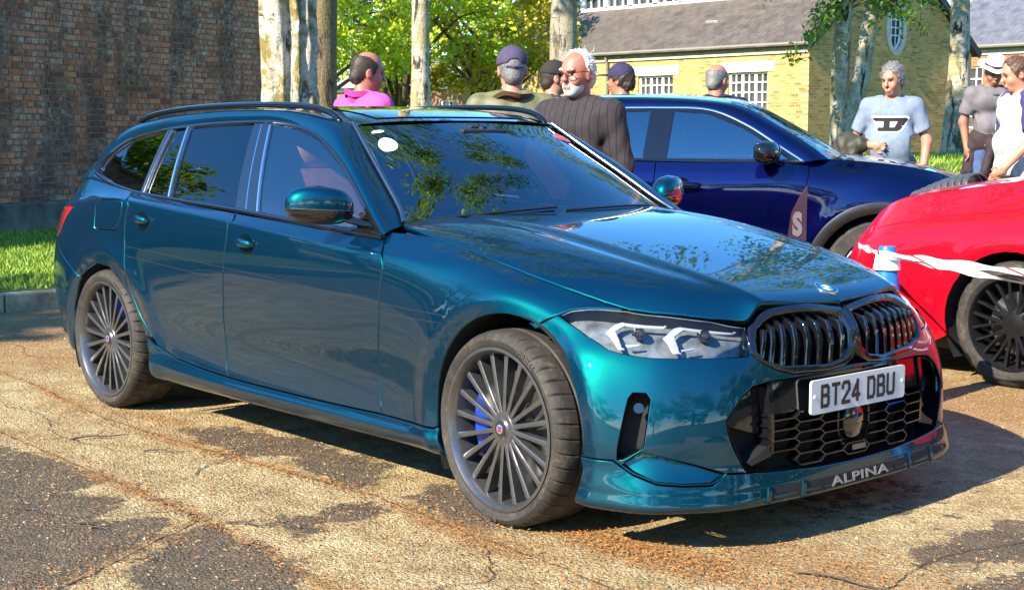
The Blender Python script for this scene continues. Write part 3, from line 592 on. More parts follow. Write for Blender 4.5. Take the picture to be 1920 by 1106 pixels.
def trunk_mesh(name, path, rad, mat, parent, n=18, rough=.06, m=40, seed=0, ridge=0):
    P = catmull(np.array(path, float), max(2, m//max(1, len(path)-1))); t = np.linspace(0, 1, len(P)); r = np.interp(t, np.linspace(0, 1, len(rad)), rad); T = np.gradient(P, axis=0); V = []
    for i in range(len(P)):
        tt = Vector(T[i]).normalized(); a = tt.orthogonal().normalized() if abs(tt.z) < .9 else Vector((1, 0, 0)); b = tt.cross(a).normalized(); a = b.cross(tt)
        for k in range(n):
            an = 2*math.pi*k/n; d = a*math.cos(an)+b*math.sin(an); q = Vector(P[i])+d*r[i]
            e = mnoise.fractal(Vector((d.x*1.3+seed, d.y*1.3, P[i][2]*1.1)), 1., 2., 4)*rough
            if ridge: e += ridge*(min(0, -abs(mnoise.noise(Vector((d.x*2.6+seed, d.y*2.6, P[i][2]*.8+3))))*2+.35)+.35*mnoise.fractal(Vector((d.x*6+seed, d.y*6, P[i][2]*4)), .9, 2., 3)*(mnoise.noise(Vector((d.x*1.5, d.y*1.5, P[i][2]*.7+seed))) > -.05))
            V.append(Vector(P[i])+d*(r[i]*(1+e)))
    F = [(i*n+k, i*n+(k+1) % n, (i+1)*n+(k+1) % n, (i+1)*n+k) for i in range(len(P)-1) for k in range(n)]+[tuple(range(n))[::-1], tuple((len(P)-1)*n+k for k in range(n))]
    return mk(name, V, F, mat, parent, True)
def tree(name, label, pos, trunk_path, rad, bark, crown, leafm, nleaf, lsize, group=None, clumps=40, limbs=9, seed=1, n=14, rough=.06, m=24, ridge=0, spread=.8, lo=-1., qmin=.35):
    """crown: (dx, dy, z, rx, ry, rz) relative to the foot"""
    rs = np.random.default_rng(seed); root = empty(name, pos); tag(root, label, 'tree', group)
    trunk_mesh('trunk', trunk_path, rad, bark, root, n, rough, m, seed, ridge)
    cx, cy, cz, rx, ry, rz = crown; cc = []
    while len(cc) < clumps:
        d = rs.normal(size=3); d /= np.linalg.norm(d); q = rs.uniform(qmin, 1)**.5
        if d[2]*q < lo: continue
        cc.append((cx+d[0]*rx*q, cy+d[1]*ry*q, cz+d[2]*rz*q))
    cc = np.array(cc); tp = catmull(np.array(trunk_path, float), 8)
    mb = MB()
    for k in rs.choice(len(cc), min(limbs, len(cc)), replace=False):
        e = cc[k]; h = np.clip(e[2]-rs.uniform(.6, 2.2), tp[2][2], tp[-1][2]); i = int(np.argmin(abs(tp[:, 2]-h))); s = tp[i]; mid = (s+e)/2+[0, 0, rs.uniform(.1, .5)]+rs.normal(0, .12, 3)
        r0 = np.interp(i/len(tp), np.linspace(0, 1, len(rad)), rad)*.38; P = catmull(np.array([s, mid, e]), 5); mb.tube(P, np.linspace(r0, .012, len(P)), 5)
    mb.build('limbs', bark, root, 50)
    o = leaves('crown', cc, spread*rs.uniform(.6, 1.25, len(cc)), nleaf, lsize, leafm, root); return root
# big old birch by the kerb, its foot hidden by the estate car
tree('birch_tree', 'thick old birch trunk with mossy peeling bark beside the brick wall', (-7.86, 3.4, .1), [(.0, 0, -.1), (.0, .0, .9), (-.02, .02, 2.0), (-.08, .05, 3.2), (-.2, .1, 5.0), (-.1, .3, 8)], [.34, .275, .255, .27, .25, .19, .12], oldbirch, (2.7, 1.2, 9.7, 4.4, 3.2, 2.4), leafB, 11000, .15, 'birch trees on the green', 40, 12, 3, 96, .08, 170, .26)
tree('slender_tree', 'brown-barked trunk standing close behind the thick old birch', (-8.62, 4.25, .1), [(0, 0, -.1), (.02, .02, 2), (.1, .05, 4), (.2, .1, 7)], [.17, .15, .13, .09], brownb, (-2.2, .6, 9, 2.4, 2.4, 2.2), leafB, 3500, .13, None, 24, 7, 5, 18, .08, 40)
tree('birch_tree', 'straight pale birch trunk behind the pink-jacketed person', (-14.45, 10.05, .3), [(0, 0, -.2), (0, .02, 2), (-.03, .05, 4), (.05, .1, 8)], [.20, .145, .125, .07], birchm, (0, 0, 8.5, 2.8, 2.8, 3), leafB, 4500, .13, 'birch trees on the green', 26, 9, 11, 24, .05, 60)
tree('birch_tree', 'grey dappled trunk in front of the workshop roof', (-11.55, 10.33, .5), [(0, 0, -.3), (.0, .02, 2), (-.02, .05, 3.4), (-.1, .1, 8)], [.22, .19, .175, .10], bark_mat('grey_bark', (.36, .31, .23), (.24, .20, .15), (.08, .065, .05), (.26, .24, .10), .4), (0, 0, 8.6, 3, 3, 3), leafB, 4500, .13, None, 26, 9, 13, 24, .04, 60)
tw = tree('birch_tree', 'twin-stemmed white birch behind the person in the logo T-shirt', (-8.62, 12.86, .85), [(-.02, 0, -.3), (-.05, .0, 1.0), (0, .0, 2.2), (.02, .02, 3.4), (.05, .05, 7)], [.13, .125, .115, .10, .06], birchm, (.2, .2, 7.0, 2.4, 2.4, 2.4), leafB, 4000, .12, 'birch trees on the green', 24, 8, 17, 24, .05, 60)
trunk_mesh('trunk', [(.02, .06, -.3), (.06, .10, .6), (.17, .2, 1.25), (.24, .3, 2.2), (.36, .4, 3.4), (.5, .5, 6)], [.13, .125, .11, .10, .06], birchm, tw, 24, .06, 60, 23)
tree('birch_tree', 'single pale birch between the gable and the hatted person', (-9.51, 17.14, .9), [(0, 0, -.3), (.0, .0, .3), (.02, .03, 1.6), (.0, .05, 3), (.1, .1, 7)], [.30, .20, .16, .145, .08], birchm, (0, 0, 7.4, 2.4, 2.4, 2.4), leafB, 3800, .12, 'birch trees on the green', 24, 8, 19, 24, .05, 60)
# low hanging birch sprays in front of the gable (part of the twin birch)
tips = []
mb = MB(); rs = np.random.default_rng(31)
RV = np.array([.663, .749, 0])
for k in range(40):
    s = np.array([.05, .05, rs.uniform(2.1, 3.9)]); lat = rs.uniform(-1.25, 1.45); e = s+RV*lat+np.array([0, 0, rs.uniform(-.55, .35)-.18*abs(lat)])+np.array([.749, -.663, 0])*rs.uniform(-.5, .9); mid = (s+e)/2+[0, 0, .22]
    P = catmull(np.array([s, mid, e]), 8); mb.tube(P, np.linspace(.022, .004, len(P)), 5)
    for q in P[5:]: tips.append(q+rs.normal(0, .05, 3))
    for _ in range(3):
        h = P[rs.integers(6, len(P))]; e2 = h+rs.normal(0, .16, 3)+[0, 0, -.16]; mb.tube([h, (h+e2)/2+[0, 0, .03], e2], [.006, .004, .002], 4); tips.append(e2)
mb.build('hanging_branch', brownb, tw, 50); leaves('hanging_leaves', np.array(tips), .17, 7500, .078, leafB, tw)
# leafy trees filling the gap between wall and workshop
BG = [(-20.4, 9.0, 4.9, 3.2, leafA, 'bright green leafy tree just right of the old birch trunk'), (-23.4, 13.4, 4.7, 3.0, leafA, 'sunlit leafy tree behind the person in the pink jacket'), (-24.5, 17.2, 4.9, 3.0, leafA, 'leafy tree directly behind the straight pale birch'), (-24.4, 19.6, 4.4, 2.5, leafC, 'yellow-green leafy tree at the left end of the workshop'), (-34, 24.0, 6.4, 4.4, leafA, 'tall leafy tree rising beside the workshop roof'), (-35, 17.5, 6.2, 4.6, leafA, 'leafy tree far behind the straight pale birch'), (-37, 12, 6.2, 4.8, leafA, 'leafy tree far off beside the old birch trunk'), (-43, 31, 8.2, 5.2, leafA, 'distant leafy tree beyond the end of the workshop')]
for i, (x, y, cz, cr, lm, lb) in enumerate(BG):
    tree('leafy_tree', lb, (x, y, .3), [(0, 0, -.3), (.1, .0, 1.5), (.3, .1, 3), (.2, .2, cz)], [.24, .17, .14, .08], brownb, (0, 0, cz-1.2, cr, cr, cz-1.3), lm, 10500, .15 if x > -30 else .22, 'leafy trees behind the car park', 170, 30, 41+i, 12, .08, 20, spread=cr*.15, lo=-.36, qmin=.55)
# trees standing on the sunny side, outside the picture: they are mirrored in the paint and shade the lawn
for i, (x, y, cz, cr) in enumerate([(-6.3, -13.6, 8.5, 1.7), (-13.0, -10.0, 8.3, 2.4), (-24, -5.5, 7.5, 4.8), (-9.0, -21, 6, 4.2), (-27, -22, 7, 5.5), (-2, -34, 5.5, 6), (10, -30, 5, 6), (20, -20, 5, 5.5), (20, -9, 4.2, 5.0), (15.5, 2, 3.6, 4.4), (14, 9.5, 3.8, 4.6), (11, 18, 4.2, 5.0), (-42, -8, 8, 6), (5, 32, 6, 6)]):
    tree('roadside_tree', 'leafy tree standing round the court outside the picture', (x, y, 0), [(0, 0, -.2), (0, .1, 2), (.1, .1, 4.5), (.1, .1, cz)], [.26, .2, .17, .08], brownb, (0, 0, cz, cr, cr, cr*.75), leafB, 9000 if i > 1 else 1700, .30 if i > 1 else .2, 'trees round the court outside the picture', 50, 14, 71+i, 10, .06, 16, spread=cr*.26)
# long shed across the court, mirrored in the windows
b4 = empty('brick_shed', (-46, -30, 0)); tag(b4, 'long tan brick shed across the court, outside the picture', 'building')
M4 = plane_M((0, 0, 0), (-1, 0, 0)); 
for nm, P_ in (('front_wall', [(-32, 0), (0, 0), (0, 4.2), (-32, 4.2)]),): wallface(nm, P_, [[(-30+k*5, 1), (-27+k*5, 1), (-27+k*5, 3.2), (-30+k*5, 3.2)] for k in range(6)], M4, ybrick, b4)
for k in range(6): window(b4, M4, -30+k*5, -27+k*5, 1, 3.2, 4, 3, bar=.05)
roof_slab(b4, (32.4, .35, 4.2), (-1, 0, 0), (0, -5, 3.2), 32.8, 5.9, slate)
wallface('end_wall', [(0, 0), (9, 0), (9, 4.2), (4.5, 7.2), (0, 4.2)], [], plane_M((32, -9, 0), (0, 1, 0)), ybrick, b4)

# ------------------------------------------------------------------ panels cut from a parametric surface
def nrm(fn, u, v, e=.02):
    du = fn(u+e, v)-fn(u-e, v); dv = fn(u, v+e)-fn(u, v-e)
    n = np.cross(du, dv); return n/(np.linalg.norm(n, axis=-1, keepdims=True)+1e-12)
def area2(r):
    r = np.asarray(r); x, y = r[:, 0], r[:, 1]
    return np.sum(x*np.roll(y, -1)-np.roll(x, -1)*y)
def shrink(fn, ring, g, sign, fix, e=.01):
    ring = np.asarray(ring, float); u, v = ring[:, 0], ring[:, 1]
    p = fn(u, v); t = np.roll(p, -1, 0)-np.roll(p, 1, 0); t /= np.linalg.norm(t, axis=1, keepdims=True)+1e-12
    n = nrm(fn, u, v); d = np.cross(n, t)*sign*g
    su = (fn(u+e, v)-fn(u-e, v))/(2*e); sv = (fn(u, v+e)-fn(u, v-e))/(2*e)
    a = (su*su).sum(1); b = (su*sv).sum(1); c = (sv*sv).sum(1); x = (su*d).sum(1); y = (sv*d).sum(1); D = a*c-b*b+1e-12
    du = (c*x-b*y)/D; dv = (a*y-b*x)/D
    out = ring+np.stack([np.clip(du, -.3, .3), np.clip(dv, -.3, .3)], 1)
    if fix is not None: out[fix, 0] = ring[fix, 0]
    return out
def panel(name, outer, mat, parent, holes=(), fn=None, scale=(.2, .09), step=.022, grid=(.022, .016), gap=.0030, thick=.020, bevel=.0025, centre=None, mirror='copy', flip=False):
    outer = np.asarray(outer, float)
    if area2(outer) < 0: outer = outer[::-1]
    rings = [resample(outer, step, scale)]+[resample(h if area2(h) > 0 else h[::-1], step, scale) for h in map(np.asarray, holes)]
    fixes = [(np.abs(r[:, 0]-centre) < 1e-6) if centre is not None else None for r in rings]
    top = []; mid = []
    for k, r in enumerate(rings):
        s = 1 if k == 0 else -1
        top.append(shrink(fn, r, gap+bevel, s, fixes[k])); mid.append(shrink(fn, r, gap, s, fixes[k]))
    lo = top[0].min(0); hi = top[0].max(0)
    gu = np.arange(lo[0], hi[0], grid[0]/scale[0]); gv = np.arange(lo[1], hi[1], grid[1]/scale[1])
    g = np.stack(np.meshgrid(gu, gv, indexing='ij'), -1).reshape(-1, 2)
    V, T, ridx = cdt(top[0], top[1:], g, scale)
    P = fn(V[:, 0], V[:, 1]); N = nrm(fn, V[:, 0], V[:, 1])
    tri = P[T]; fnm = np.cross(tri[:, 1]-tri[:, 0], tri[:, 2]-tri[:, 0]); bad = (fnm*N[T[:, 0]]).sum(1) < 0
    T[bad] = T[bad][:, ::-1]
    vs = [P]; ns = [N]; fs = [tuple(t) for t in T]; base = len(P)
    for k, r in enumerate(rings):
        s = 1 if k == 0 else -1
        m = mid[k]; p = fn(m[:, 0], m[:, 1]); n = nrm(fn, m[:, 0], m[:, 1])
        t = np.roll(p, -1, 0)-np.roll(p, 1, 0); t /= np.linalg.norm(t, axis=1, keepdims=True)+1e-12
        o = -np.cross(n, t)*s; h = n+o; h /= np.linalg.norm(h, axis=1, keepdims=True)
        K = len(r); vs += [p-n*bevel, p-n*thick]; ns += [h, o]
        for i in range(K):
            j = (i+1) % K
            if fixes[k] is not None and fixes[k][i] and fixes[k][j]: continue
            a, b = ridx[k][i], ridx[k][j]; c, d = base+i, base+j; e_, f_ = base+K+i, base+K+j
            if s > 0: fs += [(b, a, c, d), (d, c, e_, f_)]
            else: fs += [(a, b, d, c), (c, d, f_, e_)]
        base += 2*K
    V3 = np.concatenate(vs); N3 = np.concatenate(ns)
    if flip: N3 = -N3; fs = [f[::-1] for f in fs]
    mir = np.array([1, -1, 1.])
    if mirror == 'join':
        n0 = len(V3); cen = np.abs(V3[:, 1]) < 1e-5
        idx = np.where(cen, np.arange(n0), n0+np.arange(n0))
        fs = fs+[tuple(int(idx[q]) for q in f[::-1]) for f in fs]
        N3[cen, 1] = 0; N3 /= np.linalg.norm(N3, axis=1, keepdims=True)
        V3 = np.concatenate([V3, V3*mir]); N3 = np.concatenate([N3, N3*mir])
        # drop unused mirrored centre vertices
        use = np.zeros(len(V3), bool)
        for f in fs: use[list(f)] = True
        mp = np.cumsum(use)-1; V3 = V3[use]; N3 = N3[use]; fs = [tuple(int(mp[q]) for q in f) for f in fs]
    o = mk(name, V3, fs, mat, parent, True, N3)
    if mirror == 'copy':
        o2 = mk(name, V3*mir, [f[::-1] for f in fs], mat, parent, True, N3*mir)
        return o, o2
    return o
def band(name, path, fn, width, mat, parent, off=.002, h=.004, mirror=True):
    """flat moulding of given width laid along a path on a surface fn(a,b)"""
    p = fn(path[:, 0], path[:, 1]); n = nrm(fn, path[:, 0], path[:, 1])
    t = np.gradient(p, axis=0); t /= np.linalg.norm(t, axis=1, keepdims=True)+1e-12
    d = np.cross(n, t); K = len(p); w = np.broadcast_to(np.asarray(width, float), (K,))[:, None]
    rows = [p-d*w/2+n*(off-.012), p-d*w/2+n*off, p-d*w*.3+n*(off+h), p+d*w*.3+n*(off+h), p+d*w/2+n*off, p+d*w/2+n*(off-.012)]
    V = np.concatenate(rows); F = []
    for a in range(5):
        for i in range(K-1): F.append((a*K+i, a*K+i+1, (a+1)*K+i+1, (a+1)*K+i))
    for e in (0, K-1): F.append(tuple(a*K+e for a in range(6)))
    o = mk(name, V, F, mat, parent); fixn(o, 50)
    if mirror:
        o2 = mk(name, V*np.array([1, -1, 1]), F, mat, parent); fixn(o2, 50)
        return o, o2
    return o
def fixn(o, ang=40):
    bm = bmesh.new(); bm.from_mesh(o.data); bmesh.ops.recalc_face_normals(bm, faces=bm.faces); bm.to_mesh(o.data); bm.free()
    o.data.polygons.foreach_set('use_smooth', np.ones(len(o.data.polygons), dtype=bool)); o.data.set_sharp_from_angle(angle=R(ang))
    return o
def mirror_obj(o, parent=None):
    me = o.data.copy(); o2 = bpy.data.objects.new(o.name.split('.')[0], me); link(o2, parent or o.parent)
    o2.location = o.location
    me.transform(Matrix.Diagonal((1, -1, 1, 1))); me.flip_normals(); me.update(); return o2
def loft(name, rows, mat, parent=None, closed=False, smooth=True, caps=False, ang=60):
    """rows: equal length point lists"""
    A = np.asarray(rows, float); m, k = A.shape[:2]; V = A.reshape(-1, 3); F = []
    for i in range(m-1):
        for j in range(k if closed else k-1): F.append((i*k+j, i*k+(j+1) % k, (i+1)*k+(j+1) % k, (i+1)*k+j))
    if caps: F += [tuple(range(k)), tuple((m-1)*k+j for j in range(k))]
    o = mk(name, V, F, mat, parent)
    if smooth: fixn(o, ang)
    return o

# ------------------------------------------------------------------ green estate car
UV = json.loads('''{"F":[[12.956,8.571],[13.372,6.775],[13.254,5.893],[13.136,4.956],[13.07,4.148],[13.112,3.067]],"B":[[10.013,9.0],[10.144,8.126],[10.113,6.735],[10.064,6.253],[10.027,5.779],[9.957,4.78],[9.941,3.315],[9.98,2.962]],"R":[[7.574,8.728],[7.934,6.977],[7.867,6.61],[7.834,6.278],[7.851,5.786],[7.89,5.077],[8.005,4.587],[8.119,4.231],[8.309,3.861],[8.495,3.591],[8.642,3.294]],"ST":[[8.642,3.294],[9.022,3.001],[9.538,2.941],[9.98,2.962],[11.21,2.943],[13.112,3.067],[14.036,3.026],[14.584,3.015]],"lampU":[[17.139,7.589],[17.248,8.018],[17.444,8.355],[17.659,8.628],[17.987,8.955],[18.837,8.894],[19.97,8.863],[20.996,8.468]],"lampL":[[21.074,8.393],[21.197,6.605],[20.02,6.517],[19.312,6.464],[18.465,6.353],[18.217,6.37],[17.767,6.757],[17.353,7.274]],"cut":[[17.122,7.574],[16.991,7.228],[16.768,6.718],[16.562,6.35]],"kidO":[[21.086,8.438],[21.636,8.925],[22.169,9.0],[22.747,8.975],[23.561,9.0],[23.942,8.913],[23.967,8.284],[23.991,7.49],[24.0,6.676],[23.911,6.148],[23.679,5.885],[23.25,5.786],[22.451,5.834],[22.074,6.019],[21.55,6.443],[21.197,6.736],[21.079,7.218]],"kidI":[[21.395,8.065],[21.775,8.426],[22.13,8.635],[22.681,8.674],[23.462,8.662],[23.854,8.552],[23.954,8.004],[23.935,7.107],[23.864,6.504],[23.656,6.165],[23.251,6.031],[22.241,6.162],[21.711,6.428],[21.431,6.752],[21.341,7.216]],"intake":[[21.44,5.583],[21.169,5.279],[20.845,4.648],[20.906,4.285],[21.204,2.973],[21.29,2.761]],"vent":[[18.836,5.325],[19.061,5.366],[19.157,5.229],[19.143,4.569],[19.101,3.888],[18.938,3.673],[18.706,3.359],[18.626,3.324],[18.645,3.66],[18.722,4.5],[18.778,5.18]],"facet":[[19.056,3.688],[19.848,3.275],[20.771,2.771],[20.42,2.476],[19.85,2.468],[19.326,2.563],[18.884,2.891],[18.708,3.142]],"tail":[[5.44,7.028],[5.009,7.172],[4.269,6.891],[3.392,6.512],[3.35,6.216]],"fuel":[[6.754,6.925],[6.967,7.063],[7.654,7.192],[7.74,7.045],[7.699,6.588],[7.581,6.377],[7.441,6.318],[6.88,6.301],[6.732,6.347],[6.747,6.656]],"drl1":[[17.962,7.078],[17.993,7.897],[18.064,8.227],[19.004,8.447],[18.993,8.16],[18.222,7.871],[18.155,7.301],[18.417,6.653],[18.493,6.544],[18.362,6.458]],"drl2":[[19.053,7.486],[19.137,8.336],[19.266,8.502],[20.786,8.287],[20.696,7.955],[19.452,8.19],[19.34,7.63],[19.591,6.788],[19.657,6.668],[19.434,6.649]],"drl3":[[18.421,6.768],[18.698,6.96],[18.715,6.824],[18.5,6.652]],"drl4":[[19.572,6.898],[19.879,7.02],[19.877,6.875],[19.636,6.791]],"handF":[10.443849772872989,6.587457963369802],"handR":[8.385989957451685,6.625220769207733],"archF":[[14.747,1.026],[14.692,2.126],[14.66,3.098],[14.652,3.555],[14.669,3.945],[14.71,4.316],[14.774,4.652],[14.861,4.956],[14.97,5.221],[15.099,5.447],[15.243,5.657],[15.401,5.865],[15.571,6.082],[15.754,6.293],[15.953,6.475],[16.171,6.624],[16.404,6.735],[16.643,6.774],[16.879,6.712],[17.099,6.533],[17.298,6.244],[17.474,5.881],[17.626,5.519],[17.753,5.164],[17.856,4.785],[17.933,4.397],[17.979,3.957],[17.987,3.419],[17.965,2.794],[17.921,2.065],[17.823,1.344]],"archR":[[5.57,1.687],[5.49,3.01],[5.563,3.986],[5.862,4.707],[6.301,5.165],[6.815,5.397],[7.284,5.374],[7.685,4.931],[7.891,4.565],[8.092,4.142],[8.26,3.509],[8.365,2.718],[8.41,1.489]],"pin":[[17.518,5.64]],"dloL":[[-3.224,1.1],[-3.077,1.07],[-2.916,1.046],[-2.702,1.025],[-2.451,1.012],[-2.149,0.998],[-1.778,0.983],[-1.436,0.964],[-1.121,0.947],[-0.802,0.933],[-0.708,0.928]],"dloU":[[-3.224,1.1],[-3.22,1.15],[-3.167,1.206],[-3.021,1.269],[-2.799,1.305],[-2.599,1.325],[-2.276,1.344],[-1.922,1.351],[-1.748,1.348],[-1.563,1.328],[-1.367,1.284],[-1.14,1.192],[-0.961,1.09],[-0.795,0.982],[-0.708,0.928]],"gF":[[-1.789,1.335],[-1.692,1.335],[-1.553,1.317],[-1.374,1.276],[-1.159,1.187],[-0.983,1.088],[-0.851,0.999],[-0.779,0.952],[-0.982,0.954],[-1.282,0.967],[-1.6,0.981]],"gR":[[-2.451,1.327],[-1.932,1.345],[-1.783,0.996],[-2.339,1.015]],"gX":[[-2.612,1.318],[-2.491,1.328],[-2.379,1.016],[-2.595,1.026]],"gQ":[[-3.187,1.104],[-3.181,1.151],[-3.138,1.198],[-2.998,1.256],[-2.669,1.31],[-2.669,1.034],[-2.903,1.052]],"rcut":[[4.091,6.193],[4.334,5.828],[4.938,5.56],[5.737,5.204],[6.017,4.989]],"stripe1":[[7.851,6.026],[9.172,6.005],[10.056,5.999],[10.951,5.933],[11.989,5.856],[13.233,5.805],[14.404,5.836],[15.002,5.881]],"stripe2":[[7.865,5.789],[9.159,5.735],[10.043,5.737],[10.939,5.684],[11.976,5.633],[13.219,5.609],[14.403,5.656],[14.889,5.699]]}''')
# ---------------- hero body shell: stations (rear centre -> right side -> front centre) x rows (bottom -> top)
XS=[-3.3,-3.1,-2.85,-2.55,-2.2,-1.75,-1.3,-.95,-.7,-.5,-.25,0,.2]
def _t(x,tab):
    xs=[a[0] for a in tab];return np.interp(x,xs,[a[1] for a in tab]),np.interp(x,xs,[a[2] for a in tab])
ROW=[
 [(-3.3,.76,.20),(-2.4,.78,.165),(0,.78,.165),(.2,.79,.15)],
 [(-3.3,.845,.225),(-2.85,.872,.21),(-2.4,.868,.195),(-.35,.868,.19),(.2,.885,.155)],
 [(-3.3,.868,.27),(-2.85,.892,.26),(-2.2,.896,.245),(-.5,.896,.235),(.2,.897,.215)],
 [(-3.3,.876,.34),(-2.85,.900,.34),(-2.4,.890,.325),(-1.75,.882,.285),(-.6,.884,.275),(0,.898,.28),(.2,.899,.28)],
 [(-3.3,.888,.45),(-2.85,.906,.46),(-2.2,.883,.43),(-1.75,.876,.41),(-.7,.878,.41),(0,.903,.38),(.2,.902,.37)],
 [(-3.3,.892,.60),(-2.85,.912,.62),(-2.2,.899,.59),(-1.75,.895,.56),(-.7,.896,.56),(0,.907,.52),(.2,.903,.49)],
 [(-3.3,.885,.77),(-2.85,.913,.79),(-2.2,.909,.77),(-1.75,.909,.75),(-.7,.907,.73),(-.25,.903,.70),(0,.903,.66),(.2,.89,.605)],
 [(-3.3,.862,.93),(-2.85,.896,.985),(-2.55,.904,.978),(-1.8,.906,.929),(-1.03,.905,.877),(-.62,.902,.852),(-.25,.886,.80),(0,.882,.755),(.2,.855,.70)],
 [(-3.3,.825,.985),(-2.85,.864,1.004),(-2.55,.880,.996),(-1.8,.890,.947),(-1.03,.889,.897),(-.7,.865,.893),(-.5,.848,.885),(-.25,.838,.858),(0,.838,.808),(.2,.812,.752)],
 [(-3.3,.748,1.078),(-3.1,.766,1.066),(-2.85,.790,1.043),(-2.55,.812,1.02),(-1.92,.832,.98),(-1.42,.838,.957),(-.95,.842,.932),(-.7,.80,.945),(-.6,.755,.949),(-.46,.76,.926),(-.15,.78,.872),(.08,.77,.824),(.2,.75,.797)],
]
def _build():
    side=[]
    for x in XS:
        side.append([(x,)+tuple(float(q) for q in _t(x,ROW[j])) for j in range(10)])
    rear=[ # centre, y .35, .58, corner, side of corner
     [(-3.62,0,.23),(-3.78,0,.25),(-3.86,0,.30),(-3.88,0,.37),(-3.905,0,.47),(-3.92,0,.58),(-3.90,0,.74),(-3.87,0,.85),(-3.84,0,.93),(-3.78,0,1.0)],
     [(-3.60,.34,.23),(-3.76,.34,.25),(-3.84,.35,.30),(-3.86,.35,.37),(-3.89,.35,.47),(-3.905,.35,.58),(-3.885,.35,.74),(-3.855,.35,.85),(-3.825,.35,.93),(-3.765,.34,1.0)],
     [(-3.54,.55,.23),(-3.70,.58,.25),(-3.77,.59,.30),(-3.79,.60,.37),(-3.83,.60,.47),(-3.855,.60,.58),(-3.835,.59,.74),(-3.80,.585,.85),(-3.765,.575,.93),(-3.70,.56,1.01)],
     [(-3.46,.66,.225),(-3.60,.705,.245),(-3.655,.725,.295),(-3.67,.735,.365),(-3.70,.745,.465),(-3.725,.75,.58),(-3.70,.74,.745),(-3.665,.725,.87),(-3.63,.70,.945),(-3.54,.655,1.03)],
     [(-3.38,.73,.215),(-3.47,.79,.235),(-3.495,.81,.285),(-3.50,.82,.355),(-3.515,.828,.455),(-3.52,.832,.59),(-3.505,.825,.76),(-3.485,.805,.90),(-3.465,.775,.965),(-3.43,.705,1.055)],
    ]
    front=[
     [(.34,.80,.145),(.39,.888,.15),(.392,.893,.21),(.395,.890,.28),(.395,.892,.37),(.395,.884,.49),(.39,.848,.61),(.385,.79,.685),(.385,.745,.722),(.387,.683,.746)],
     [(.50,.74,.14),(.575,.822,.145),(.575,.825,.205),(.56,.812,.28),(.555,.815,.36),(.55,.80,.47),(.54,.765,.58),(.525,.71,.66),(.515,.66,.70),(.50,.60,.735)],
     [(.60,.63,.14),(.685,.70,.147),(.685,.70,.205),(.665,.695,.28),(.66,.70,.36),(.655,.69,.46),(.64,.655,.57),(.62,.60,.65),(.605,.56,.69),(.585,.515,.722)],
     [(.66,.50,.14),(.75,.57,.148),(.75,.57,.205),(.735,.57,.28),(.73,.575,.36),(.725,.565,.46),(.712,.535,.56),(.69,.48,.645),(.675,.455,.685),(.655,.435,.715)],
     [(.69,.36,.14),(.775,.40,.148),(.775,.40,.205),(.758,.40,.285),(.757,.41,.37),(.752,.40,.47),(.740,.385,.56),(.722,.365,.64),(.703,.355,.69),(.667,.345,.747)],
     [(.71,.19,.14),(.79,.21,.148),(.79,.21,.205),(.777,.21,.29),(.775,.21,.37),(.77,.205,.47),(.765,.20,.56),(.752,.19,.645),(.732,.19,.69),(.695,.19,.756)],
     [(.72,0,.14),(.79,0,.147),(.792,0,.205),(.78,0,.29),(.78,0,.37),(.778,0,.47),(.774,0,.56),(.764,0,.645),(.744,0,.69),(.70,0,.737)],
    ]
    G=np.array(rear+side+front)
    G[:,:,1]*=-1
    # mirrored ghost stations beyond the centre lines keep the spline flat at y=0
    a=G[1].copy();a[:,1]*=-1;b=G[-2].copy();b[:,1]*=-1
    G=np.concatenate([a[None],G,b[None]],0)
    G=np.concatenate([2*G[:,:1]-G[:,1:2],G,2*G[:,-1:]-G[:,-2:-1]],1)
    return G
G=_build();NU=G.shape[0]-2;NV=G.shape[1]-2   # u in 0..NU-1, v in 0..NV-1
def _cr(t):
    t2=t*t;t3=t2*t
    return np.stack([-.5*t+t2-.5*t3,1-2.5*t2+1.5*t3,.5*t+2*t2-1.5*t3,-.5*t2+.5*t3],-1)
def _w4(t):  # blend: Catmull-Rom
    return _cr(t)
def Sraw(u,v):
    u=np.asarray(u,float);v=np.asarray(v,float)
    i=np.clip(np.floor(u).astype(int),0,NU-2);j=np.clip(np.floor(v).astype(int),0,NV-2)
    wu=_w4(u-i);wv=_w4(v-j)
    P=np.zeros(u.shape+(3,))
    for a in range(4):
        for b in range(4):
            P+=(wu[...,a]*wv[...,b])[...,None]*G[i+a,j+b]
    return P
AF=(.027,.327,.366,.388);AR=(-2.83,.33,.385,.362)
def flare(P):
    """raised lip round the wheel openings"""
    o=np.zeros(P.shape[:-1])
    for cx,cz,a,b in (AF,AR):
        q=np.hypot((P[...,0]-cx)/a,(P[...,2]-cz)/b)
        o+=.011*np.exp(-((q-1.14)/.17)**2)*(P[...,1]<-.6)
        t=np.clip((1.15-q)/.11,0,1);o-=.006*t*t*(3-2*t)*(P[...,1]<-.6)
    return o
def S(u,v):
    P=Sraw(u,v)
    P[...,1]-=flare(P)
    return P
def Sn(u,v,e=2e-2):
    u=np.asarray(u,float);v=np.asarray(v,float)
    du=S(np.minimum(u+e,NU-1),v)-S(np.maximum(u-e,0),v);dv=S(u,np.minimum(v+e,NV-1))-S(u,np.maximum(v-e,0))
    n=np.cross(du,dv);n/=np.linalg.norm(n,axis=-1,keepdims=True)+1e-12
    return n
def Yg(x,z):
    y0=np.interp(x,[-3.6,-3.3,-3.0,-2.6,-1.0,-.6],[.76,.795,.815,.832,.836,.832])
    d=np.asarray(z)-.95
    return y0-.40*d-.33*d*d

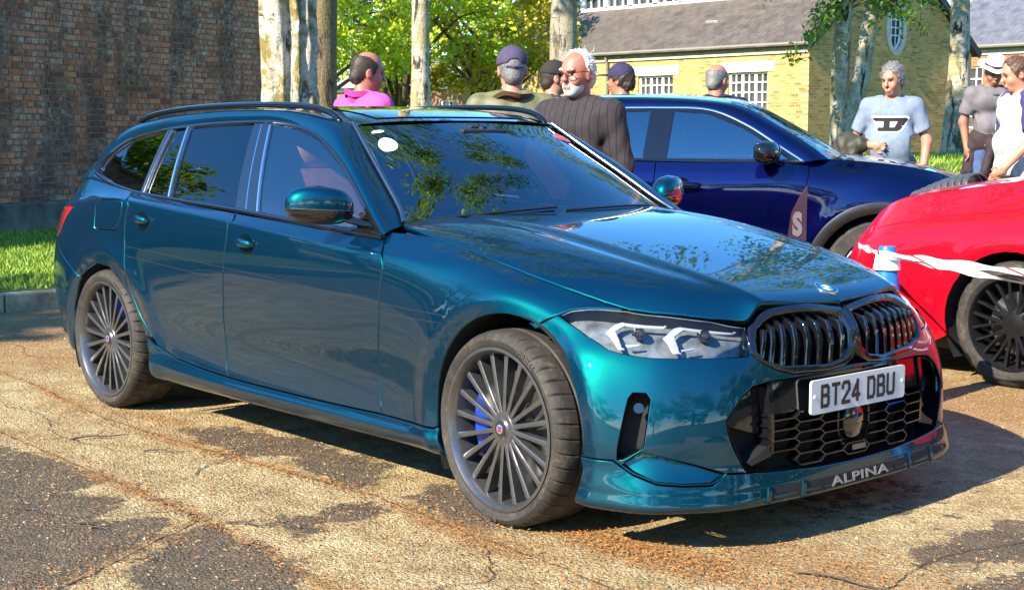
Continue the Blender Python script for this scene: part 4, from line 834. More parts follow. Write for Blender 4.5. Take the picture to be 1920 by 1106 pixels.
paint = car_paint('blue_green_paint', (.0001, .25, .10), (.0001, .006, .095), rough=.44, mixf=.25)
blackg = simple('gloss_black', (.006, .006, .007), .06, 0, .1, Coat_Weight=.6, Coat_Roughness=.03)
blackp = simple('black_plastic', (.014, .014, .015), .45, 0, .2, bump=.15, bscale=400)
dark = simple('dark_void', (.006, .006, .006), .8)
chrome = simple('bright_trim', (.75, .75, .76), .18, 1, .03)
satin = simple('satin_trim', (.25, .25, .26), .3, 1, .05)
tint = glass('tinted_screen', (.60, .68, .70), 2.7)
privacy = glass('privacy_glass', (.04, .04, .045), 1.6)
sideglass = glass('side_glass', (.60, .68, .66), 2.2)
lensm = glass('lamp_lens', (.92, .94, .95), 1.45)
whitep = simple('white_plastic', (.78, .80, .82), .25, 0, .03)
guide = simple('light_guide', (.62, .66, .70), .12, .15, .05, Transmission_Weight=.35, Coat_Weight=1.0)
redlens = simple('red_lens', (.42, .005, .01), .08, 0, .2, Coat_Weight=1.0)
hero = empty('estate_car')
tag(hero, 'metallic blue-green estate car with roof rails parked in the foreground', 'car')
A_ = lambda k: [list(q) for q in UV[k]]
Fl, Bl, Rl, ST, aF, aR = A_('F'), A_('B'), A_('R'), A_('ST'), A_('archF'), A_('archR')
lU, lL, cut, kO, kI, itk = A_('lampU'), A_('lampL'), A_('cut'), A_('kidO'), A_('kidI'), A_('intake')
UE = NU-1
pk = dict(fn=S, parent=hero, gap=.0038)
panel('door', [[12.95, 9]]+Fl+[ST[4], ST[3]]+Bl[::-1][1:]+[[10.0, 9]], paint, **pk)
panel('door', [[10.05, 9]]+Bl+[ST[2], ST[1], ST[0]]+Rl[::-1][1:]+[[7.70, 9]], paint, **pk)
# front wing
cut = cut[:3]
ci = min(range(len(aF)), key=lambda i: (aF[i][0]-16.6)**2+.3*(aF[i][1]-6.4)**2+(9 if aF[i][0] < 15 else 0))
panel('front_wing', Fl+[ST[6], ST[7]]+aF[2:ci+1]+cut[::-1]+lU[1:4]+[[17.98, 9], [12.85, 9]], paint, **pk)
panel('quarter_panel', [[7.70, 9], [4.0, 9], [4.0, 7.27], [4.2, 7.25], [5.05, 7.2], [5.44, 7.05], [4.8, 6.6]]+A_('rcut')+aR[4:11]+Rl[::-1][1:], paint,
      holes=[A_('fuel')], **pk)
panel('fuel_flap', A_('fuel'), paint, hero, fn=S, mirror=None)
panel('sill', [aR[10]]+ST+aF[2:3]+[aF[1], aF[0], [14.76, .5], [8.43, .5], aR[12], aR[11]], paint, **pk)
panel('tail_lamp', [[5.44, 7.05], [5.05, 7.2], [4.2, 7.25], [3, 7.4], [1.6, 7.5], [1.5, 6.6], [2.5, 6.3], [3.4, 6.15], [4.1, 6.2], [4.8, 6.6]], redlens, **pk)
panel('tailgate', [[0, 6.35], [1.5, 6.6], [1.6, 7.5], [3, 7.4], [4, 7.27], [4, 9], [0, 9]], paint, hero, fn=S, centre=0, mirror='join')
panel('rear_bumper', [[0, 6.3], [1.5, 6.55], [2.5, 6.25], [3.4, 6.12]]+A_('rcut')+aR[3::-1]+[[5.6, .4], [0, .4]], paint, hero, fn=S, centre=0, mirror='join')
# front bumper and splitter
lipl = [[21.29, 2.70]]+[A_('facet')[2]]+[[q[0], q[1]-.12] for q in A_('facet')[3:]]+[[18.55, 3.28], [17.9, 3.27]]
ce = max(i for i in range(len(aF)) if aF[i][1] > 3.2)
bump_out = cut[::-1]+lL[::-1]+[kO[15], kO[14], kO[13], kO[12], kO[11], kO[10], [UE, kO[9][1]-.25], [UE, 5.72], [23, 5.70], [22, 5.66]]+itk[:5]+lipl+aF[ci:ce+1][::-1]
panel('front_bumper', bump_out, paint, hero, holes=[A_('vent'), A_('facet')], fn=S, centre=UE, mirror='join')
lip_o = [[UE, 2.35], [23, 2.40], [22, 2.55]]+lipl+aF[ce+1:]+[[17.85, .4], [19, .35], [UE, .35]]
panel('front_splitter', lip_o, paint, hero, fn=S, centre=UE, mirror='join')
def Foff(o, fn=S):
    def g(u, v):
        P = fn(u, v); return P+nrm(fn, u, v)*(o(u, v) if callable(o) else o)
    return g
fct = np.array(A_('facet'))
panel('bumper_facet', fct, paint, hero, fn=Foff(lambda u, v: -.004-.022*np.clip((v-2.3)/1.0, 0, 1.2)[..., None]), gap=.001, thick=.01)
# air curtain slots
def offset_ring(k, d0, d1, name, mat, mirror=True):
    r = resample(np.asarray(k), .02, (.2, .09)); u, v = r[:, 0], r[:, 1]; p = S(u, v); n = nrm(S, u, v); K = len(r)
    V = np.concatenate([p+n*d0, p+n*d1]); F = [(i, (i+1) % K, K+(i+1) % K, K+i) for i in range(K)]
    o = fixn(mk(name, V, F, mat, hero), 30)
    if mirror: mirror_obj(o)
for nm, k, d, m in (('air_slot', A_('vent'), -.07, blackg),):
    offset_ring(k, -.001, d, nm+'_surround', m); panel(nm, k, dark, hero, fn=Foff(d+.004), gap=-.002, thick=.004)
sp = S(*[np.array([q]) for q in UV['vent'][1]])[0]
vn = np.array(A_('vent')); vc = vn[:3].mean(0)*.62+vn.mean(0)*.38
for sgn in (-1, 1):
    p = S(np.array([vc[0]]), np.array([vc[1]]))[0]; n = nrm(S, np.array([vc[0]]), np.array([vc[1]]))[0]
    m = MB(); m.lathe([(.0, .0), (.016, 0), (.016, -.004), (.011, -.006), (.010, -.001), (0, -.001)], n=20)
    o = m.build('parking_sensor', blackg, hero, 40)
    q = Vector(n*[1, -sgn*-1 if sgn < 0 else -1, 1] if False else (n[0], n[1] if sgn < 0 else -n[1], n[2]))
    o.location = (p[0]-n[0]*.012, (p[1]-n[1]*.012)*(1 if sgn < 0 else -1), p[2]); o.rotation_euler = q.to_track_quat('Z', 'Y').to_euler()
# ---- headlamps
lamp = lU+lL[1:]
lens = panel('headlamp', lamp, lensm, hero, fn=Foff(-.001), gap=.003, thick=.006, bevel=.002)
hous = simple('lamp_housing', (.20, .21, .215), .25, .35, .5, 22)
for side, lp in enumerate(lens):
    par = lp
    r = np.asarray(lamp)
    o = panel('lamp_bowl', lamp, hous, par, fn=Foff(-.055), gap=-.002, thick=.004, mirror=None)
    rr = resample(np.asarray(lamp), .02, (.2, .09)); p = S(rr[:, 0], rr[:, 1]); n = nrm(S, rr[:, 0], rr[:, 1]); K = len(rr)
    o2 = fixn(mk('lamp_wall', np.concatenate([p-n*.006, p-n*.055]), [(i, (i+1) % K, K+(i+1) % K, K+i) for i in range(K)], blackp, par), 30)
    parts = [o, o2]
    for k in ('drl1', 'drl2'): parts.append(panel('light_guide', A_(k), guide, par, fn=Foff(-.014), gap=.0045, thick=.010, bevel=.003, mirror=None))
    for k in ('drl3', 'drl4'): parts.append(panel('light_guide', A_(k), guide, par, fn=Foff(-.016), gap=.0025, thick=.008, bevel=.002, mirror=None))
    for c, rad in (((1215, 0), .017), ((1330, 0), .018)):
        u0, v0 = (18.75, 7.25) if c[0] == 1215 else (20.15, 7.45)
        pp = S(np.array([u0]), np.array([v0]))[0]; nn_ = nrm(S, np.array([u0]), np.array([v0]))[0]
        m = MB(); m.lathe([(0, -.012), (rad*.55, -.016), (rad*.85, -.024), (rad, -.034), (rad*1.15, -.034), (rad*1.15, -.055)], n=24)
        pr = m.build('projector_lens', simple('lamp_projector', (.03, .032, .04), .04, .3, .1, Coat_Weight=1.0), par, 40)
        d = Vector((1, -.35, 0)).normalized(); pr.matrix_world = Matrix.Translation(Vector(pp)) @ d.to_track_quat('Z', 'Y').to_matrix().to_4x4(); bpy.context.view_layer.update()
        me = pr.data; me.transform(pr.matrix_world); pr.matrix_world = Matrix.Identity(4); parts.append(pr)
    if side:
        for q in parts: q.data.transform(Matrix.Diagonal((1, -1, 1, 1))); q.data.flip_normals()
# ---- kidney grilles
kOc = [list(q) for q in kO]
for q in kOc: q[0] = min(q[0], UE-.02)
kIc = [[min(q[0], UE-.12), q[1]] for q in kI]
frames = panel('grille_frame', kOc, blackg, hero, holes=[kIc], fn=Foff(lambda u, v: .006+0*u[..., None]), gap=.001, thick=.05, bevel=.006)
panel('grille_backing', kOc, dark, hero, fn=Foff(-.05), gap=-.004, thick=.004)
kp = np.array(kIc); ul, ur = kp[:, 0].min()+.16, kp[:, 0].max()-.10
def vspan(u):
    vs = []
    for i in range(len(kp)):
        a, b = kp[i], kp[(i+1) % len(kp)]
        if (a[0]-u)*(b[0]-u) <= 0 and a[0] != b[0]: vs.append(a[1]+(b[1]-a[1])*(u-a[0])/(b[0]-a[0]))
    return min(vs), max(vs)
for k in range(8):
    u = ul+(ur-ul)*(k+.5)/8; v0, v1 = vspan(u)
    t = np.array([0, .35, .70, .77, .84, 1.0]); vv = v0+(v1-v0)*t; uu = np.full(6, u)
    p = S(uu, vv); n = nrm(S, uu, vv); off = np.array([-.006, .004, .008, .006, -.002, -.024])[:, None]
    c = p+n*off; du = S(uu+.05, vv)-S(uu-.05, vv); du /= np.linalg.norm(du, axis=1, keepdims=True)
    w = .0085; prof = [(-w, -.03), (-w, -.003), (-w*.75, 0), (-w*.25, 0), (-w*.12, -.004), (w*.12, -.004), (w*.25, 0), (w*.75, 0), (w, -.003), (w, -.03)]
    rows = [[c[i]+du[i]*a+n[i]*b for a, b in prof] for i in range(6)]
    o = loft('grille_slat', rows, blackg, hero, closed=True, caps=True, ang=35); mirror_obj(o)
# ---- lower intake: band with plate, mesh, ducts
def Sy(y, z, off=0.):
    """body surface point at lateral position y (negative = right) and height z on the nose"""
    yy = -abs(y); u = UE-abs(y)/.2; v = 4.
    u = np.clip(u, 19, UE)
    for _ in range(25):
        p = S(np.array([u]), np.array([v]))[0]; a = S(np.array([u+.01]), np.array([v]))[0]; b = S(np.array([u]), np.array([v+.01]))[0]
        J = np.array([[(a[1]-p[1])/.01, (b[1]-p[1])/.01], [(a[2]-p[2])/.01, (b[2]-p[2])/.01]])
        d = np.linalg.lstsq(J, np.array([yy-p[1], z-p[2]]), rcond=None)[0]; d *= min(1, .4/(abs(d).max()+1e-9)); u = min(max(u+d[0], 17), UE); v = min(max(v+d[1], 0), 9)
    p = S(np.array([u]), np.array([v]))[0]; n = nrm(S, np.array([u]), np.array([v]))[0]; p = p+n*off
    return np.array([p[0], p[1] if y < 0 else -p[1], p[2]])
def strip_yz(name, poly, off, mat, thick=.02, parent=None):
    """polygon on the nose given in (y,z), thickened backwards"""
    g = np.array(resample(np.asarray(poly, float), .03)); V, T, rg = cdt(g, [], np.stack(np.meshgrid(np.arange(-.6, .6, .04), np.arange(.1, .6, .03), indexing='ij'), -1).reshape(-1, 2), (1, 1))
    P = np.array([Sy(a, b, off) for a, b in V]); Q = P-np.array([thick, 0, 0]); n = len(P); r = rg[0]
    F = [tuple(t) for t in T]+[tuple(n+q for q in t[::-1]) for t in T]+[(r[i], r[(i+1) % len(r)], n+r[(i+1) % len(r)], n+r[i]) for i in range(len(r))]
    return fixn(mk(name, P if True else P, F, mat, parent or hero), 30) if False else fixn(mk(name, np.concatenate([P, Q]), F, mat, parent or hero), 30)
strip_yz('number_plate_carrier', [(-.40, .425), (.40, .425), (.40, .528), (.2, .536), (-.2, .536), (-.40, .528)], -.012, blackg, .02)
for s in (-1, 1):
    strip_yz('duct_blade', [(s*.405, .30), (s*.415, .30), (s*.425, .525), (s*.405, .525)], -.002, blackg, .07)
    strip_yz('duct_floor', [(s*.41, .295), (s*.50, .275), (s*.515, .285), (s*.42, .33)], -.006, blackp, .05)
    strip_yz('intake_cheek', [(s*.43, .36), (s*.56, .40), (s*.575, .425), (s*.50, .50), (s*.43, .515)], -.045, blackg, .01)
itp = [(-.484, .521), (-.534, .489), (-.59, .423), (-.586, .387), (-.538, .279), (-.524, .262)]
bk = [(y, z) for y, z in itp]+[(-.3, .235), (0, .225), (.3, .235)]+[(-y, z) for y, z in itp[::-1]]+[(.2, .535), (-.2, .535)]
strip_yz('intake_backing', bk, -.085, dark, .01)
rg = resample(np.array(bk), .03); pts = np.array([Sy(a, b, -.001) for a, b in rg]); K = len(pts)
fixn(mk('intake_surround', np.concatenate([pts, pts-np.array([.085, 0, 0])]), [(i, (i+1) % K, K+(i+1) % K, K+i) for i in range(K)], blackg, hero), 30)
# honeycomb bars
hw, hh = .24, .0168
for row in range(11):
    z0 = .255+row*hh
    for col in range(-3, 4):
        yc = col*hw+(hw/2 if row % 2 else 0)
        if abs(yc) > .50: continue
        segs = [((yc-.048, z0), (yc+.048, z0)), ((yc+.048, z0), (yc+.072, z0+hh)), ((yc-.048, z0), (yc-.072, z0+hh))]
        for (a, b), (c, d) in segs:
            lim = .43-(.09*max(0, (.33-b)/.07) if b < .33 else 0)
            if max(abs(a), abs(c)) > lim+.02 or max(b, d) > .44: continue
            if abs((a+c)/2) < .085 and .29 < (b+d)/2 < .44: continue
            p, q = Sy(a, b, -.022), Sy(c, d, -.022)
            M_ = [p, q]; e = np.array([.02, 0, 0]); t = q-p; w = np.cross(t, e); w = w/np.linalg.norm(w)*.0019
            m = MB(); m.add([p-w+e, p+w+e, q+w+e, q-w+e, p-w-e, p+w-e, q+w-e, q-w-e], [(0, 1, 2, 3), (4, 7, 6, 5), (0, 4, 5, 1), (1, 5, 6, 2), (2, 6, 7, 3), (3, 7, 4, 0)]); m.build('honeycomb_bar', blackg, hero)
# radar sensor disc in its housing
m = MB(); m.lathe([(0, .012), (.052, .010), (.058, .006), (.060, -.02)], c=(0, 0, 0), n=32, axis='x')
o = m.build('radar_disc', simple('sensor_gloss', (.02, .017, .012), .05, 0, .1, Coat_Weight=1.0), hero, 40); o.location = Sy(0, .355, -.02)
hx = [(-.075, .425), (-.085, .39), (-.085, .335), (-.06, .285), (.06, .285), (.085, .335), (.085, .39), (.075, .425)]
m = MB()
for i in range(len(hx)-1):
    p, q = Sy(*hx[i], -.016), Sy(*hx[i+1], -.016); m.tube([p, q], .006, 6)
m.build('radar_surround', blackg, hero, 40)
strip_yz('badge', [(-.02, .262), (.055, .262), (.055, .279), (-.02, .279)], -.004, satin, .006)
# ALPINA slot under the nose with strakes
strip_yz('splitter_slot', [(-.455, .158), (.455, .158), (.43, .198), (-.43, .198)], .0015, dark, .004)
for y in (-.455, -.30, .30, .455):
    strip_yz('strake', [(y-.008, .155), (y+.008, .155), (y+.008+.012*np.sign(y)*-1, .205), (y-.008+.012*np.sign(y)*-1, .205)], .006, paint, .006)
def text_mesh(name, s, size, mat, parent, bold=.0, extrude=.001, xs=1.0, spacing=1.0):
    c = bpy.data.curves.new(name, 'FONT'); c.body = s; c.size = size; c.align_x = 'CENTER'; c.align_y = 'CENTER'; c.offset = bold; c.extrude = extrude; c.space_character = spacing
    t = bpy.data.objects.new(name, c); COL.objects.link(t); bpy.context.view_layer.update()
    me = bpy.data.meshes.new_from_object(t.evaluated_get(bpy.context.evaluated_depsgraph_get())); bpy.data.objects.remove(t)
    me.transform(Matrix.Diagonal((xs, 1, 1, 1))); me.materials.clear(); me.materials.append(mat)
    o = bpy.data.objects.new(name, me); return link(o, parent)
lett = simple('grey_letters', (.30, .29, .28), .4, .3, .05)
tx = text_mesh('lettering', 'ALPINA', .045, lett, hero, .0010, .0005, 1.95, 1.08)
for v in tx.data.vertices:
    p = Sy(v.co.x, .178+v.co.y*.9, .0035+v.co.z); v.co = p
tx.data.update()
# number plate
pl = empty('number_plate', parent=hero); platem = simple('plate_white', (.70, .70, .66), .35, 0, .03)
m = MB(); W_, H_ = .26, .0555; rr = .012
poly = []
for cx, cy, a0 in ((W_-rr, H_-rr, 0), (-W_+rr, H_-rr, 90), (-W_+rr, -H_+rr, 180), (W_-rr, -H_+rr, 270)):
    poly += [(cx+rr*math.cos(R(a0+k*22.5)), cy+rr*math.sin(R(a0+k*22.5))) for k in range(5)]
MP = Matrix.Translation((.7785, 0, .4638)) @ Matrix(((0, 0, 1, 0), (1, 0, 0, 0), (0, 1, 0, 0), (0, 0, 0, 1)))
m.prism(poly, .008, MP); m.build('plate', platem, pl)
ink = simple('plate_ink', (.012, .012, .012), .4)
# characters drawn as heavy strokes with small serifs, like pressed UK plates
GL = {'B': [((0, 0), (0, 1)), ((0, 1), (.72, 1)), ((0, 0), (.8, 0)), ((0, .53), (.72, .53)), ((.72, 1), (.9, .9)), ((.9, .9), (.9, .64)), ((.9, .64), (.72, .53)), ((.72, .53), (.95, .42)), ((.95, .42), (.95, .12)), ((.95, .12), (.8, 0))],
      'T': [((.5, 0), (.5, 1)), ((0, 1), (1, 1))],
      '2': [((0, .74), (0, .86)), ((0, .86), (.16, 1)), ((.16, 1), (.82, 1)), ((.82, 1), (.97, .86)), ((.97, .86), (.97, .62)), ((.97, .62), (0, .08)), ((0, .08), (0, 0)), ((0, 0), (1, 0))],
      '4': [((.72, 0), (.72, 1)), ((.72, 1), (0, .30)), ((0, .26), (1, .26))],
      'D': [((0, 0), (0, 1)), ((0, 1), (.74, 1)), ((.74, 1), (.95, .84)), ((.95, .84), (.95, .16)), ((.95, .16), (.74, 0)), ((.74, 0), (0, 0))],
      'U': [((0, 1), (0, .14)), ((0, .14), (.16, 0)), ((.16, 0), (.82, 0)), ((.82, 0), (.97, .14)), ((.97, .14), (.97, 1))]}
cw, chh, stw = .036, .065, .0125; x = -.2045
for ch in 'BT24 DBU':
    if ch == ' ': x += .030; continue
    m = MB()
    for (ax, ay), (bx_, by) in GL[ch]:
        a = np.array([x+ax*cw, -chh/2+ay*chh]); b = np.array([x+bx_*cw, -chh/2+by*chh]); d = b-a; L = np.linalg.norm(d); d /= L; e = np.array([-d[1], d[0]])*stw/2; a = a-d*stw*.38; b = b+d*stw*.38
        m.prism([tuple(a-e), tuple(b-e), tuple(b+e), tuple(a+e)], .0012+.0001*len(m.v)/8, MP @ Matrix.Translation((0, 0, .008)))
    m.build('plate_character', ink, pl); x += cw+.0195
for s in (-1, 1):
    m = MB(); m.lathe([(0, .0035), (.005, .003), (.0065, 0)], n=12, axis='x'); o = m.build('plate_screw', whitep, pl, 40); o.location = (.787, s*.243, .466)
# ---- bonnet
ZC = [(-.75, 1.0), (-.6, .996), (-.3, .972), (.05, .917), (.42, .845), (.60, .799), (.67, .775), (.72, .738)]
ZR = [(-.75, .998), (-.6, .994), (-.3, .970), (0, .923), (.42, .845), (.60, .800), (.68, .764), (.72, .738)]
ZE = [(-.75, .966), (-.6, .949), (-.46, .926), (-.15, .872), (.08, .824), (.237, .787), (.387, .746), (.5, .735), (.585, .722), (.655, .715), (.72, .712)]
YE = [(-.75, .735), (-.6, .755), (-.46, .76), (-.15, .78), (.08, .77), (.237, .74), (.387, .683), (.5, .60), (.585, .515), (.655, .435), (.72, .40)]
def smooth_tab(tab):
    c = catmull(np.array(tab), 10); return c[:, 0], c[:, 1]
_zc, _zr, _ze, _ye = map(smooth_tab, (ZC, ZR, ZE, YE))
def bonnet(yy, x):
    yy = np.asarray(yy, float); x = np.asarray(x, float); a = np.abs(yy)
    zc = np.interp(x, *_zc); zr = np.interp(x, *_zr); ze = np.interp(x, *_ze); ye = np.interp(x, *_ye)
    yr = np.interp(x, [-.7, .68], [.47, .372]); yr = np.minimum(yr, ye-.02)
    zi = zc-(zc-zr)*(a/yr)**2-.006*np.sin(np.pi*np.clip(a/yr, 0, 1))*np.clip((.6-x)/.4, 0, 1)*.0
    t = np.clip((a-yr)/(ye-yr), 0, 1.3)
    kf = np.clip((x-.40)/.22, 0, 1)
    zo = zr-(zr-ze)*((.22*t+.78*np.abs(t)**2.8)*(1-kf)+(.8*t+.2*t*t)*kf)-.007*np.exp(-((t-.14)/.12)**2)*(t > 0)*np.clip((.66-x)/.3, 0, 1)
    k = 1/(1+np.exp(-(a-yr)/.004)); z = zi*(1-k)+zo*k
    return np.stack([x, -yy, z], -1)
edge = [(.735, -.735)]+[(float(np.interp(x, *_ye)), x) for x in (-.6, -.46, -.3, -.15, 0, .08, .16, .237, .31, .387, .45, .5, .54, .585, .62, .655)]
kt = [S(np.array([q[0]]), np.array([q[1]]))[0] for q in kO[1:6]]
bo = [(0, -.60), (.2, -.612), (.4, -.64), (.6, -.69)]+edge+[(.42, .662)]+[(-p[1], p[0]-.002) for p in kt]+[(0, .706)]
panel('bonnet', bo, paint, hero, fn=bonnet, scale=(1, 1), grid=(.014, .026), gap=.003, centre=0, mirror='join')
panel('bonnet_liner', bo, dark, hero, fn=Foff(-.03, bonnet), scale=(1, 1), grid=(.05, .05), gap=.004, thick=.004, centre=0, mirror='join')
# roundel
rd = empty('roundel', parent=hero); pc = bonnet(np.array([0.]), np.array([.642]))[0]; nc = nrm(bonnet, np.array([0.]), np.array([.642]), .03)[0]
MR = Matrix.Translation(Vector(pc)) @ Vector(nc).to_track_quat('Z', 'X').to_matrix().to_4x4()
fx = (MR.to_3x3().inverted() @ Vector((1, 0, 0))); ang0 = math.atan2(fx.y, fx.x)   # local angle of "forward"
def disc_sector(r0, r1, a0, a1, h, n=12):
    m = MB(); v = []; f = []
    for k in range(n+1):
        a = a0+(a1-a0)*k/n
        for r in (r0, r1): v.append(tuple(MR @ Vector((r*math.cos(a), r*math.sin(a), h))))
    for k in range(n): f.append((2*k, 2*k+1, 2*k+3, 2*k+2))
    # skirt
    b = len(v)
    for k in range(n+1):
        a = a0+(a1-a0)*k/n; v.append(tuple(MR @ Vector((r1*math.cos(a), r1*math.sin(a), -.004))))
    for k in range(n): f.append((2*k+1, b+k, b+k+1, 2*k+3))
    return m.add(v, f)
disc_sector(.0365, .041, 0, 2*math.pi, .004, 40).build('roundel_rim', chrome, rd)
disc_sector(.0245, .0365, 0, 2*math.pi, .0035, 40).build('roundel_ring', simple('roundel_black', (.008, .009, .02), .1), rd)
disc_sector(.0225, .0245, 0, 2*math.pi, .004, 40).build('roundel_line', chrome, rd)
rb = simple('roundel_blue', (.02, .25, .62), .12); rw = simple('roundel_white', (.8, .8, .8), .12)
for k in range(4): disc_sector(0, .0225, ang0+k*math.pi/2, ang0+(k+1)*math.pi/2, .0035).build('roundel_quarter', rw if k % 2 else rb, rd)
for k, chx in enumerate('BMW'):
    t = text_mesh('roundel_letter', chx, .013, chrome, rd, .0004, .0003)
    a = ang0+math.pi+R((k-1)*-52); t.data.transform(MR @ Matrix.Rotation(a, 4, 'Z') @ Matrix.Translation((.0305, 0, .0042)) @ Matrix.Rotation(-math.pi/2, 4, 'Z'))
# ---- greenhouse
def GH(x, z): 
    x = np.asarray(x, float); z = np.asarray(z, float); return np.stack([x, -Yg(x, z), z], -1)
dL = A_('dloL'); dU = A_('dloU')
dlo = dL+dU[::-1][1:-1]
gl = [A_('gF'), A_('gR'), A_('gX'), A_('gQ')]
panel('window_frame', dlo, blackg, hero, holes=gl, fn=GH, scale=(1, 1), grid=(.05, .04), gap=.001, thick=.03)
for k, g_ in zip(('window', 'window', 'window', 'window'), gl):
    panel(k, g_, sideglass if g_ is gl[0] else privacy, hero, fn=Foff(-.006, GH), scale=(1, 1), grid=(.05, .04), gap=.0005, thick=.004, bevel=.001)
def gp(k, n=6): return catmull(np.array(k), n)
band('belt_moulding', gp(dL), Foff(.001, GH), .022, blackg, hero, off=.004, h=.005)
band('window_moulding', gp(dU), Foff(.001, GH), .014, blackg, hero, off=.003, h=.004)
gF, gR_, gX = gl[0], gl[1], gl[2]
band('pillar_trim', np.linspace(gF[0], gF[-1], 8), Foff(.0, GH), .016, chrome, hero, off=.003, h=.003)
band('pillar_trim', np.linspace(gR_[0], gR_[-1], 8)-[.035, 0], Foff(.0, GH), .016, chrome, hero, off=.003, h=.003)
band('pillar_trim', np.linspace(gX[0], gX[-1], 8)-[.012, 0], Foff(.0, GH), .012, satin, hero, off=.003, h=.003)
band('pillar_trim', np.linspace(gX[0], gX[-1], 8)-[.045, 0], Foff(.0, GH), .010, satin, hero, off=.003, h=.003)
bp = np.array([gR_[1], gR_[2]])
band('pillar_gap', np.linspace((np.array(gR_[1])+gF[0])/2, (np.array(gR_[2])+gF[-1])/2, 6), Foff(.0, GH), .006, chrome, hero, off=.001, h=.0015)
K2 = [(-.725, .738, .962), (-.80, .70, 1.012), (-.95, .656, 1.110), (-1.12, .606, 1.217), (-1.30, .553, 1.333), (-1.45, .550, 1.368), (-1.62, .55, 1.390), (-1.80, .55, 1.400), (-2.20, .55, 1.405), (-2.60, .553, 1.392), (-2.80, .555, 1.378), (-3.06, .56, 1.348), (-3.24, .565, 1.305), (-3.34, .572, 1.255), (-3.39, .58, 1.21), (-3.46, .592, 1.15), (-3.53, .61, 1.09), (-3.59, .63, 1.045)]
du_ = dU[::-1]
K1 = [GH(*q) for q in du_]+[S(np.array([q]), np.array([9.]))[0] for q in (5.0, 4.5, 4.0)]
K1 = np.array([np.asarray(q).reshape(3) for q in K1]); K2 = np.array(K2)*[1, -1, 1]
a = catmull(K1, 6); b = catmull(K2, 6); rows = []
cen = np.array([-1.9, 0, .9])
for s in np.linspace(0, 1, 13):
    p = a*(1-s)+b*s; o = p-cen; o[:, 0] *= .25; o /= np.linalg.norm(o, axis=1, keepdims=True)
    rows.append(p+o*(.028*math.sin(math.pi*s)+.004*(1-s))[..., None] if False else p+o*(.028*math.sin(math.pi*s)+.003))
side_fr = loft('roof_pillar', rows, paint, hero); mirror_obj(side_fr)
ua = np.linspace(4, 8.0, 26); Aq = S(ua, np.full(26, 9.)); zl = np.array(dL); Bq = []
for q in Aq:
    xx = min(max(q[0], -3.224), -2.4); g_ = GH(xx, float(np.interp(xx, zl[:, 0], zl[:, 1]))+.004); w_ = np.clip((q[0]+3.40)/.16, 0, 1); Bq.append(q*(1-w_)+g_*w_)
o = loft('quarter_shoulder', [Aq*.999+[0, 0, -.012], Aq+[0, 0, -.002], (Aq+np.array(Bq))/2+[0, -.004, .003], Bq], paint, hero); mirror_obj(o)
# windscreen
ap = K2[:5].copy(); ap[:, 1] += .004; ap = catmull(ap, 5)
wc0, wc1 = np.array([-.60, 0, .975]), np.array([-1.215, 0, 1.350])
def wsf(s, t, inset=0.):
    """s 0..1 up the screen, t -1 right .. 1 left"""
    s = np.asarray(s, float); t = np.asarray(t, float); k = np.clip(s, 0, 1)*(len(ap)-1)
    e = np.stack([np.interp(k, np.arange(len(ap)), ap[:, i]) for i in range(3)], -1)
    c = wc0+(wc1-wc0)*s[..., None]; c = c+np.array([.022, 0, .03])*np.sin(np.pi*s)[..., None]
    w = (1-np.abs(t)**2.2)[..., None]; y = e[..., 1]*-t
    p = e*(1-w)+c*w; p[..., 1] = y
    return p
sg, tg = np.linspace(0, 1, 25), np.linspace(-1, 1, 49)
rows = [wsf(np.full(49, s), tg) for s in sg]
ws = loft('windscreen', rows, tint, hero)
fr_rows = lambda s0, s1, t0, t1, n, k: [wsf(np.full(k, s), np.linspace(t0, t1, k))+np.array([-.004, 0, -.004]) for s in np.linspace(s0, s1, n)]
loft('windscreen_frit', fr_rows(0, .075, -1, 1, 3, 41), blackg, hero); loft('windscreen_frit', fr_rows(.965, 1, -1, 1, 2, 41), blackg, hero)
for s in (-1, 1): loft('windscreen_frit', fr_rows(.05, .98, s*.955, s, 12, 3), blackg, hero)
m = MB(); m.tube(ap+np.array([.006, -.002, .012]), .0105, 8); o = m.build('screen_moulding', satin, hero, 50); mirror_obj(o)
# cowl
cw_rows = []
for t in np.linspace(-1, 1, 31):
    p = wsf(np.array([0.]), np.array([t]))[0]; yb = abs(p[1]); xb = float(np.interp(yb, [0, .2, .4, .6, .735], [-.60, -.612, -.64, -.69, -.735]))
    q = bonnet(np.array([-p[1]]), np.array([xb]))[0]
    cw_rows.append([p+[0, 0, -.004], (p+q)/2+[0, 0, -.022], q+[-.004, 0, -.018]])
loft('scuttle_panel', cw_rows, blackp, hero)
for y0, y1 in ((-.62, -.05), (-.02, .55)):
    t0, t1 = -y0/.74*-1, -y1/.74*-1
    ts = np.linspace(t0, t1, 10); P = np.array([wsf(np.array([.028+.03*k/9]), np.array([t]))[0] for k, t in enumerate(ts)])+[.006, 0, .012]
    m = MB(); m.tube(P, .006, 6); m.build('wiper', blackp, hero, 40)
# roof
rx = np.linspace(0, 1, 30); tops = catmull(K2[4:14], 5); rows = []
zc_t = ([-3.4, -3.2, -3.0, -2.6, -2.2, -1.8, -1.5, -1.3, -1.2], [1.30, 1.352, 1.382, 1.412, 1.424, 1.42, 1.402, 1.372, 1.353])
for e in tops:
    row = []
    sft = .085*max(0, 1-(abs(e[0]+1.30))/.5) if e[0] > -1.8 else 0
    for t in np.linspace(-1, 1, 33):
        w = 1-abs(t)**2.4; x = e[0]+sft*w; zc = np.interp(x, *zc_t)
        row.append((x, -e[1]*-t, e[2]*(1-w)+max(zc, e[2])*w))
    rows.append(row)
loft('roof', rows, paint, hero)
R_ = np.array(rows); sub = R_[2:30, 4:29]+[0, 0, .004]
loft('glass_roof', sub, blackg, hero)
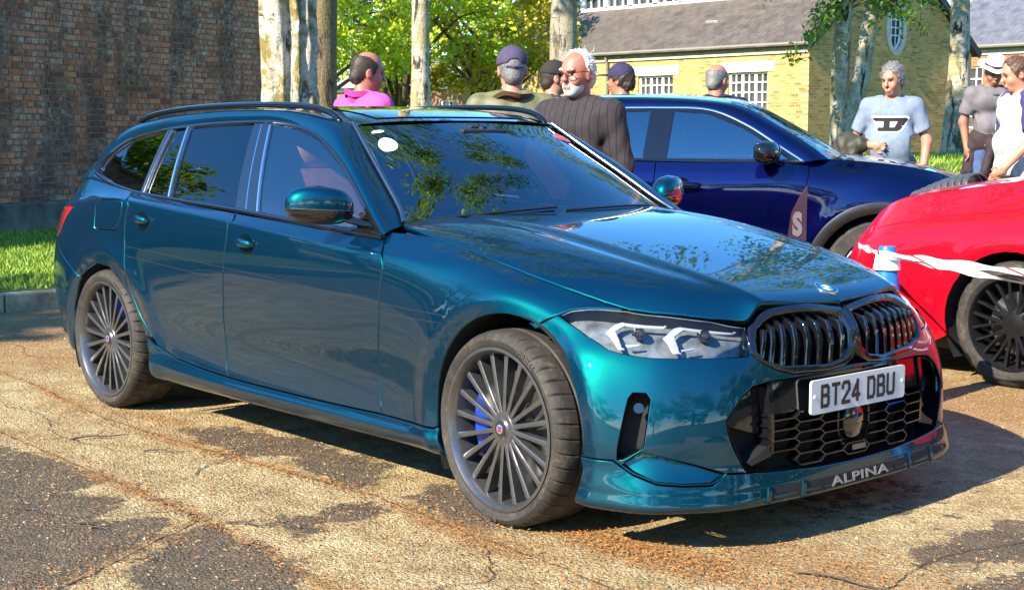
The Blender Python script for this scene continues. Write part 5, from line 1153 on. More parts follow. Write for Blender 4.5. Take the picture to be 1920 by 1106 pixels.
# roof rails
rl = catmull(np.array([(-1.345, -.566, 1.338), (-1.42, -.572, 1.385), (-1.56, -.577, 1.412), (-1.80, -.58, 1.424), (-2.2, -.58, 1.426), (-2.6, -.58, 1.415), (-2.9, -.578, 1.392), (-3.08, -.575, 1.357)]), 8)
m = MB(); k = len(rl); rr = np.full(k, .016); rr[0] = rr[-1] = .005; rr[1] = rr[-2] = .012; m.tube(rl, rr, 10, squash=.85)
o = m.build('roof_rail', blackg, hero, 60); mirror_obj(o)
# tailgate window and upper rear
rows = []
for i in range(13, len(K2)):
    e = K2[i]; rows.append([(e[0]-.10*(1-abs(t)**2.2), -e[1]*-t, e[2]+.012*(1-abs(t)**2)) for t in np.linspace(-1, 1, 17)])
loft('tailgate_window', rows, blackg, hero)
cr = [[S(np.array([u]), np.array([9.]))[0] for u in np.linspace(0, 4, 12)], [(e0[0], e0[1], e0[2]) for e0 in [np.array(rows[-1][8])*(1-t)+np.array(rows[-1][0])*t for t in np.linspace(0, 1, 12)]]]
o = loft('tailgate_shelf', cr, blackg, hero); mirror_obj(o)
# ---- inner core, floor, wheel housings
us = np.arange(.3, 16.7, .18); vs = np.arange(0, 9.01, .3); U_, V_ = np.meshgrid(us, vs, indexing='ij'); P = S(U_, V_)-nrm(S, U_, V_)*.03
F = []; nv = len(vs)
def archq(p): return min(math.hypot((p[0]-c[0])/c[2], (p[2]-c[1])/c[3]) for c in (AF, AR))
for i in range(len(us)-1):
    for j in range(nv-1):
        c = (P[i, j]+P[i+1, j+1])/2
        if archq(c) < 1.10: continue
        F.append((i*nv+j, (i+1)*nv+j, (i+1)*nv+j+1, i*nv+j+1))
o = fixn(mk('body_core', P.reshape(-1, 3), F, dark, hero)); mirror_obj(o)
m = MB(); fl = [(-3.6, .5), (-3.25, .70), (-3.24, .52), (-2.44, .52), (-2.43, .78), (-.36, .78), (-.36, .54), (.40, .54), (.42, .74), (.60, .58), (.68, .3)]
poly = [(x, -y) for x, y in fl]+[(x, y) for x, y in fl[::-1]]
m.prism(poly, .012, Matrix.Translation((0, 0, .158))); m.build('underbody', dark, hero)
liner = simple('wheel_liner', (.012, .012, .012), .9)
for c, z1 in ((AF, .40), (AR, .39)):
    prof = []; n = 28; vv = []; ff = []
    for k in range(n+1):
        a = R(-28+236*k/n); x = c[0]+(c[2]+.012)*math.cos(a); z = c[1]+(c[3]+.012)*math.sin(a); vv += [(x, -.885, z), (x, -.56, z)]
    ff = [(2*k, 2*k+1, 2*k+3, 2*k+2) for k in range(n)]+[tuple(2*k+1 for k in range(n+1))]
    o = fixn(mk('wheel_liner', vv, ff, liner, hero)); mirror_obj(o)
# ---- door handles, pin stripes
for key in ('handF', 'handR'):
    u0, v0 = UV[key]; p = S(np.array([u0]), np.array([v0]))[0]; n = nrm(S, np.array([u0]), np.array([v0]))[0]
    M0 = Matrix.Translation(Vector(p)) @ Matrix((( .995, 0, n[0]), (0, 0, n[1]), (-.06, 1, n[2]))).to_4x4()
    cupe = []
    for a_ in np.linspace(0, 2*math.pi, 33)[:-1]:
        uu, vv = u0+.13*math.cos(a_), v0+.5*math.sin(a_); tx_, tz_ = p[0]+.060*math.cos(a_), p[2]+.046*math.sin(a_)-.003*math.cos(a_)
        for _ in range(20):
            q0, q1, q2 = S(np.array([uu, uu+.01, uu]), np.array([vv, vv, vv+.01])); Jm = np.array([[(q1[0]-q0[0])/.01, (q2[0]-q0[0])/.01], [(q1[2]-q0[2])/.01, (q2[2]-q0[2])/.01]]); dd = np.linalg.lstsq(Jm, [tx_-q0[0], tz_-q0[2]], rcond=None)[0]; dd *= min(1, .2/(abs(dd).max()+1e-9)); uu += dd[0]; vv += dd[1]
        cupe.append([uu, vv])
    panel('handle_cup', cupe, simple('cup_shade_colour', (.001, .018, .03), .08, .6, .1, Coat_Weight=1.0), hero, fn=Foff(.0012), gap=0, thick=.002, bevel=.001, step=.012, grid=(.012, .01))  # flat patch on the door skin; dark colour stands for the hollow's shade
    bar = catmull(np.array([(-.058, .004, .004), (-.04, .007, .018), (0, .008, .026), (.04, .007, .018), (.058, .004, .004)]), 6)
    m = MB(); m.tube([tuple(M0 @ Vector(q)) for q in bar], np.interp(np.linspace(0, 1, len(bar)), [0, .2, .5, .8, 1], [.006, .014, .018, .014, .006]), 12, squash=.62, up=tuple(n))
    o = m.build('door_handle', paint, hero, 60); mirror_obj(o)
gold = simple('pin_stripe', (.06, .055, .04), .3, .6, .05)
for k in ('stripe1', 'stripe2'):
    q = catmull(np.array(UV[k]), 6); band('pin_stripe', q, S, .0022, gold, hero, off=.0006, h=.0003)
u_, v_ = np.array(UV['stripe1'])[4]*.5+np.array(UV['stripe2'])[4]*.5
# ---- door mirrors
def mirror_part(zlo, zhi, name, mat):
    V = []; n = 28; levels = np.linspace(zlo, zhi, 9); rows = []
    for q in levels:
        s = max(0., 1-abs(q)**2.6)**(1/2.6)
        ring = []
        for k in range(n):
            a = 2*math.pi*k/n; ca, sa = math.cos(a), math.sin(a)
            r = 1/((abs(ca)**2.8+abs(sa)**2.8)**(1/2.8))
            yy = .118*ca*r*s; xx = .072*sa*r*s*(1.0 if sa > 0 else .72)
            xx *= 1-.25*(yy < 0)*abs(yy)/.118
            yy2 = yy
            ring.append((-.955+xx+.30*(yy2), -.955+yy2, 1.032+.068*q-.06*yy2+.012*(1-(yy2/.118)**2)*(q > 0)))
        rows.append(ring)
    o = loft(name, rows, mat, hero, closed=True, caps=True, ang=50); mirror_obj(o)
mirror_part(-.12, 1, 'mirror_cap', paint); mirror_part(-1, -.17, 'mirror_base', blackg)
mirror_part(-.17, -.12, 'mirror_indicator', satin)
m = MB(); m.tube([(-.90, -.86, .985), (-.84, -.83, .968), (-.80, -.79, .955)], [.028, .022, .03], 10, squash=.55); o = m.build('mirror_arm', blackg, hero, 60); mirror_obj(o)
mt = [(-.715, .935), (-.80, .955), (-.86, .945), (-.80, 1.0)]
# ---- wheels
tyre_m = None
def tyre_mat():
    t = NT('tyre_rubber'); c = t.coord('Object')
    n = t.noise(c, 14, 5, .65); n2 = t.noise(c, 90, 3)
    col = t.ramp(t.math('ADD', t.math('MULTIPLY', n, .7), t.math('MULTIPLY', n2, .3)), [(.35, (.012, .011, .010)), (.55, (.036, .030, .023)), (.74, (.12, .093, .062))])
    t.bsdf(col, .75, 0, t.bump(n2, .3, .002)); return t.m
tyre_m = tyre_mat()
rim_m = simple('rim_anthracite', (.16, .16, .165), .30, .8, .12, 40)
disc_m = simple('brake_disc', (.22, .21, .20), .35, .9, .15, 50)
def tyre(parent, R0=.329, Ri=.270, w=.123, n=420, tread=True):
    prof = [(Ri-.008, -.098), (Ri, -.107), (Ri+.012, -.118), (Ri+.030, -w), (R0-.026, -w+.002), (R0-.012, -w+.012), (R0-.004, -w+.026), (R0, -w+.045), (R0+.001, -.040), (R0-.006, -.036), (R0-.006, -.028), (R0+.001, -.024), (R0+.001, .024), (R0-.006, .028), (R0-.006, .036), (R0+.001, .04), (R0, w-.045), (R0-.004, w-.026), (R0-.012, w-.012), (R0-.026, w-.002), (Ri+.030, w), (Ri+.012, .118), (Ri, .107), (Ri-.008, .098)]
    V = []; F = []; K = len(prof)
    for i in range(n):
        for r, y in prof:
            a = 2*math.pi*(i+abs(y)/.128*4.5)/n
            rr = r
            if tread and (i % 10 == 0) and r > R0-.02 and .046 < abs(y) < w-.004: rr = r-.007
            V.append((rr*math.cos(a), y, rr*math.sin(a)))
    for i in range(n):
        for k in range(K-1): F.append((i*K+k, i*K+k+1, ((i+1) % n)*K+k+1, ((i+1) % n)*K+k))
    o = mk('tyre', V, F, tyre_m, parent); return fixn(o, 30)
def hero_wheel(loc, rz, flip, caliper):
    w = empty('wheel', loc, rz, hero)
    s = 1 if flip else -1     # outer face towards s*y
    tyre(w)
    ty = MATS.get('tyre_letters') or simple('tyre_letters', (.055, .048, .04), .7)
    for wd, a_c, sz in (('PIRELLI', 58, .026), ('P ZERO', 262, .026)):
        tm = text_mesh('sidewall_lettering', wd, sz, ty, w, .0006, .0006, 1.15)
        for v in tm.data.vertices:
            th = R(a_c)-s*-1*v.co.x/.299 if s < 0 else R(a_c)+v.co.x/.299; th = R(a_c)-v.co.x/.299; r_ = .2985+v.co.y; v.co = (r_*math.cos(th)*(-s if s > 0 else 1), s*(.1232+.0009+v.co.z), r_*math.sin(th))
    m = MB(); m.lathe([(.262, s*.100), (.273, s*.110), (.275, s*.117), (.265, s*.119), (.257, s*.109), (.250, s*.092), (.243, s*.02), (.240, -s*.09), (.266, -s*.105)], n=64, axis='y'); m.build('rim', rim_m, w, 35)
    # dish hub
    m = MB(); m.lathe([(0, s*.098), (.030, s*.098), (.036, s*.092), (.052, s*.090), (.060, s*.082), (.066, s*.06), (.066, s*.02)], n=40, axis='y'); m.build('hub', rim_m, w, 35)
    m = MB(); m.lathe([(0, s*.1025), (.026, s*.1015), (.0285, s*.098)], n=28, axis='y'); m.build('hub_cap', simple('cap_dark', (.05, .05, .055), .25, .6), w, 35)
    m = MB(); m.lathe([(0, s*.1035), (.0155, s*.1032), (.016, s*.1015)], n=20, axis='y'); m.build('hub_emblem', simple('emblem_ring', (.62, .62, .63), .2, .8), w, 35)
    for hx, cc in ((-.0045, (.03, .06, .35)), (.0045, (.45, .02, .03))):
        m = MB(); m.box((0, s*.1042, -hx), (.017, .0016, .009)); m.build('hub_emblem', simple('emblem_%d' % (hx > 0), cc, .3), w)
    # one spoke mesh, 20 copies
    st = np.linspace(0, 1, 9); rows = []
    for t in st:
        r = .050+(.259-.050)*t; y = s*(.088-.012*t+.014*t*t+.004*math.sin(math.pi*t)); hw_ = .0058+.0052*t**1.5+.003*(1-t)**3; dp = .030+.012*t
        rows.append([(-hw_, y-s*.002, r), (-hw_*.6, y, r), (hw_*.6, y, r), (hw_, y-s*.002, r), (hw_*.75, y-s*dp, r), (-hw_*.75, y-s*dp, r)])
    V = np.array(rows).reshape(-1, 3); F = [(i*6+k, i*6+(k+1) % 6, (i+1)*6+(k+1) % 6, (i+1)*6+k) for i in range(8) for k in range(6)]+[tuple(range(6)), tuple(48+k for k in range(6))]
    sp = mk('spoke', V, F, rim_m, w); fixn(sp, 32)
    for k in range(20):
        o = sp if k == 0 else link(sp.copy(), w)
        o.rotation_euler = (0, 2*math.pi*k/20+.07, 0)
    m = MB(); m.lathe([(.075, s*.012), (.185, s*.012), (.187, -s*.018), (.075, -s*.018)], n=48, axis='y'); m.lathe([(.03, s*.045), (.075, s*.045), (.08, s*.012)], n=32, axis='y'); m.build('brake_disc', disc_m, w, 35)
    m = MB(); m.lathe([(.03, -s*.03), (.232, -s*.05)], n=40, axis='y'); m.build('backing_plate', dark, w, 35)
    a0 = R(caliper)
    m = MB(); v = []; nn = 12
    for k in range(nn+1):
        a = a0+R(-36+72*k/nn)
        for r, y in ((.128, s*.05), (.198, s*.052), (.206, s*.03), (.206, -s*.04), (.122, -s*.04)): v.append((r*math.cos(a), y, r*math.sin(a)))
    f = [(k*5+j, k*5+(j+1) % 5, (k+1)*5+(j+1) % 5, (k+1)*5+j) for k in range(nn) for j in range(5)]+[tuple(range(5)), tuple(nn*5+j for j in range(5))]
    m.add(v, f); m.build('brake_caliper', simple('caliper_blue', (.005, .05, .60), .25, .1, .1, Coat_Weight=1.0), w, 35)
    return w
hero_wheel((0, -.788, .329), R(-2.5), False, 180); hero_wheel((0, .788, .329), R(-2.5), True, 180)
hero_wheel((-2.851, -.787, .331), 0, False, 20); hero_wheel((-2.851, .787, .331), 0, True, 20)
# ---- cabin
leather = simple('cabin_leather', (.48, .17, .055), .5, 0, .15, 40, bump=.1); cab = simple('cabin_dark', (.02, .02, .021), .6, 0, .2); headl = simple('headlining', (.10, .10, .10), .9)
loft('headlining', [[(q[0], q[1]*.97, q[2]-.04) for q in r] for r in rows] if False else [[(p[0], p[1]*.96, p[2]-.045) for p in r_] for r_ in R_.tolist()], headl, hero)
dash = []
for y in np.linspace(-.72, .72, 13):
    k = 1-(y/.74)**2
    dash.append([(-.72+.10*k-.0, y, .94), (-.86, y, .968+.012*k), (-1.02, y, .975+.012*k), (-1.10, y, .93), (-1.12, y, .70)])
loft('dashboard', dash, cab, hero)
m = MB(); m.box((-1.13, .0, .935), (.02, .62, .12)); m.build('screen_display', blackg, hero)
m = MB(); ring = [(math.cos(a)*.182, math.sin(a)*.182, 0) for a in np.linspace(0, 2*math.pi, 33)]
MW = Matrix.Translation((-1.24, -.37, .93)) @ Matrix.Rotation(R(-68), 4, 'Y')
m.tube([tuple(MW @ Vector(q)) for q in ring], .016, 8, caps=False); m.box(tuple(MW @ Vector((0, 0, -.02))), (.04, .13, .1))
for a in (0, 180, 270): m.tube([tuple(MW @ Vector((0, 0, 0))), tuple(MW @ Vector((math.cos(R(a+90))*.18, math.sin(R(a+90))*.18, 0)))], .014, 6)
m.build('steering_wheel', cab, hero, 40)
def seat(x, y, w=.25, head=True):
    st_ = empty('seat', (x, y, 0), 0, hero)
    back = []
    for t in np.linspace(0, 1, 9):
        z = .55+.60*t; xx = -.16*t; ww = w*(1-.18*t**2)*(.96+.04*math.sin(3*t)); dd = .085*(1-.25*t)
        back.append([(xx+dd*math.cos(a)*(1 if math.cos(a) < 0 else .55), ww*math.copysign(abs(math.sin(a))**.55, math.sin(a)), z) for a in np.linspace(0, 2*math.pi, 21)[:-1]])
    loft('seat_back', back, leather, st_, closed=True, caps=True)
    cu = []
    for t in np.linspace(0, 1, 7): cu.append([(.02+.50*t, w*math.copysign(abs(math.sin(a))**.5, math.sin(a)), .48+.075*math.copysign(abs(math.cos(a))**.6, math.cos(a))+.03*t) for a in np.linspace(0, 2*math.pi, 17)[:-1]])
    loft('seat_cushion', cu, leather, st_, closed=True, caps=True)
    if head:
        hd = []
        for t in np.linspace(-1, 1, 9):
            s_ = (1-abs(t)**3)**(1/3) if abs(t) < 1 else .15; s_ = max(s_, .3)
            hd.append([(-.19+.055*math.cos(a)*s_, .14*math.copysign(abs(math.sin(a))**.6, math.sin(a))*s_, 1.225+.085*t) for a in np.linspace(0, 2*math.pi, 17)[:-1]])
        loft('head_rest', hd, leather, st_, closed=True, caps=True)
        m = MB(); m.tube([(-.17, -.05, 1.1), (-.185, -.05, 1.2)], .006, 6); m.tube([(-.17, .05, 1.1), (-.185, .05, 1.2)], .006, 6); m.build('head_rest_post', chrome, st_)
for y in (-.37, .37): seat(-1.62, y)
for y in (-.40, 0, .40): seat(-2.55, y, .2)
m = MB(); m.box((-1.13, 0, 1.285), (.03, .25, .07)); m.tube([(-1.15, 0, 1.33), (-1.13, 0, 1.30)], .012, 6); m.build('rear_view_mirror', cab, hero, bevel=.006)
m = MB(); m.box((-1.2, 0, 1.318), (.09, .10, .035)); m.build('camera_housing', cab, hero, bevel=.006)
# sticker on the screen, duck on the dash
st_m = simple('sticker_white', (.72, .80, .80), .5, 0, .02)
def screen_patch(name, s0, t0, rs, rt, mat):
    n = 28; c = wsf(np.array([s0]), np.array([t0]))[0]; pts = [wsf(np.array([s0+rs*math.sin(a)]), np.array([t0+rt*math.cos(a)]))[0] for a in np.linspace(0, 2*math.pi, n+1)[:-1]]
    o_ = np.array([.0025, 0, .003]); V = [c+o_]+[p+o_ for p in pts]+[p-o_*.2 for p in pts]
    mk(name, V, [(0, 1+i, 1+(i+1) % n) for i in range(n)]+[(1+i, 1+n+i, 1+n+(i+1) % n, 1+(i+1) % n) for i in range(n)], mat, hero)
screen_patch('permit_sticker', .80, -.845, .062, .062, st_m); screen_patch('permit_strip', .925, -.855, .012, .045, st_m)
screen_patch('permit_sticker', .86, .86, .045, .08, simple('sticker_pink', (.5, .10, .12), .5))

# ------------------------------------------------------------------ other cars
class Shell:
    """bicubic body side: stations (rear centre .. front centre) x rows (bottom .. top), right-hand half"""
    def __init__(s, st):
        G_ = np.array(st, float); G_[:, :, 1] *= -1
        a = G_[1].copy(); a[:, 1] *= -1; b = G_[-2].copy(); b[:, 1] *= -1; G_ = np.concatenate([a[None], G_, b[None]], 0)
        s.G = np.concatenate([2*G_[:, :1]-G_[:, 1:2], G_, 2*G_[:, -1:]-G_[:, -2:-1]], 1); s.NU = s.G.shape[0]-2; s.NV = s.G.shape[1]-2; s.arch = ()
    def __call__(s, u, v):
        u = np.asarray(u, float); v = np.asarray(v, float); i = np.clip(np.floor(u).astype(int), 0, s.NU-2); j = np.clip(np.floor(v).astype(int), 0, s.NV-2); wu = _cr(u-i); wv = _cr(v-j); P = np.zeros(u.shape+(3,))
        for a in range(4):
            for b in range(4): P += (wu[..., a]*wv[..., b])[..., None]*s.G[i+a, j+b]
        for cx, cz, r in s.arch:
            q = np.hypot(P[..., 0]-cx, P[..., 2]-cz)/r; P[..., 1] -= .014*np.exp(-((q-1.1)/.16)**2)*(P[..., 1] < -.5)
        return P
    def inv(s, x, z, u0, v0):
        u, v = float(u0), float(v0)
        for _ in range(40):
            p, a, b = s(np.array([u, u+.01, u]), np.array([v, v, v+.01]))
            J = np.array([[(a[0]-p[0])/.01, (b[0]-p[0])/.01], [(a[2]-p[2])/.01, (b[2]-p[2])/.01]]); d = np.linalg.lstsq(J, [x-p[0], z-p[2]], rcond=None)[0]; m_ = abs(d).max(); d *= min(1, .4/(m_+1e-9)); u = min(max(u+d[0], 0), s.NU-1); v = min(max(v+d[1], 0), s.NV-1)
        return [u, v]
    def line(s, pts, u0, v0):
        o = []
        for x, z in pts: u0, v0 = s.inv(x, z, u0, v0); o.append([u0, v0])
        return o
def road_wheel(parent, loc, flip, R0, w, rimr, spokes, rimmat, twin=False, hw=.02):
    wh = empty('wheel', loc, 0, parent); s = 1 if flip else -1
    tyre(wh, R0, rimr+.004, w, 120)
    m = MB(); m.lathe([(rimr-.008, s*.085), (rimr+.004, s*.10), (rimr-.006, s*.106), (rimr-.016, s*.09), (rimr-.03, -s*.02), (rimr-.03, -s*.09)], n=48, axis='y'); m.build('rim', rimmat, wh, 35)
    m = MB(); m.lathe([(0, s*.082), (.035, s*.08), (.07, s*.07), (.075, s*.03)], n=28, axis='y'); m.build('hub', rimmat, wh, 35)
    k_ = 0
    for k in range(spokes):
        for e in ((-.11, .11) if twin else (0,)):
            a = 2*math.pi*k/spokes; rows = []
            for t in np.linspace(0, 1, 6):
                r = .055+(rimr-.015-.055)*t; y = s*(.074+.012*t*t); c = e*r*(.35+.65*t)*1.6 if twin else 0; h_ = hw*(.8+.5*(t-.5)**2)
                rows.append([(c-h_, y-s*.004, r), (c-h_*.6, y, r), (c+h_*.6, y, r), (c+h_, y-s*.004, r), (c+h_*.8, y-s*.035, r), (c-h_*.8, y-s*.035, r)])
            o = loft('spoke', rows, rimmat, wh, closed=True, caps=True, ang=32); o.rotation_euler = (0, a+.3, 0)
    m = MB(); m.lathe([(.06, s*.01), (.165, s*.01), (.165, -s*.02)], n=36, axis='y'); m.build('brake_disc', disc_m, wh, 35)
    m = MB(); m.lathe([(0, -s*.04), (rimr-.03, -s*.05)], n=32, axis='y'); m.build('backing_plate', dark, wh, 35)
    return wh
def arc_pts(cx, cz, r, a0, a1, n=22): return [(cx+r*math.cos(R(a)), cz+r*math.sin(R(a))) for a in np.linspace(a0, a1, n)]
def housings(parent, arcs, yo, yi):
    for cx, cz, r in arcs:
        vv = []; n = 20
        for k in range(n+1):
            a = R(-32+244*k/n); vv += [(cx+(r+.01)*math.cos(a), -yo, cz+(r+.01)*math.sin(a)), (cx+(r+.01)*math.cos(a), -yi, cz+(r+.01)*math.sin(a))]
        o = fixn(mk('wheel_liner', vv, [(2*k, 2*k+1, 2*k+3, 2*k+2) for k in range(n)]+[tuple(2*k+1 for k in range(n+1))], liner, parent)); mirror_obj(o)
# ---- dark blue SUV parked behind
suv = empty('suv', (-2.51, 4.80, 0), math.atan2(.623, .783)); tag(suv, 'dark blue SUV with black door mirror parked behind the estate car', 'car')
bpaint = car_paint('dark_blue_paint', (.002, .006, .11), (.002, .003, .035), 1., .35)
zr = [.20, .30, .46, .70, .93, 1.02, 1.115]
def sst(x, ys, zs=zr): return [(x, y, z) for y, z in zip(ys, zs)]
side_y = [.80, .88, .905, .925, .932, .915, .862]
suv_st = [[(-3.55, 0, z) for z in zr], [(-3.53, .4, z) for z in zr], [(-3.42, .66, z) for z in zr], sst(-3.2, [.74, .80, .83, .84, .84, .825, .79]), sst(-2.9, [.79, .87, .90, .915, .915, .90, .85])]
suv_st += [sst(x, side_y) for x in (-2.5, -2.0, -1.5, -1.0, -.6)]
suv_st += [sst(-.3, [.80, .885, .91, .925, .925, .885, .775], [.20, .30, .46, .70, .91, 1.02, 1.125]), sst(0, [.80, .895, .915, .93, .915, .86, .765], [.20, .30, .46, .70, .90, 1.02, 1.105]), sst(.3, [.80, .885, .905, .905, .875, .81, .715], [.2, .3, .46, .68, .87, .98, 1.06]),
           [(.55, .72, .2), (.57, .80, .3), (.58, .82, .46), (.58, .80, .66), (.56, .76, .83), (.54, .70, .93), (.51, .62, 1.0)], [(.70, .58, .2), (.76, .62, .3), (.78, .63, .46), (.77, .62, .66), (.74, .58, .82), (.70, .54, .90), (.65, .48, .97)],
           [(.78, .32, .2), (.86, .34, .3), (.88, .34, .46), (.88, .34, .66), (.85, .32, .82), (.80, .30, .90), (.74, .28, .96)], [(.80, 0, .2), (.88, 0, .3), (.91, 0, .46), (.91, 0, .66), (.88, 0, .82), (.83, 0, .90), (.77, 0, .96)]]
SV = Shell(suv_st); SV.arch = ((0, .37, .44), (-2.68, .37, .44)); VT = SV.NV-1; UT = SV.NU-1
af = SV.line(arc_pts(0, .37, .45, 196, -16), 10, 1); ar = SV.line(arc_pts(-2.68, .37, .45, 196, -16), 4, 1)
shut = SV.line([(-.46, 1.10), (-.48, .95), (-.50, .70), (-.47, .42)], 9.5, 6); bl = SV.line([(-1.47, 1.115), (-1.48, .95), (-1.47, .6), (-1.45, .42)], 7, 6); rlx = SV.line([(-2.35, 1.115), (-2.40, .95), (-2.30, .8), (-2.16, .55), (-2.12, .42)], 5.5, 6)
sk = dict(fn=SV, parent=suv, scale=(.4, .16), step=.04, grid=(.05, .04))
sillv = SV.line([(-2.12, .42), (-1.45, .42), (-.47, .42)], 6, 2)
afk = [q for q in af]; 
panel('door', [[shut[0][0], VT]]+shut+[sillv[1]]+bl[::-1]+[[bl[0][0], VT]], bpaint, **sk)
panel('door', [[bl[0][0], VT]]+bl+[sillv[0]]+rlx[::-1]+[[rlx[0][0], VT]], bpaint, **sk)
i0 = min(i for i in range(len(af)) if SV(*map(np.array, af[i]))[2] > .42); nose_u = 12.45
top_i = len(af)-4
panel('front_wing', shut+[af[i0]]+af[i0:top_i]+[[nose_u, 3.6], [nose_u, VT], [shut[0][0], VT]], bpaint, **sk)
panel('front_bumper', [[nose_u, VT], [nose_u, 3.6]]+af[top_i:]+[[12.9, .05], [UT, .05], [UT, VT]], bpaint, suv, fn=SV, scale=(.3, .16), step=.04, grid=(.05, .04), centre=UT, mirror='join')
i1 = min(i for i in range(len(ar)) if SV(*map(np.array, ar[i]))[2] > .42)
panel('quarter_panel', rlx[:4]+ar[::-1][5:len(ar)-i1]+[[3.2, 2], [3.0, VT], [rlx[0][0], VT]], bpaint, **sk)
panel('rear_end', [[0, .1], [3.2, .1], [3.2, 2], [3.0, VT], [0, VT]], bpaint, suv, fn=SV, scale=(.3, .16), step=.05, grid=(.08, .06), centre=0, mirror='join')
clad = simple('arch_cladding', (.018, .018, .019), .35, 0, .2, Coat_Weight=.5)
panel('sill', sillv+[af[i0], af[1], [10.2, .1], [6.2, .1], ar[-2], ar[-6]], clad, **sk)
for arc in (af, ar):
    q = np.array(arc); c_ = catmull(q, 3); band('arch_moulding', c_, SV, .075, clad, suv, off=.006, h=.008)
# glasshouse
def SG(x, z):
    x = np.asarray(x, float); z = np.asarray(z, float); d = z-1.10; return np.stack([x, -(.868-.33*d-.35*d*d), z], -1)
dl = [(-3.0, 1.19), (-2.5, 1.14), (-1.47, 1.118), (-.50, 1.112)]; dup = [(-3.0, 1.19), (-2.85, 1.34), (-2.4, 1.44), (-1.9, 1.465), (-1.46, 1.47), (-1.13, 1.455), (-.88, 1.355), (-.66, 1.215), (-.50, 1.112)]
dlo2 = dl+dup[::-1][1:-1]
gf = [(-1.40, 1.135), (-.60, 1.13), (-.72, 1.225), (-.90, 1.335), (-1.13, 1.43), (-1.36, 1.448)]; gr = [(-1.95, 1.14), (-1.56, 1.135), (-1.52, 1.448), (-1.85, 1.442)]; gq = [(-2.02, 1.145), (-1.95, 1.43), (-2.4, 1.41), (-2.78, 1.32), (-2.86, 1.20), (-2.5, 1.155)]
gk = dict(fn=SG, parent=suv, scale=(1, 1), grid=(.08, .06))
panel('window_frame', dlo2, blackg, holes=[gf, gr, gq], gap=.001, thick=.03, **gk)
suvglass = glass('suv_glass', (.35, .44, .47), 3.0)
for q in (gf, gr, gq): panel('window', q, suvglass, fn=Foff(-.006, SG), parent=suv, scale=(1, 1), grid=(.08, .06), gap=.0005, thick=.004, bevel=.001)
band('window_trim', catmull(np.array(dup), 6), SG, .02, chrome, suv, off=.004, h=.004); band('window_trim', catmull(np.array(dl), 6), SG, .018, blackg, suv, off=.004, h=.004)
k2 = np.array([(-.34, .80, 1.13), (-.46, .76, 1.22), (-.66, .70, 1.345), (-.90, .63, 1.475), (-1.15, .615, 1.52), (-1.5, .61, 1.54), (-1.9, .61, 1.54), (-2.4, .61, 1.515), (-2.85, .62, 1.45), (-3.15, .66, 1.30)])*[1, -1, 1]
k1 = np.array([SG(*q) for q in dup[::-1]]+[SG(-3.08, 1.16)]).reshape(-1, 3)
a = catmull(k1, 5); b = catmull(k2, 5); cen = np.array([-1.7, 0, 1.0]); rows = []
for t in np.linspace(0, 1, 9):
    p = a*(1-t)+b*t; o = p-cen; o[:, 0] *= .25; o /= np.linalg.norm(o, axis=1, keepdims=True); rows.append(p+o*(.022*math.sin(math.pi*t)+.003))
broof = simple('black_roof_paint', (.006, .006, .010), .1, .2, .1, Coat_Weight=1.0)
o = loft('roof_pillar', rows, bpaint, suv); mirror_obj(o)
rr_ = []
for e in b[15:]: rr_.append([(e[0]+.06*(1-abs(t)**2), -e[1]*-t, e[2]+.035*(1-abs(t)**2.4)) for t in np.linspace(-1, 1, 21)])
loft('roof', rr_, broof, suv)
wr = []
for e in b[:16]: 
    q = (e[2]-b[0][2])/(b[15][2]-b[0][2]); wr.append([(e[0]+(.16*(1-q)+.06*q)*(1-abs(t)**2.2), -e[1]*-t, e[2]+(.0*(1-q)+.035*q)*(1-abs(t)**2.4)) for t in np.linspace(-1, 1, 21)])
loft('windscreen', wr, tint, suv)
loft('rear_window', [[(b[-1][0]-.30*(k_/3)-.05, -b[-1][1]*-t, b[-1][2]-.18*k_/3) for t in np.linspace(-1, 1, 9)] for k_ in range(4)], blackg, suv)
# bonnet
us_ = np.linspace(9.85, UT, 26); E = SV(us_, np.full(26, float(VT))); rows = []
for p in E:
    yb = abs(p[1]); rows.append([(p[0]+(.10*(1-t*t) if p[0] < -.2 else 0), y_, p[2]+.035*(1-t**2)*min(1, yb/.5)) for t, y_ in ((t, p[1]*-t) for t in np.linspace(-1, 1, 21))])
loft('bonnet', rows, bpaint, suv)
hl = [[13.0, 4.4], [13.2, 5.2], [12.6, 5.55], [12.0, 5.35], [12.3, 4.7]]
panel('headlamp', [[12.5, 5.0], [13.2, 5.1], [14.3, 5.0], [14.4, 4.3], [13.3, 4.2], [12.7, 4.4]], simple('suv_lamp', (.35, .40, .48), .1, .6, .3, Coat_Weight=1.0), suv, fn=Foff(.004, SV), scale=(.3, .16), step=.03, grid=(.05, .04))
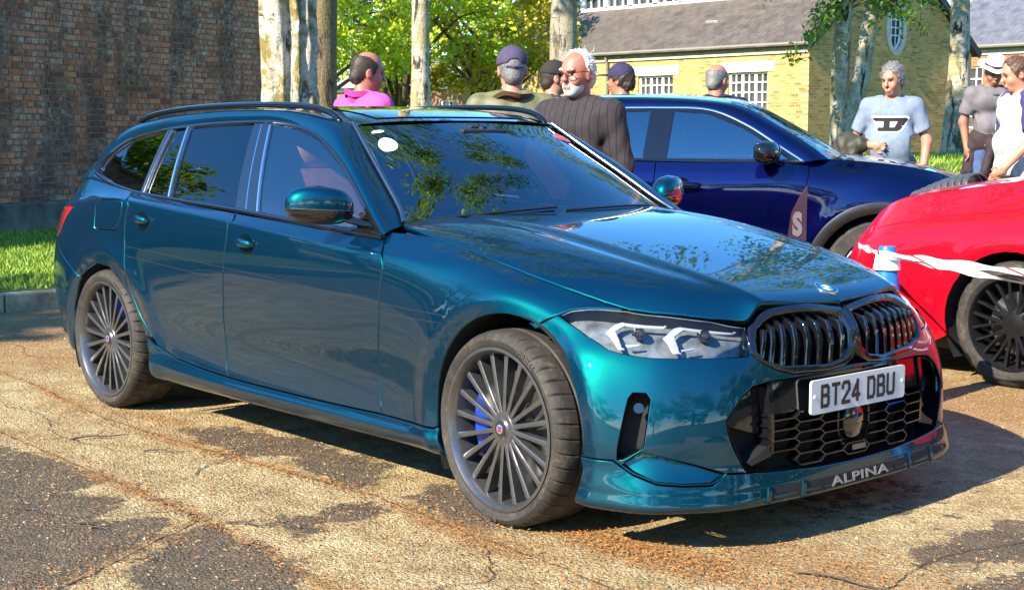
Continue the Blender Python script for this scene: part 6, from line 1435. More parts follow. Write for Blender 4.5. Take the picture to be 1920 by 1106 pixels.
# mirror, handles, decal, core, floor
def suv_mirror():
    rows = []
    for q in np.linspace(-1, 1, 9):
        s_ = max(.12, (1-abs(q)**2.6)**(1/2.6)); rows.append([(-.74+.085*math.sin(a)*s_+.25*.13*math.cos(a)*s_, -1.0+.13*math.copysign(abs(math.cos(a))**.8, math.cos(a))*s_, 1.175+.078*q) for a in np.linspace(0, 2*math.pi, 25)[:-1]])
    o = loft('door_mirror', rows, blackg, suv, closed=True, caps=True); mirror_obj(o)
    m = MB(); m.tube([(-.70, -.93, 1.13), (-.64, -.87, 1.105)], .03, 8, squash=.6); o = m.build('mirror_arm', blackg, suv, 50); mirror_obj(o)
suv_mirror()
for x in (-1.29, -2.2):
    m = MB(); m.tube(catmull(np.array([(x-.11, -.928, .955), (x-.08, -.962, .957), (x+.08, -.962, .957), (x+.11, -.928, .955)]), 5), .018, 8, squash=1.2); o = m.build('door_handle', bpaint, suv, 60); mirror_obj(o)
    m = MB(); m.lathe([(0, -.926), (.05, -.9285), (.056, -.92)], c=(x, 0, .958), n=20, axis='y'); o = m.build('handle_cup', blackg, suv, 40); mirror_obj(o)
dm = NT('stripe_decal'); c = dm.coord('Object'); mpn = dm.n('ShaderNodeMapping'); mpn.inputs['Rotation'].default_value = (0, R(38), 0); dm.l(c, mpn.inputs[0]); wv = dm.math('FRACT', dm.math('MULTIPLY', dm.sep(mpn.outputs[0])[2], 62)); dm.bsdf(dm.mix(dm.math('GREATER_THAN', wv, .5), (.012, .004, .016), (.055, .022, .032)), .35); dm = dm.m
dq = SV.line([(-.475, .96), (-.475, .60), (-.60, .60), (-.575, .78)], 9.3, 4)
panel('door_decal', dq, dm, suv, fn=Foff(.0025, SV), scale=(.4, .16), step=.03, grid=(.04, .03), gap=0, thick=.001, bevel=.0003, mirror=None)
t_ = text_mesh('decal_letter', 'S', .20, simple('decal_grey', (.13, .11, .125), .4), suv, .012, .0006, .62)
for v in t_.data.vertices:
    x_, z_ = v.co.x-.535, v.co.y+.70; u_, v__ = SV.inv(x_, z_, 9.2, 3); p = SV(np.array([u_]), np.array([v__]))[0]; v.co = (p[0], p[1]-.005-v.co.z, p[2])
us = np.arange(.2, 12.4, .3); vs = np.arange(0, VT+.01, .4); U_, V_ = np.meshgrid(us, vs, indexing='ij'); P = SV(U_, V_)-nrm(SV, U_, V_)*.035; F = []; nv = len(vs)
for i in range(len(us)-1):
    for j in range(nv-1):
        c = (P[i, j]+P[i+1, j+1])/2
        if min(math.hypot(c[0], c[2]-.37), math.hypot(c[0]+2.68, c[2]-.37)) > .52: F.append((i*nv+j, (i+1)*nv+j, (i+1)*nv+j+1, i*nv+j+1))
o = fixn(mk('body_core', P.reshape(-1, 3), F, dark, suv)); mirror_obj(o)
m = MB(); m.box((-1.35, 0, .22), (4.0, 1.1, .03)); m.box((-1.35, 0, .215), (1.7, 1.6, .03)); m.build('underbody', dark, suv)
loft('dashboard', [[(-.42, y, 1.08), (-.75, y, 1.09), (-.85, y, 1.0), (-.86, y, .7)] for y in np.linspace(-.75, .75, 5)], cab, suv)
def box_seat(x, y, par, z0=.62, mat=cab):
    sroot = empty('seat', (x, y, 0), 0, par)
    loft('seat_back', [[(-.14*t+.08*math.cos(a), .24*(1-.15*t)*math.copysign(abs(math.sin(a))**.6, math.sin(a)), z0+.6*t) for a in np.linspace(0, 2*math.pi, 15)[:-1]] for t in np.linspace(0, 1, 6)], mat, sroot, closed=True, caps=True)
    loft('head_rest', [[(-.17+.05*math.cos(a)*q, .13*math.sin(a)*q, z0+.72+.08*t) for a in np.linspace(0, 2*math.pi, 13)[:-1]] for t, q in ((-1, .6), (-.6, 1), (.6, 1), (1, .6))], mat, sroot, closed=True, caps=True)
for y in (-.38, .38): box_seat(-1.45, y, suv)
housings(suv, ((0, .37, .45), (-2.68, .37, .45)), .9, .58)
silver = simple('alloy_silver', (.45, .45, .46), .25, .9, .08)
for x in (0, -2.68):
    for s in (-1, 1): road_wheel(suv, (x, s*.79, .37), s > 0, .37, .115, .245, 5, silver, True, .022)
# ---- red sports car with bonnet louvres
red = empty('sports_car', (-.28, 3.70, 0), math.pi); tag(red, 'red sports car with black bonnet louvres at the right edge', 'car')
rpaint = simple('red_paint', (.50, .001, .010), .35, .0, .06, 8, Coat_Weight=.8, Coat_Roughness=.01, Coat_IOR=1.45, Specular_IOR_Level=.2)
zz = [.13, .22, .40, .58, .70, .78]
def rst(x, ys, zs): return [(x, y, z) for y, z in zip(ys, zs)]
red_st = [[(-3.45, 0, z) for z in (.2, .3, .5, .7, .85, .92)], [(-3.42, .45, z) for z in (.2, .3, .5, .7, .85, .92)], [(-3.3, .72, z) for z in (.2, .3, .5, .7, .84, .91)], rst(-3.0, [.78, .84, .88, .90, .86, .76], (.18, .28, .48, .70, .86, .93)), rst(-2.5, [.80, .87, .92, .93, .89, .76], (.15, .24, .45, .70, .88, .96)),
          rst(-1.9, [.78, .85, .88, .90, .86, .78], (.14, .22, .42, .65, .84, .96)), rst(-1.2, [.77, .84, .87, .885, .86, .80], (.13, .22, .42, .65, .85, .99)), rst(-.6, [.78, .86, .88, .89, .87, .74], (.13, .22, .42, .64, .88, 1.10)), rst(-.2, [.79, .87, .895, .90, .86, .64], (.13, .22, .41, .62, .84, 1.085)), rst(.1, [.79, .87, .895, .895, .85, .60], (.13, .22, .41, .61, .81, 1.055)), rst(.45, [.79, .87, .89, .88, .83, .58], (.13, .22, .40, .59, .785, 1.005)),
          rst(.85, [.76, .83, .85, .84, .78, .54], (.13, .2, .38, .57, .73, .945)), [(1.08, .64, .13), (1.13, .70, .2), (1.15, .71, .37), (1.14, .70, .53), (1.11, .65, .68), (1.06, .46, .87)], [(1.20, .38, .13), (1.27, .40, .2), (1.29, .40, .36), (1.28, .40, .51), (1.25, .38, .66), (1.19, .30, .82)], [(1.23, 0, .13), (1.30, 0, .2), (1.32, 0, .36), (1.31, 0, .51), (1.28, 0, .66), (1.22, 0, .81)]]
RV_ = Shell(red_st); RV_.arch = ((0, .325, .39), (-2.5, .335, .40)); VT = RV_.NV-1; UT = RV_.NU-1
af = RV_.line(arc_pts(0, .325, .375, 205, -25), 8.5, 1); ar = RV_.line(arc_pts(-2.5, .335, .385, 205, -25), 3.5, 1)
rk = dict(fn=RV_, parent=red, scale=(.35, .15), step=.03, grid=(.04, .03))
seam = 4.28
panel('front_wing', [[6.9, seam+.25], [6.9, 1.0]]+af[1:-1]+[[10.5, .05], [11.55, .05], [11.55, seam], [9.0, seam+.12]], rpaint, **rk)
panel('bonnet_side', [[6.9, seam+.25], [9.0, seam+.12], [11.55, seam], [11.55, VT], [6.9, VT]], rpaint, **rk)
panel('front_bumper', [[11.55, .05], [UT, .05], [UT, seam], [11.55, seam]], rpaint, red, fn=RV_, scale=(.3, .15), step=.03, grid=(.04, .03), centre=UT, mirror='join')
panel('bonnet_lip', [[11.55, seam], [UT, seam], [UT, VT], [11.55, VT]], rpaint, red, fn=RV_, scale=(.3, .15), step=.03, grid=(.04, .03), centre=UT, mirror='join')
panel('door', [[6.9, VT], [6.9, 1.0], [5.2, 1.0], [5.1, VT]], rpaint, **rk)
panel('rear_wing', [[5.1, VT], [5.2, 1.0]]+ar[::-1][1:-1]+[[2.4, .1], [2.4, VT]], rpaint, **rk)
panel('rear_end', [[0, .1], [2.4, .1], [2.4, VT], [0, VT]], rpaint, red, fn=RV_, scale=(.3, .15), step=.05, grid=(.08, .06), centre=0, mirror='join')
panel('sill', [[7.9, 1.0], [7.9, .05], [4.6, .05], [4.6, 1.0]], blackp, **rk)
us_ = np.linspace(7.0, 14, 34); E = RV_(us_, np.full(34, float(VT))); rows = []
for p in E: rows.append([(p[0]+.10*(1-t*t)*(p[0] < .0)*min(1, -p[0]/.3), -p[1]*t, p[2]+.05*(1-t**2)*min(1, abs(p[1])/.5)) for t in np.linspace(-1, 1, 21)])
loft('bonnet', rows, rpaint, red)
lv = simple('louvre_black', (.07, .075, .08), .3, .2, .3)
for s in (1,):
    for k in range(9):
        x = .74+k*.044; yc = .03; Es = E[np.argsort(E[:, 0])]; zb = float(np.interp(x, Es[:, 0], Es[:, 2]))+.05*(1-(yc/float(np.interp(x, Es[:, 0], np.abs(Es[:, 1]))))**2)-.006
        pts_ = []
        for a in np.linspace(0, math.pi, 9): pts_.append((x, yc+.115*math.cos(a), zb+.058*math.sin(a)))
        m = MB(); m.tube(pts_, .009, 6, squash=2.2, up=(1, 0, 0)); v0 = pts_; m.add([(x+.02, p[1], p[2]-.004) for p in pts_], [tuple(range(len(pts_)))]); m.build('louvre', lv, red, 40)
panel('lamp_slit', [[12.1, 4.34], [13.0, 4.36], [13.05, 4.62], [12.1, 4.55]], simple('slit_lamp', (.04, .045, .05), .08, .4, .3, Coat_Weight=1.0), red, fn=Foff(.004, RV_), scale=(.3, .15), step=.03, grid=(.05, .04))
# cabin
tops_ = [(-.44, .70, 1.0), (-.8, .62, 1.14), (-1.15, .54, 1.235), (-1.6, .52, 1.255), (-2.1, .54, 1.20), (-2.6, .60, 1.05), (-2.9, .66, .95)]
rows = [[(x+.22*(1-abs(t)**2)*max(0, 1-i/2.2), y*t, z+.05*(1-t*t)) for t in np.linspace(-1, 1, 17)] for i, (x, y, z) in enumerate(tops_)]
rws = np.array(rows); loft('windscreen', rws[:3], tint, red); loft('roof', rws[2:5], rpaint, red); loft('rear_window', rws[4:], privacy, red)
for s in (-1, 1):
    lo_ = [(x, s*float(np.interp(x, [-2.9, -1.9, -1.2, -.6, -.3], [.76, .78, .80, .74, .66])), float(np.interp(x, [-2.9, -1.9, -1.2, -.6], [.94, .96, .99, 1.01]))) for x in np.linspace(-.46, -2.9, 14)]
    hi_ = [(x, s*float(np.interp(x, [q[0] for q in tops_[::-1]], [q[1] for q in tops_[::-1]])), float(np.interp(x, [q[0] for q in tops_[::-1]], [q[2] for q in tops_[::-1]]))) for x in np.linspace(-.46, -2.9, 14)]
    loft('side_window', [lo_, hi_], privacy, red)
m = MB(); m.tube(catmull(np.array([(-.30, -.05, 1.045), (-.36, .22, 1.075), (-.47, .58, 1.065)]), 8), [.012, .014]+[.009]*15, 6); m.build('wiper', blackp, red, 50)
m = MB(); m.tube([(-.27, -.05, 1.02), (-.29, -.05, 1.055)], .022, 8); m.build('wiper_pivot', blackp, red, 50)
us = np.arange(.2, 14, .3); vs = np.arange(0, VT+.01, .4); U_, V_ = np.meshgrid(us, vs, indexing='ij'); P = RV_(U_, V_)-nrm(RV_, U_, V_)*.03; F = []; nv = len(vs)
for i in range(len(us)-1):
    for j in range(nv-1):
        c = (P[i, j]+P[i+1, j+1])/2
        if min(math.hypot(c[0], c[2]-.325), math.hypot(c[0]+2.5, c[2]-.335)) > .44: F.append((i*nv+j, (i+1)*nv+j, (i+1)*nv+j+1, i*nv+j+1))
o = fixn(mk('body_core', P.reshape(-1, 3), F, dark, red)); mirror_obj(o)
m = MB(); m.box((-1.2, 0, .15), (4.0, 1.0, .03)); m.box((-1.2, 0, .145), (1.5, 1.5, .03)); m.build('underbody', dark, red)
housings(red, ((0, .325, .375), (-2.5, .335, .385)), .87, .52)
blackrim = simple('rim_black', (.018, .018, .019), .3, .5, .2)
for x, r in ((0, .325), (-2.5, .335)):
    for s in (-1, 1): road_wheel(red, (x, s*.775, r), s > 0, r, .118, .245, 10, blackrim, True, .010)
# ---- blue cone with barrier tape
cone = empty('traffic_cone', (-.36, 1.83, 0)); cone.scale = (.9, .9, .955); tag(cone, 'blue traffic cone holding barrier tape between the estate and the red car', 'cone')
cbl = simple('cone_blue', (.01, .16, .55), .4, 0, .15); m = MB(); m.lathe([(.19, .035), (.15, .05), (.105, .30), (.062, .66), (.045, .80), (.040, .812), (0, .812)], n=28); m.build('cone_body', cbl, cone, 40)
m = MB(); m.box((0, 0, .018), (.42, .42, .035)); m.build('cone_base', simple('cone_base_black', (.02, .02, .02), .7), cone, bevel=.01)
m = MB(); m.lathe([(.072, .70), (.058, .775)], n=28); m.build('cone_collar', whitep, cone, 40)
tape_m = NT('barrier_tape'); c = tape_m.coord('UV'); 
tx_ = tape_m.coord('Object'); s3 = tape_m.sep(tx_); ph = tape_m.math('FRACT', tape_m.math('ADD', tape_m.math('MULTIPLY', s3[0], 2.6), tape_m.math('MULTIPLY', s3[2], 6.)))
tape_m.bsdf(tape_m.mix(tape_m.math('GREATER_THAN', ph, .94), (.80, .80, .80), (.60, .05, .03)), .3); tape_m = tape_m.m
def tape(pts, label, tw=0., w=.020):
    P = catmull(np.array(pts, float), 12); n = len(P); V = []
    for i, p in enumerate(P):
        a = tw*math.sin(i*.35)+.25; d = np.array([math.sin(a)*.35, -math.sin(a), math.cos(a)])*w*(.75+.25*math.sin(i*.9)); V += [p-d, p+d]
    o = mk('barrier_tape', V, [(2*i, 2*i+1, 2*i+3, 2*i+2) for i in range(n-1)], tape_m, None, True); tag(o, label, 'tape', 'barrier tape strung from the cone'); return o
tape([(-.36, 1.765, .745), (-.05, 1.80, .725), (.35, 1.85, .70), (.75, 1.90, .68), (1.2, 1.95, .70), (1.7, 2.0, .74)], 'upper strand of red and white tape crossing the red car', .3)
tape([(-.34, 1.77, .735), (.0, 1.79, .70), (.35, 1.83, .655), (.75, 1.88, .62), (1.25, 1.95, .60), (1.7, 2.0, .66)], 'lower sagging strand of red and white tape crossing the red car', .9, .017)
tape([(-.37, 1.77, .74), (-.50, 2.0, .715), (-.75, 2.3, .70), (-1.15, 2.72, .69)], 'short strand of white tape running from the cone to the left', .4)
c2 = empty('traffic_cone', (1.72, 2.02, 0)); tag(c2, 'blue traffic cone beyond the right edge of the picture', 'cone', 'blue cones')
for ch in list(cone.children): o = ch.copy(); link(o, c2)

# ------------------------------------------------------------------ people: one smooth skin surface each, clothes and hair as separate surfaces
class Field:
    """signed distance grid filled primitive by primitive, meshed with surface nets"""
    def __init__(s, lo, hi, h):
        s.lo = np.array(lo, float); s.h = h; s.n = np.ceil((np.array(hi)-s.lo)/h).astype(int)+1; s.v = np.full(s.n, .25, np.float32)
    def _blk(s, lo, hi):
        a = np.clip(np.floor((np.array(lo)-s.lo)/s.h).astype(int), 0, s.n-1); b = np.clip(np.ceil((np.array(hi)-s.lo)/s.h).astype(int)+1, 1, s.n)
        if (b <= a).any(): return None
        g = [s.lo[i]+s.h*np.arange(a[i], b[i]) for i in range(3)]; P = np.stack(np.meshgrid(*g, indexing='ij'), -1); return (slice(a[0], b[0]), slice(a[1], b[1]), slice(a[2], b[2])), P
    def _put(s, sl, d, k, sub=False):
        o = s.v[sl]
        if sub:
            d = -d; hh = np.clip(.5-.5*(o-d)/max(k, 1e-6), 0, 1) if k else None
            s.v[sl] = np.maximum(o, d) if not k else o*(1-hh)+d*hh+k*hh*(1-hh); return
        if k:
            hh = np.clip(.5+.5*(o-d)/k, 0, 1); s.v[sl] = o*(1-hh)+d*hh-k*hh*(1-hh)
        else: s.v[sl] = np.minimum(o, d)
    def cap(s, a, b, ra, rb, k=.03, sub=False, sq=(1, 1, 1)):
        a, b = np.array(a, float), np.array(b, float); m = max(ra, rb)+.06+k
        r = s._blk(np.minimum(a, b)-m, np.maximum(a, b)+m)
        if r is None: return s
        sl, P = r; ab = b-a; L2 = ab@ab+1e-9; t = np.clip(((P-a)@ab)/L2, 0, 1); q = (P-(a+t[..., None]*ab))/np.array(sq); s._put(sl, np.linalg.norm(q, axis=-1)-(ra+(rb-ra)*t), k, sub); return s
    def ell(s, c, r, k=.02, sub=False, R_=None):
        c, r = np.array(c, float), np.array(r, float); m = r.max()+.05+k; b = s._blk(c-m, c+m)
        if b is None: return s
        sl, P = b; q = P-c
        if R_ is not None: q = q @ np.array(R_)
        q0 = np.linalg.norm(q/r, axis=-1); q1 = np.linalg.norm(q/(r*r), axis=-1)+1e-9; s._put(sl, q0*(q0-1)/q1, k, sub); return s
    def cut(s, fn):
        g = [s.lo[i]+s.h*np.arange(s.n[i]) for i in range(3)]; P = np.stack(np.meshgrid(*g, indexing='ij'), -1); s.v = np.maximum(s.v, fn(P).astype(np.float32)); return s
    def wrinkle(s, amp, f=28, seed=0):
        g = [s.lo[i]+s.h*np.arange(s.n[i]) for i in range(3)]; X, Y, Z = np.meshgrid(*g, indexing='ij')
        s.v += (amp*(np.sin(f*(X*.7+Z*.9+.3*np.sin(9*Y+seed)))*np.sin(f*.6*(Y+.5*Z)+seed)+.6*np.sin(f*1.7*(Z-.6*Y+.2*np.sin(13*X)+seed)))).astype(np.float32); return s
    def mesh(s, name, mat, parent, xf=None):
        v = s.v; ins = v < 0; n = s.n
        c = np.zeros(n-1, int)
        for dx in (0, 1):
            for dy in (0, 1):
                for dz in (0, 1): c += ins[dx:n[0]-1+dx, dy:n[1]-1+dy, dz:n[2]-1+dz]
        act = (c > 0) & (c < 8); idx = -np.ones(n-1, int); ii = np.argwhere(act); idx[act] = np.arange(len(ii))
        acc = np.zeros((len(ii), 3)); cnt = np.zeros(len(ii)); co = [(a, b, d) for a in (0, 1) for b in (0, 1) for d in (0, 1)]
        for p in co:
            for ax in range(3):
                if p[ax]: continue
                q = list(p); q[ax] = 1; A = v[ii[:, 0]+p[0], ii[:, 1]+p[1], ii[:, 2]+p[2]]; B = v[ii[:, 0]+q[0], ii[:, 1]+q[1], ii[:, 2]+q[2]]; m = (A < 0) != (B < 0); t = A/(A-B+1e-12)
                pt = np.array(p, float)[None]+np.zeros((len(ii), 3)); pt[:, ax] = t; acc[m] += pt[m]; cnt[m] += 1
        P = s.lo+(ii+acc/np.maximum(cnt, 1)[:, None])*s.h; Q = []
        for ax in range(3):
            u, w = (ax+1) % 3, (ax+2) % 3; sh = [slice(None)]*3; sh2 = [slice(None)]*3; sh[ax] = slice(0, -1); sh2[ax] = slice(1, None); a, b = ins[tuple(sh)], ins[tuple(sh2)]; e = np.argwhere(a != b); e = e[(e[:, u] > 0) & (e[:, w] > 0) & (e[:, u] < n[u]-1) & (e[:, w] < n[w]-1)]
            if not len(e): continue
            def cell(du, dw): q = e.copy(); q[:, u] -= du; q[:, w] -= dw; return idx[q[:, 0], q[:, 1], q[:, 2]]
            f_ = np.stack([cell(1, 1), cell(0, 1), cell(0, 0), cell(1, 0)], 1); inn = a[e[:, 0], e[:, 1], e[:, 2]]; f_[~inn] = f_[~inn][:, ::-1]; Q.append(f_)
        Q = np.concatenate(Q); Q = Q[(Q >= 0).all(1)]
        # light Laplacian smoothing
        for _ in range(2):
            S_ = np.zeros_like(P); K_ = np.zeros(len(P))
            for a in range(4): np.add.at(S_, Q[:, a], P[Q[:, (a+1) % 4]]); np.add.at(K_, Q[:, a], 1); np.add.at(S_, Q[:, (a+1) % 4], P[Q[:, a]]); np.add.at(K_, Q[:, (a+1) % 4], 1)
            P = P*.5+.5*S_/np.maximum(K_, 1)[:, None]
        if xf is not None: P = xf(P)
        return mkq(name, P, Q, mat, parent, True)
def strands(ho, root, mat, HC, RH_, style):
    """short locks lying over the hair mass"""
    rs_ = np.random.default_rng(len(bpy.data.objects)); me = ho.data; n = len(me.vertices)
    if n < 30: return
    co = np.empty(n*3, np.float32); me.vertices.foreach_get('co', co); co = co.reshape(-1, 3); nm = np.array([v.normal[:] for v in me.vertices]); m = {'full': 1500, 'short': 1400, 'wispy': 900, 'fringe': 900, 'shaved': 500}[style]; L0 = {'full': .030, 'short': .016, 'wispy': .02, 'fringe': .012, 'shaved': .006}[style]
    k = rs_.integers(0, n, m); P = co[k].astype(float); N = nm[k]; back = RH_ @ np.array([-.75, 0, -.55]); T = back-(N @ back)[:, None]*N+rs_.normal(0, .35, (m, 3)); T /= np.linalg.norm(T, axis=1, keepdims=True)+1e-9; W = np.cross(N, T); L = L0*rs_.uniform(.5, 1.4, m)[:, None]; w = .0016
    A = P-N*.002; B = P+T*L*.5+N*.004; C_ = P+T*L+N*rs_.uniform(-.002, .006, (m, 1)); V = np.stack([A-W*w, A+W*w, B+W*w*.9, B-W*w*.9, C_], 1).reshape(-1, 3); i5 = 5*np.arange(m)[:, None]; Q = np.concatenate([i5+[0, 1, 2], i5+[0, 2, 3], i5+[3, 2, 4]]); mkq('hair_locks', V, Q, mat, root)['kind'] = 'stuff'
def rotz(a): c, s = math.cos(a), math.sin(a); return np.array([[c, -s, 0], [s, c, 0], [0, 0, 1]])
def skin_mat(name, col):
    if name in MATS: return MATS[name]
    t = NT(name); c = t.coord('Object'); n = t.noise(c, 18, 4); t.bsdf(t.ramp(n, [(.3, tuple(q*.85 for q in col)), (.7, tuple(min(1, q*1.1) for q in col))]), .5, 0, None, Subsurface_Weight=.12, Subsurface_Radius=(.02, .008, .004)); MATS[name] = t.m; return t.m
def cloth(name, col, var=.15, rough=.85): return simple(name, col, rough, 0, var, 25, bump=.25, bscale=500)
def person(label, loc, H, body_dir, head_dir, skin, top, bottom, nod=0., fat=0., arms=None, sleeve='long', hair=None, head_extra=None, top_extra=None, hem=.90, collar=None, beard=None, group='people looking at the cars', shoes=(.02, .018, .016), wd=1.):
    sc_ = H/1.78; root = empty('person', loc, body_dir); tag(root, label, 'person', group); root.scale = (sc_, sc_*wd, sc_)
    hd = head_dir-body_dir; RH_ = rotz(hd) @ np.array([[math.cos(nod), 0, math.sin(nod)], [0, 1, 0], [-math.sin(nod), 0, math.cos(nod)]])
    HC = np.array([.03+.05*math.sin(nod), 0, 1.655-.02*abs(math.sin(nod))]); hp = lambda p: HC+RH_ @ np.array(p, float)
    A = arms or {}
    J = dict(sR=(0, -.19, 1.44), eR=(-.02, -.255, 1.16), wR=(.05, -.26, .91), sL=(0, .19, 1.44), eL=(-.02, .255, 1.16), wL=(.05, .26, .91)); J.update(A)
    lo = (-.45, -.55, -.02); hi = (.55, .55, 1.86)
    f = Field(lo, hi, .0085)
    # trunk and limbs
    f.cap((0, -.07, 1.36), (0, .07, 1.36), .10, .10).cap((0, 0, 1.2), (0, 0, 1.02), .10, .11).cap((0, -.08, .94), (0, .08, .94), .10, .10)
    for s, q in ((-1, 'R'), (1, 'L')):
        f.cap((0, s*.09, .92), (.02, s*.10, .50), .085, .058).cap((.02, s*.10, .50), (-.01, s*.10, .10), .055, .036).cap((-.02, s*.10, .06), (.13, s*.11, .04), .035, .03)
        f.cap((0, s*.05, 1.45), J['s'+q], .07, .058).cap(J['s'+q], J['e'+q], .052, .040).cap(J['e'+q], J['w'+q], .042, .029)
        # hand: palm, four fingers, thumb
        e_, w_ = np.array(J['e'+q]), np.array(J['w'+q]); d = w_-e_; d /= np.linalg.norm(d); side = np.array(A.get('hand'+q, (0, 0, 0)), float)
        fwd = d*.55+side; fwd /= np.linalg.norm(fwd)+1e-9; fwd = fwd if np.linalg.norm(side) else d; b_ = np.cross(fwd, (0, s*1., .0) if abs(fwd[1]) < .8 else (1, 0, 0)); b_ /= np.linalg.norm(b_)
        nn = np.cross(b_, fwd); pal = w_+fwd*.045; f.cap(w_, pal+fwd*.02, .026, .030, .015, sq=(1, 1, 1))
        f.cap(pal-b_*.022, pal+b_*.022, .024, .024, .012)
        for k_, L_ in zip((-.030, -.010, .010, .030), (.058, .068, .064, .050)):
            r0 = pal+fwd*.035+b_*k_; m0 = r0+fwd*L_*.55-nn*s*.008; f.cap(r0, m0, .0095, .009, .004).cap(m0, m0+fwd*L_*.35-nn*s*.024, .009, .0075, .004)
        r0 = pal-fwd*.01+b_*.034; m0 = r0+fwd*.03+b_*.022; f.cap(r0, m0, .013, .011, .006).cap(m0, m0+fwd*.028-nn*s*.008, .011, .008, .004)
    f.cap((-.005, 0, 1.46), tuple(hp((-.02, 0, -.07))), .062, .054, .03)
    # head
    f.ell(hp((-.008, 0, .025)), (.100, .078, .098), .02, R_=RH_).ell(hp((.020, 0, -.045)), (.072, .060, .078), .03, R_=RH_).ell(hp((.058, 0, -.092)), (.026, .030, .022), .025, R_=RH_)
    f.cap(hp((.092, 0, .012)), hp((.116, 0, -.022)), .010, .014, .012).cap(hp((.108, -.012, -.027)), hp((.108, .012, -.027)), .009, .009, .008)
    f.cap(hp((.086, -.04, .028)), hp((.086, .04, .028)), .012, .012, .015)
    for s in (-1, 1):
        f.ell(hp((.088, s*.031, .006)), (.014, .018, .011), .008, True, RH_); f.ell(hp((-.012, s*.079, -.012)), (.022, .012, .034), .008, R_=RH_); f.ell(hp((-.008, s*.090, -.012)), (.011, .008, .020), .004, True, RH_); f.ell(hp((.062, s*.040, -.035)), (.026, .022, .026), .02, R_=RH_)
    f.cap(hp((.096, -.018, -.060)), hp((.096, .018, -.060)), .0075, .0075, .006).cap(hp((.094, -.016, -.072)), hp((.094, .016, -.072)), .0085, .0085, .006)
    f.mesh('body', skin, root)
    for s in (-1, 1):
        m = MB(); c = hp((.083, s*.031, .007)); rows_ = [(math.sin(a)*.0085, -math.cos(a)*.0085) for a in np.linspace(.05, math.pi-.05, 7)]; m.lathe(rows_, c=tuple(c), n=10); m.build('eye', simple('eye_dark', (.05, .04, .035), .15), root, 80)
    for s in (-1, 1):
        bw = MB(); bw.tube([hp((.094, s*.015, .030)), hp((.097, s*.032, .036)), hp((.088, s*.050, .030))], [.004, .005, .003], 6)
        if hair is not None: bw.build('eyebrow', hair[0], root, 60)
    # trousers and shoes
    f = Field((-.25, -.32, 0), (.30, .32, 1.08), .013)
    f.cap((0, -.075, .98), (0, .075, .98), .118+fat*.5, .118+fat*.5, .03)
    for s in (-1, 1): f.cap((0, s*.09, .92), (.025, s*.10, .50), .102, .078, .03).cap((.025, s*.10, .50), (-.005, s*.10, .07), .075, .066, .03)
    f.wrinkle(.0035, 22, 1).cut(lambda P: P[..., 2]-1.06).mesh('trousers', bottom, root)
    f = Field((-.15, -.22, -.01), (.25, .22, .16), .008)
    for s in (-1, 1): f.cap((-.05, s*.10, .045), (.15, s*.115, .035), .048, .042, .02).cap((-.02, s*.10, .06), (-.02, s*.10, .12), .05, .05, .02)
    f.cut(lambda P: -P[..., 2]+.001).mesh('shoes', simple('shoe_leather', shoes, .5), root)
    # upper garment
    f = Field((-.42, -.55, hem-.05), (.52, .55, 1.62), .010); L_ = sleeve
    f.cap((.005, -.085, 1.37), (.005, .085, 1.37), .128, .128, .04).cap((.0, -.05, 1.44), (.0, .05, 1.44), .095, .095, .04).cap((.015+fat*.5, -.05, 1.14), (.015+fat*.5, .05, 1.14), .128+fat, .128+fat, .06).cap((.005, -.065, .96), (.005, .065, .96), .130+fat*.7, .130+fat*.7, .05)
    for s, q in ((-1, 'R'), (1, 'L')):
        S_, E_, W_ = (np.array(J[x+q], float) for x in 'sew'); f.cap((0, s*.06, 1.462), S_, .080, .074, .03)
        if L_ == 'long': f.cap(S_, E_, .072, .060, .03).cap(E_, W_-(W_-E_)*.06, .060, .048, .03)
        else: f.cap(S_, S_+(E_-S_)*.80, .076, .072, .03)
    f.wrinkle(.0035 if sleeve == 'long' else .0028, 24, 2+fat*50)
    ncut = 1.535 if collar else 1.515
    def cutter(P):
        d = np.maximum(hem-P[..., 2], P[..., 2]-ncut-.02*(P[..., 0] < 0)); d = np.maximum(d, .070-np.sqrt((P[..., 0]*.95)**2+P[..., 1]**2+np.maximum(0, 1.475-P[..., 2])**2*9)) if not collar else d
        return d
    f.cut(cutter)
    if sleeve == 'short':
        for s, q in ((-1, 'R'), (1, 'L')):
            S_, E_ = np.array(J['s'+q], float), np.array(J['e'+q], float); d_ = (E_-S_)/np.linalg.norm(E_-S_); c_ = S_+(E_-S_)*.72
            f.cut(lambda P, c_=c_, d_=d_, s=s: np.where((P[..., 1]*s > .165), np.minimum((P-c_)@d_, .2), -.2))
    f.mesh('shirt' if sleeve == 'short' else 'jacket', top, root)
    if collar:
        cm, hgt, flare = collar; rows_ = []
        for t, z in ((0, 1.47), (.5, 1.47+hgt*.6), (1, 1.47+hgt), (1.0, 1.47+hgt), (.6, 1.47+hgt*.55)):
            r = .088+flare*t+(.016 if len(rows_) >= 3 else 0); gap_ = .55
            rows_.append([(-.012-r*math.cos(a)*1.0, r*.95*math.sin(a), z-.045*(1-math.cos(a))/2*1.2+.008*math.sin(4*a)) for a in np.linspace(-math.pi+gap_, math.pi-gap_, 31)])
        loft('collar', rows_, cm, root)
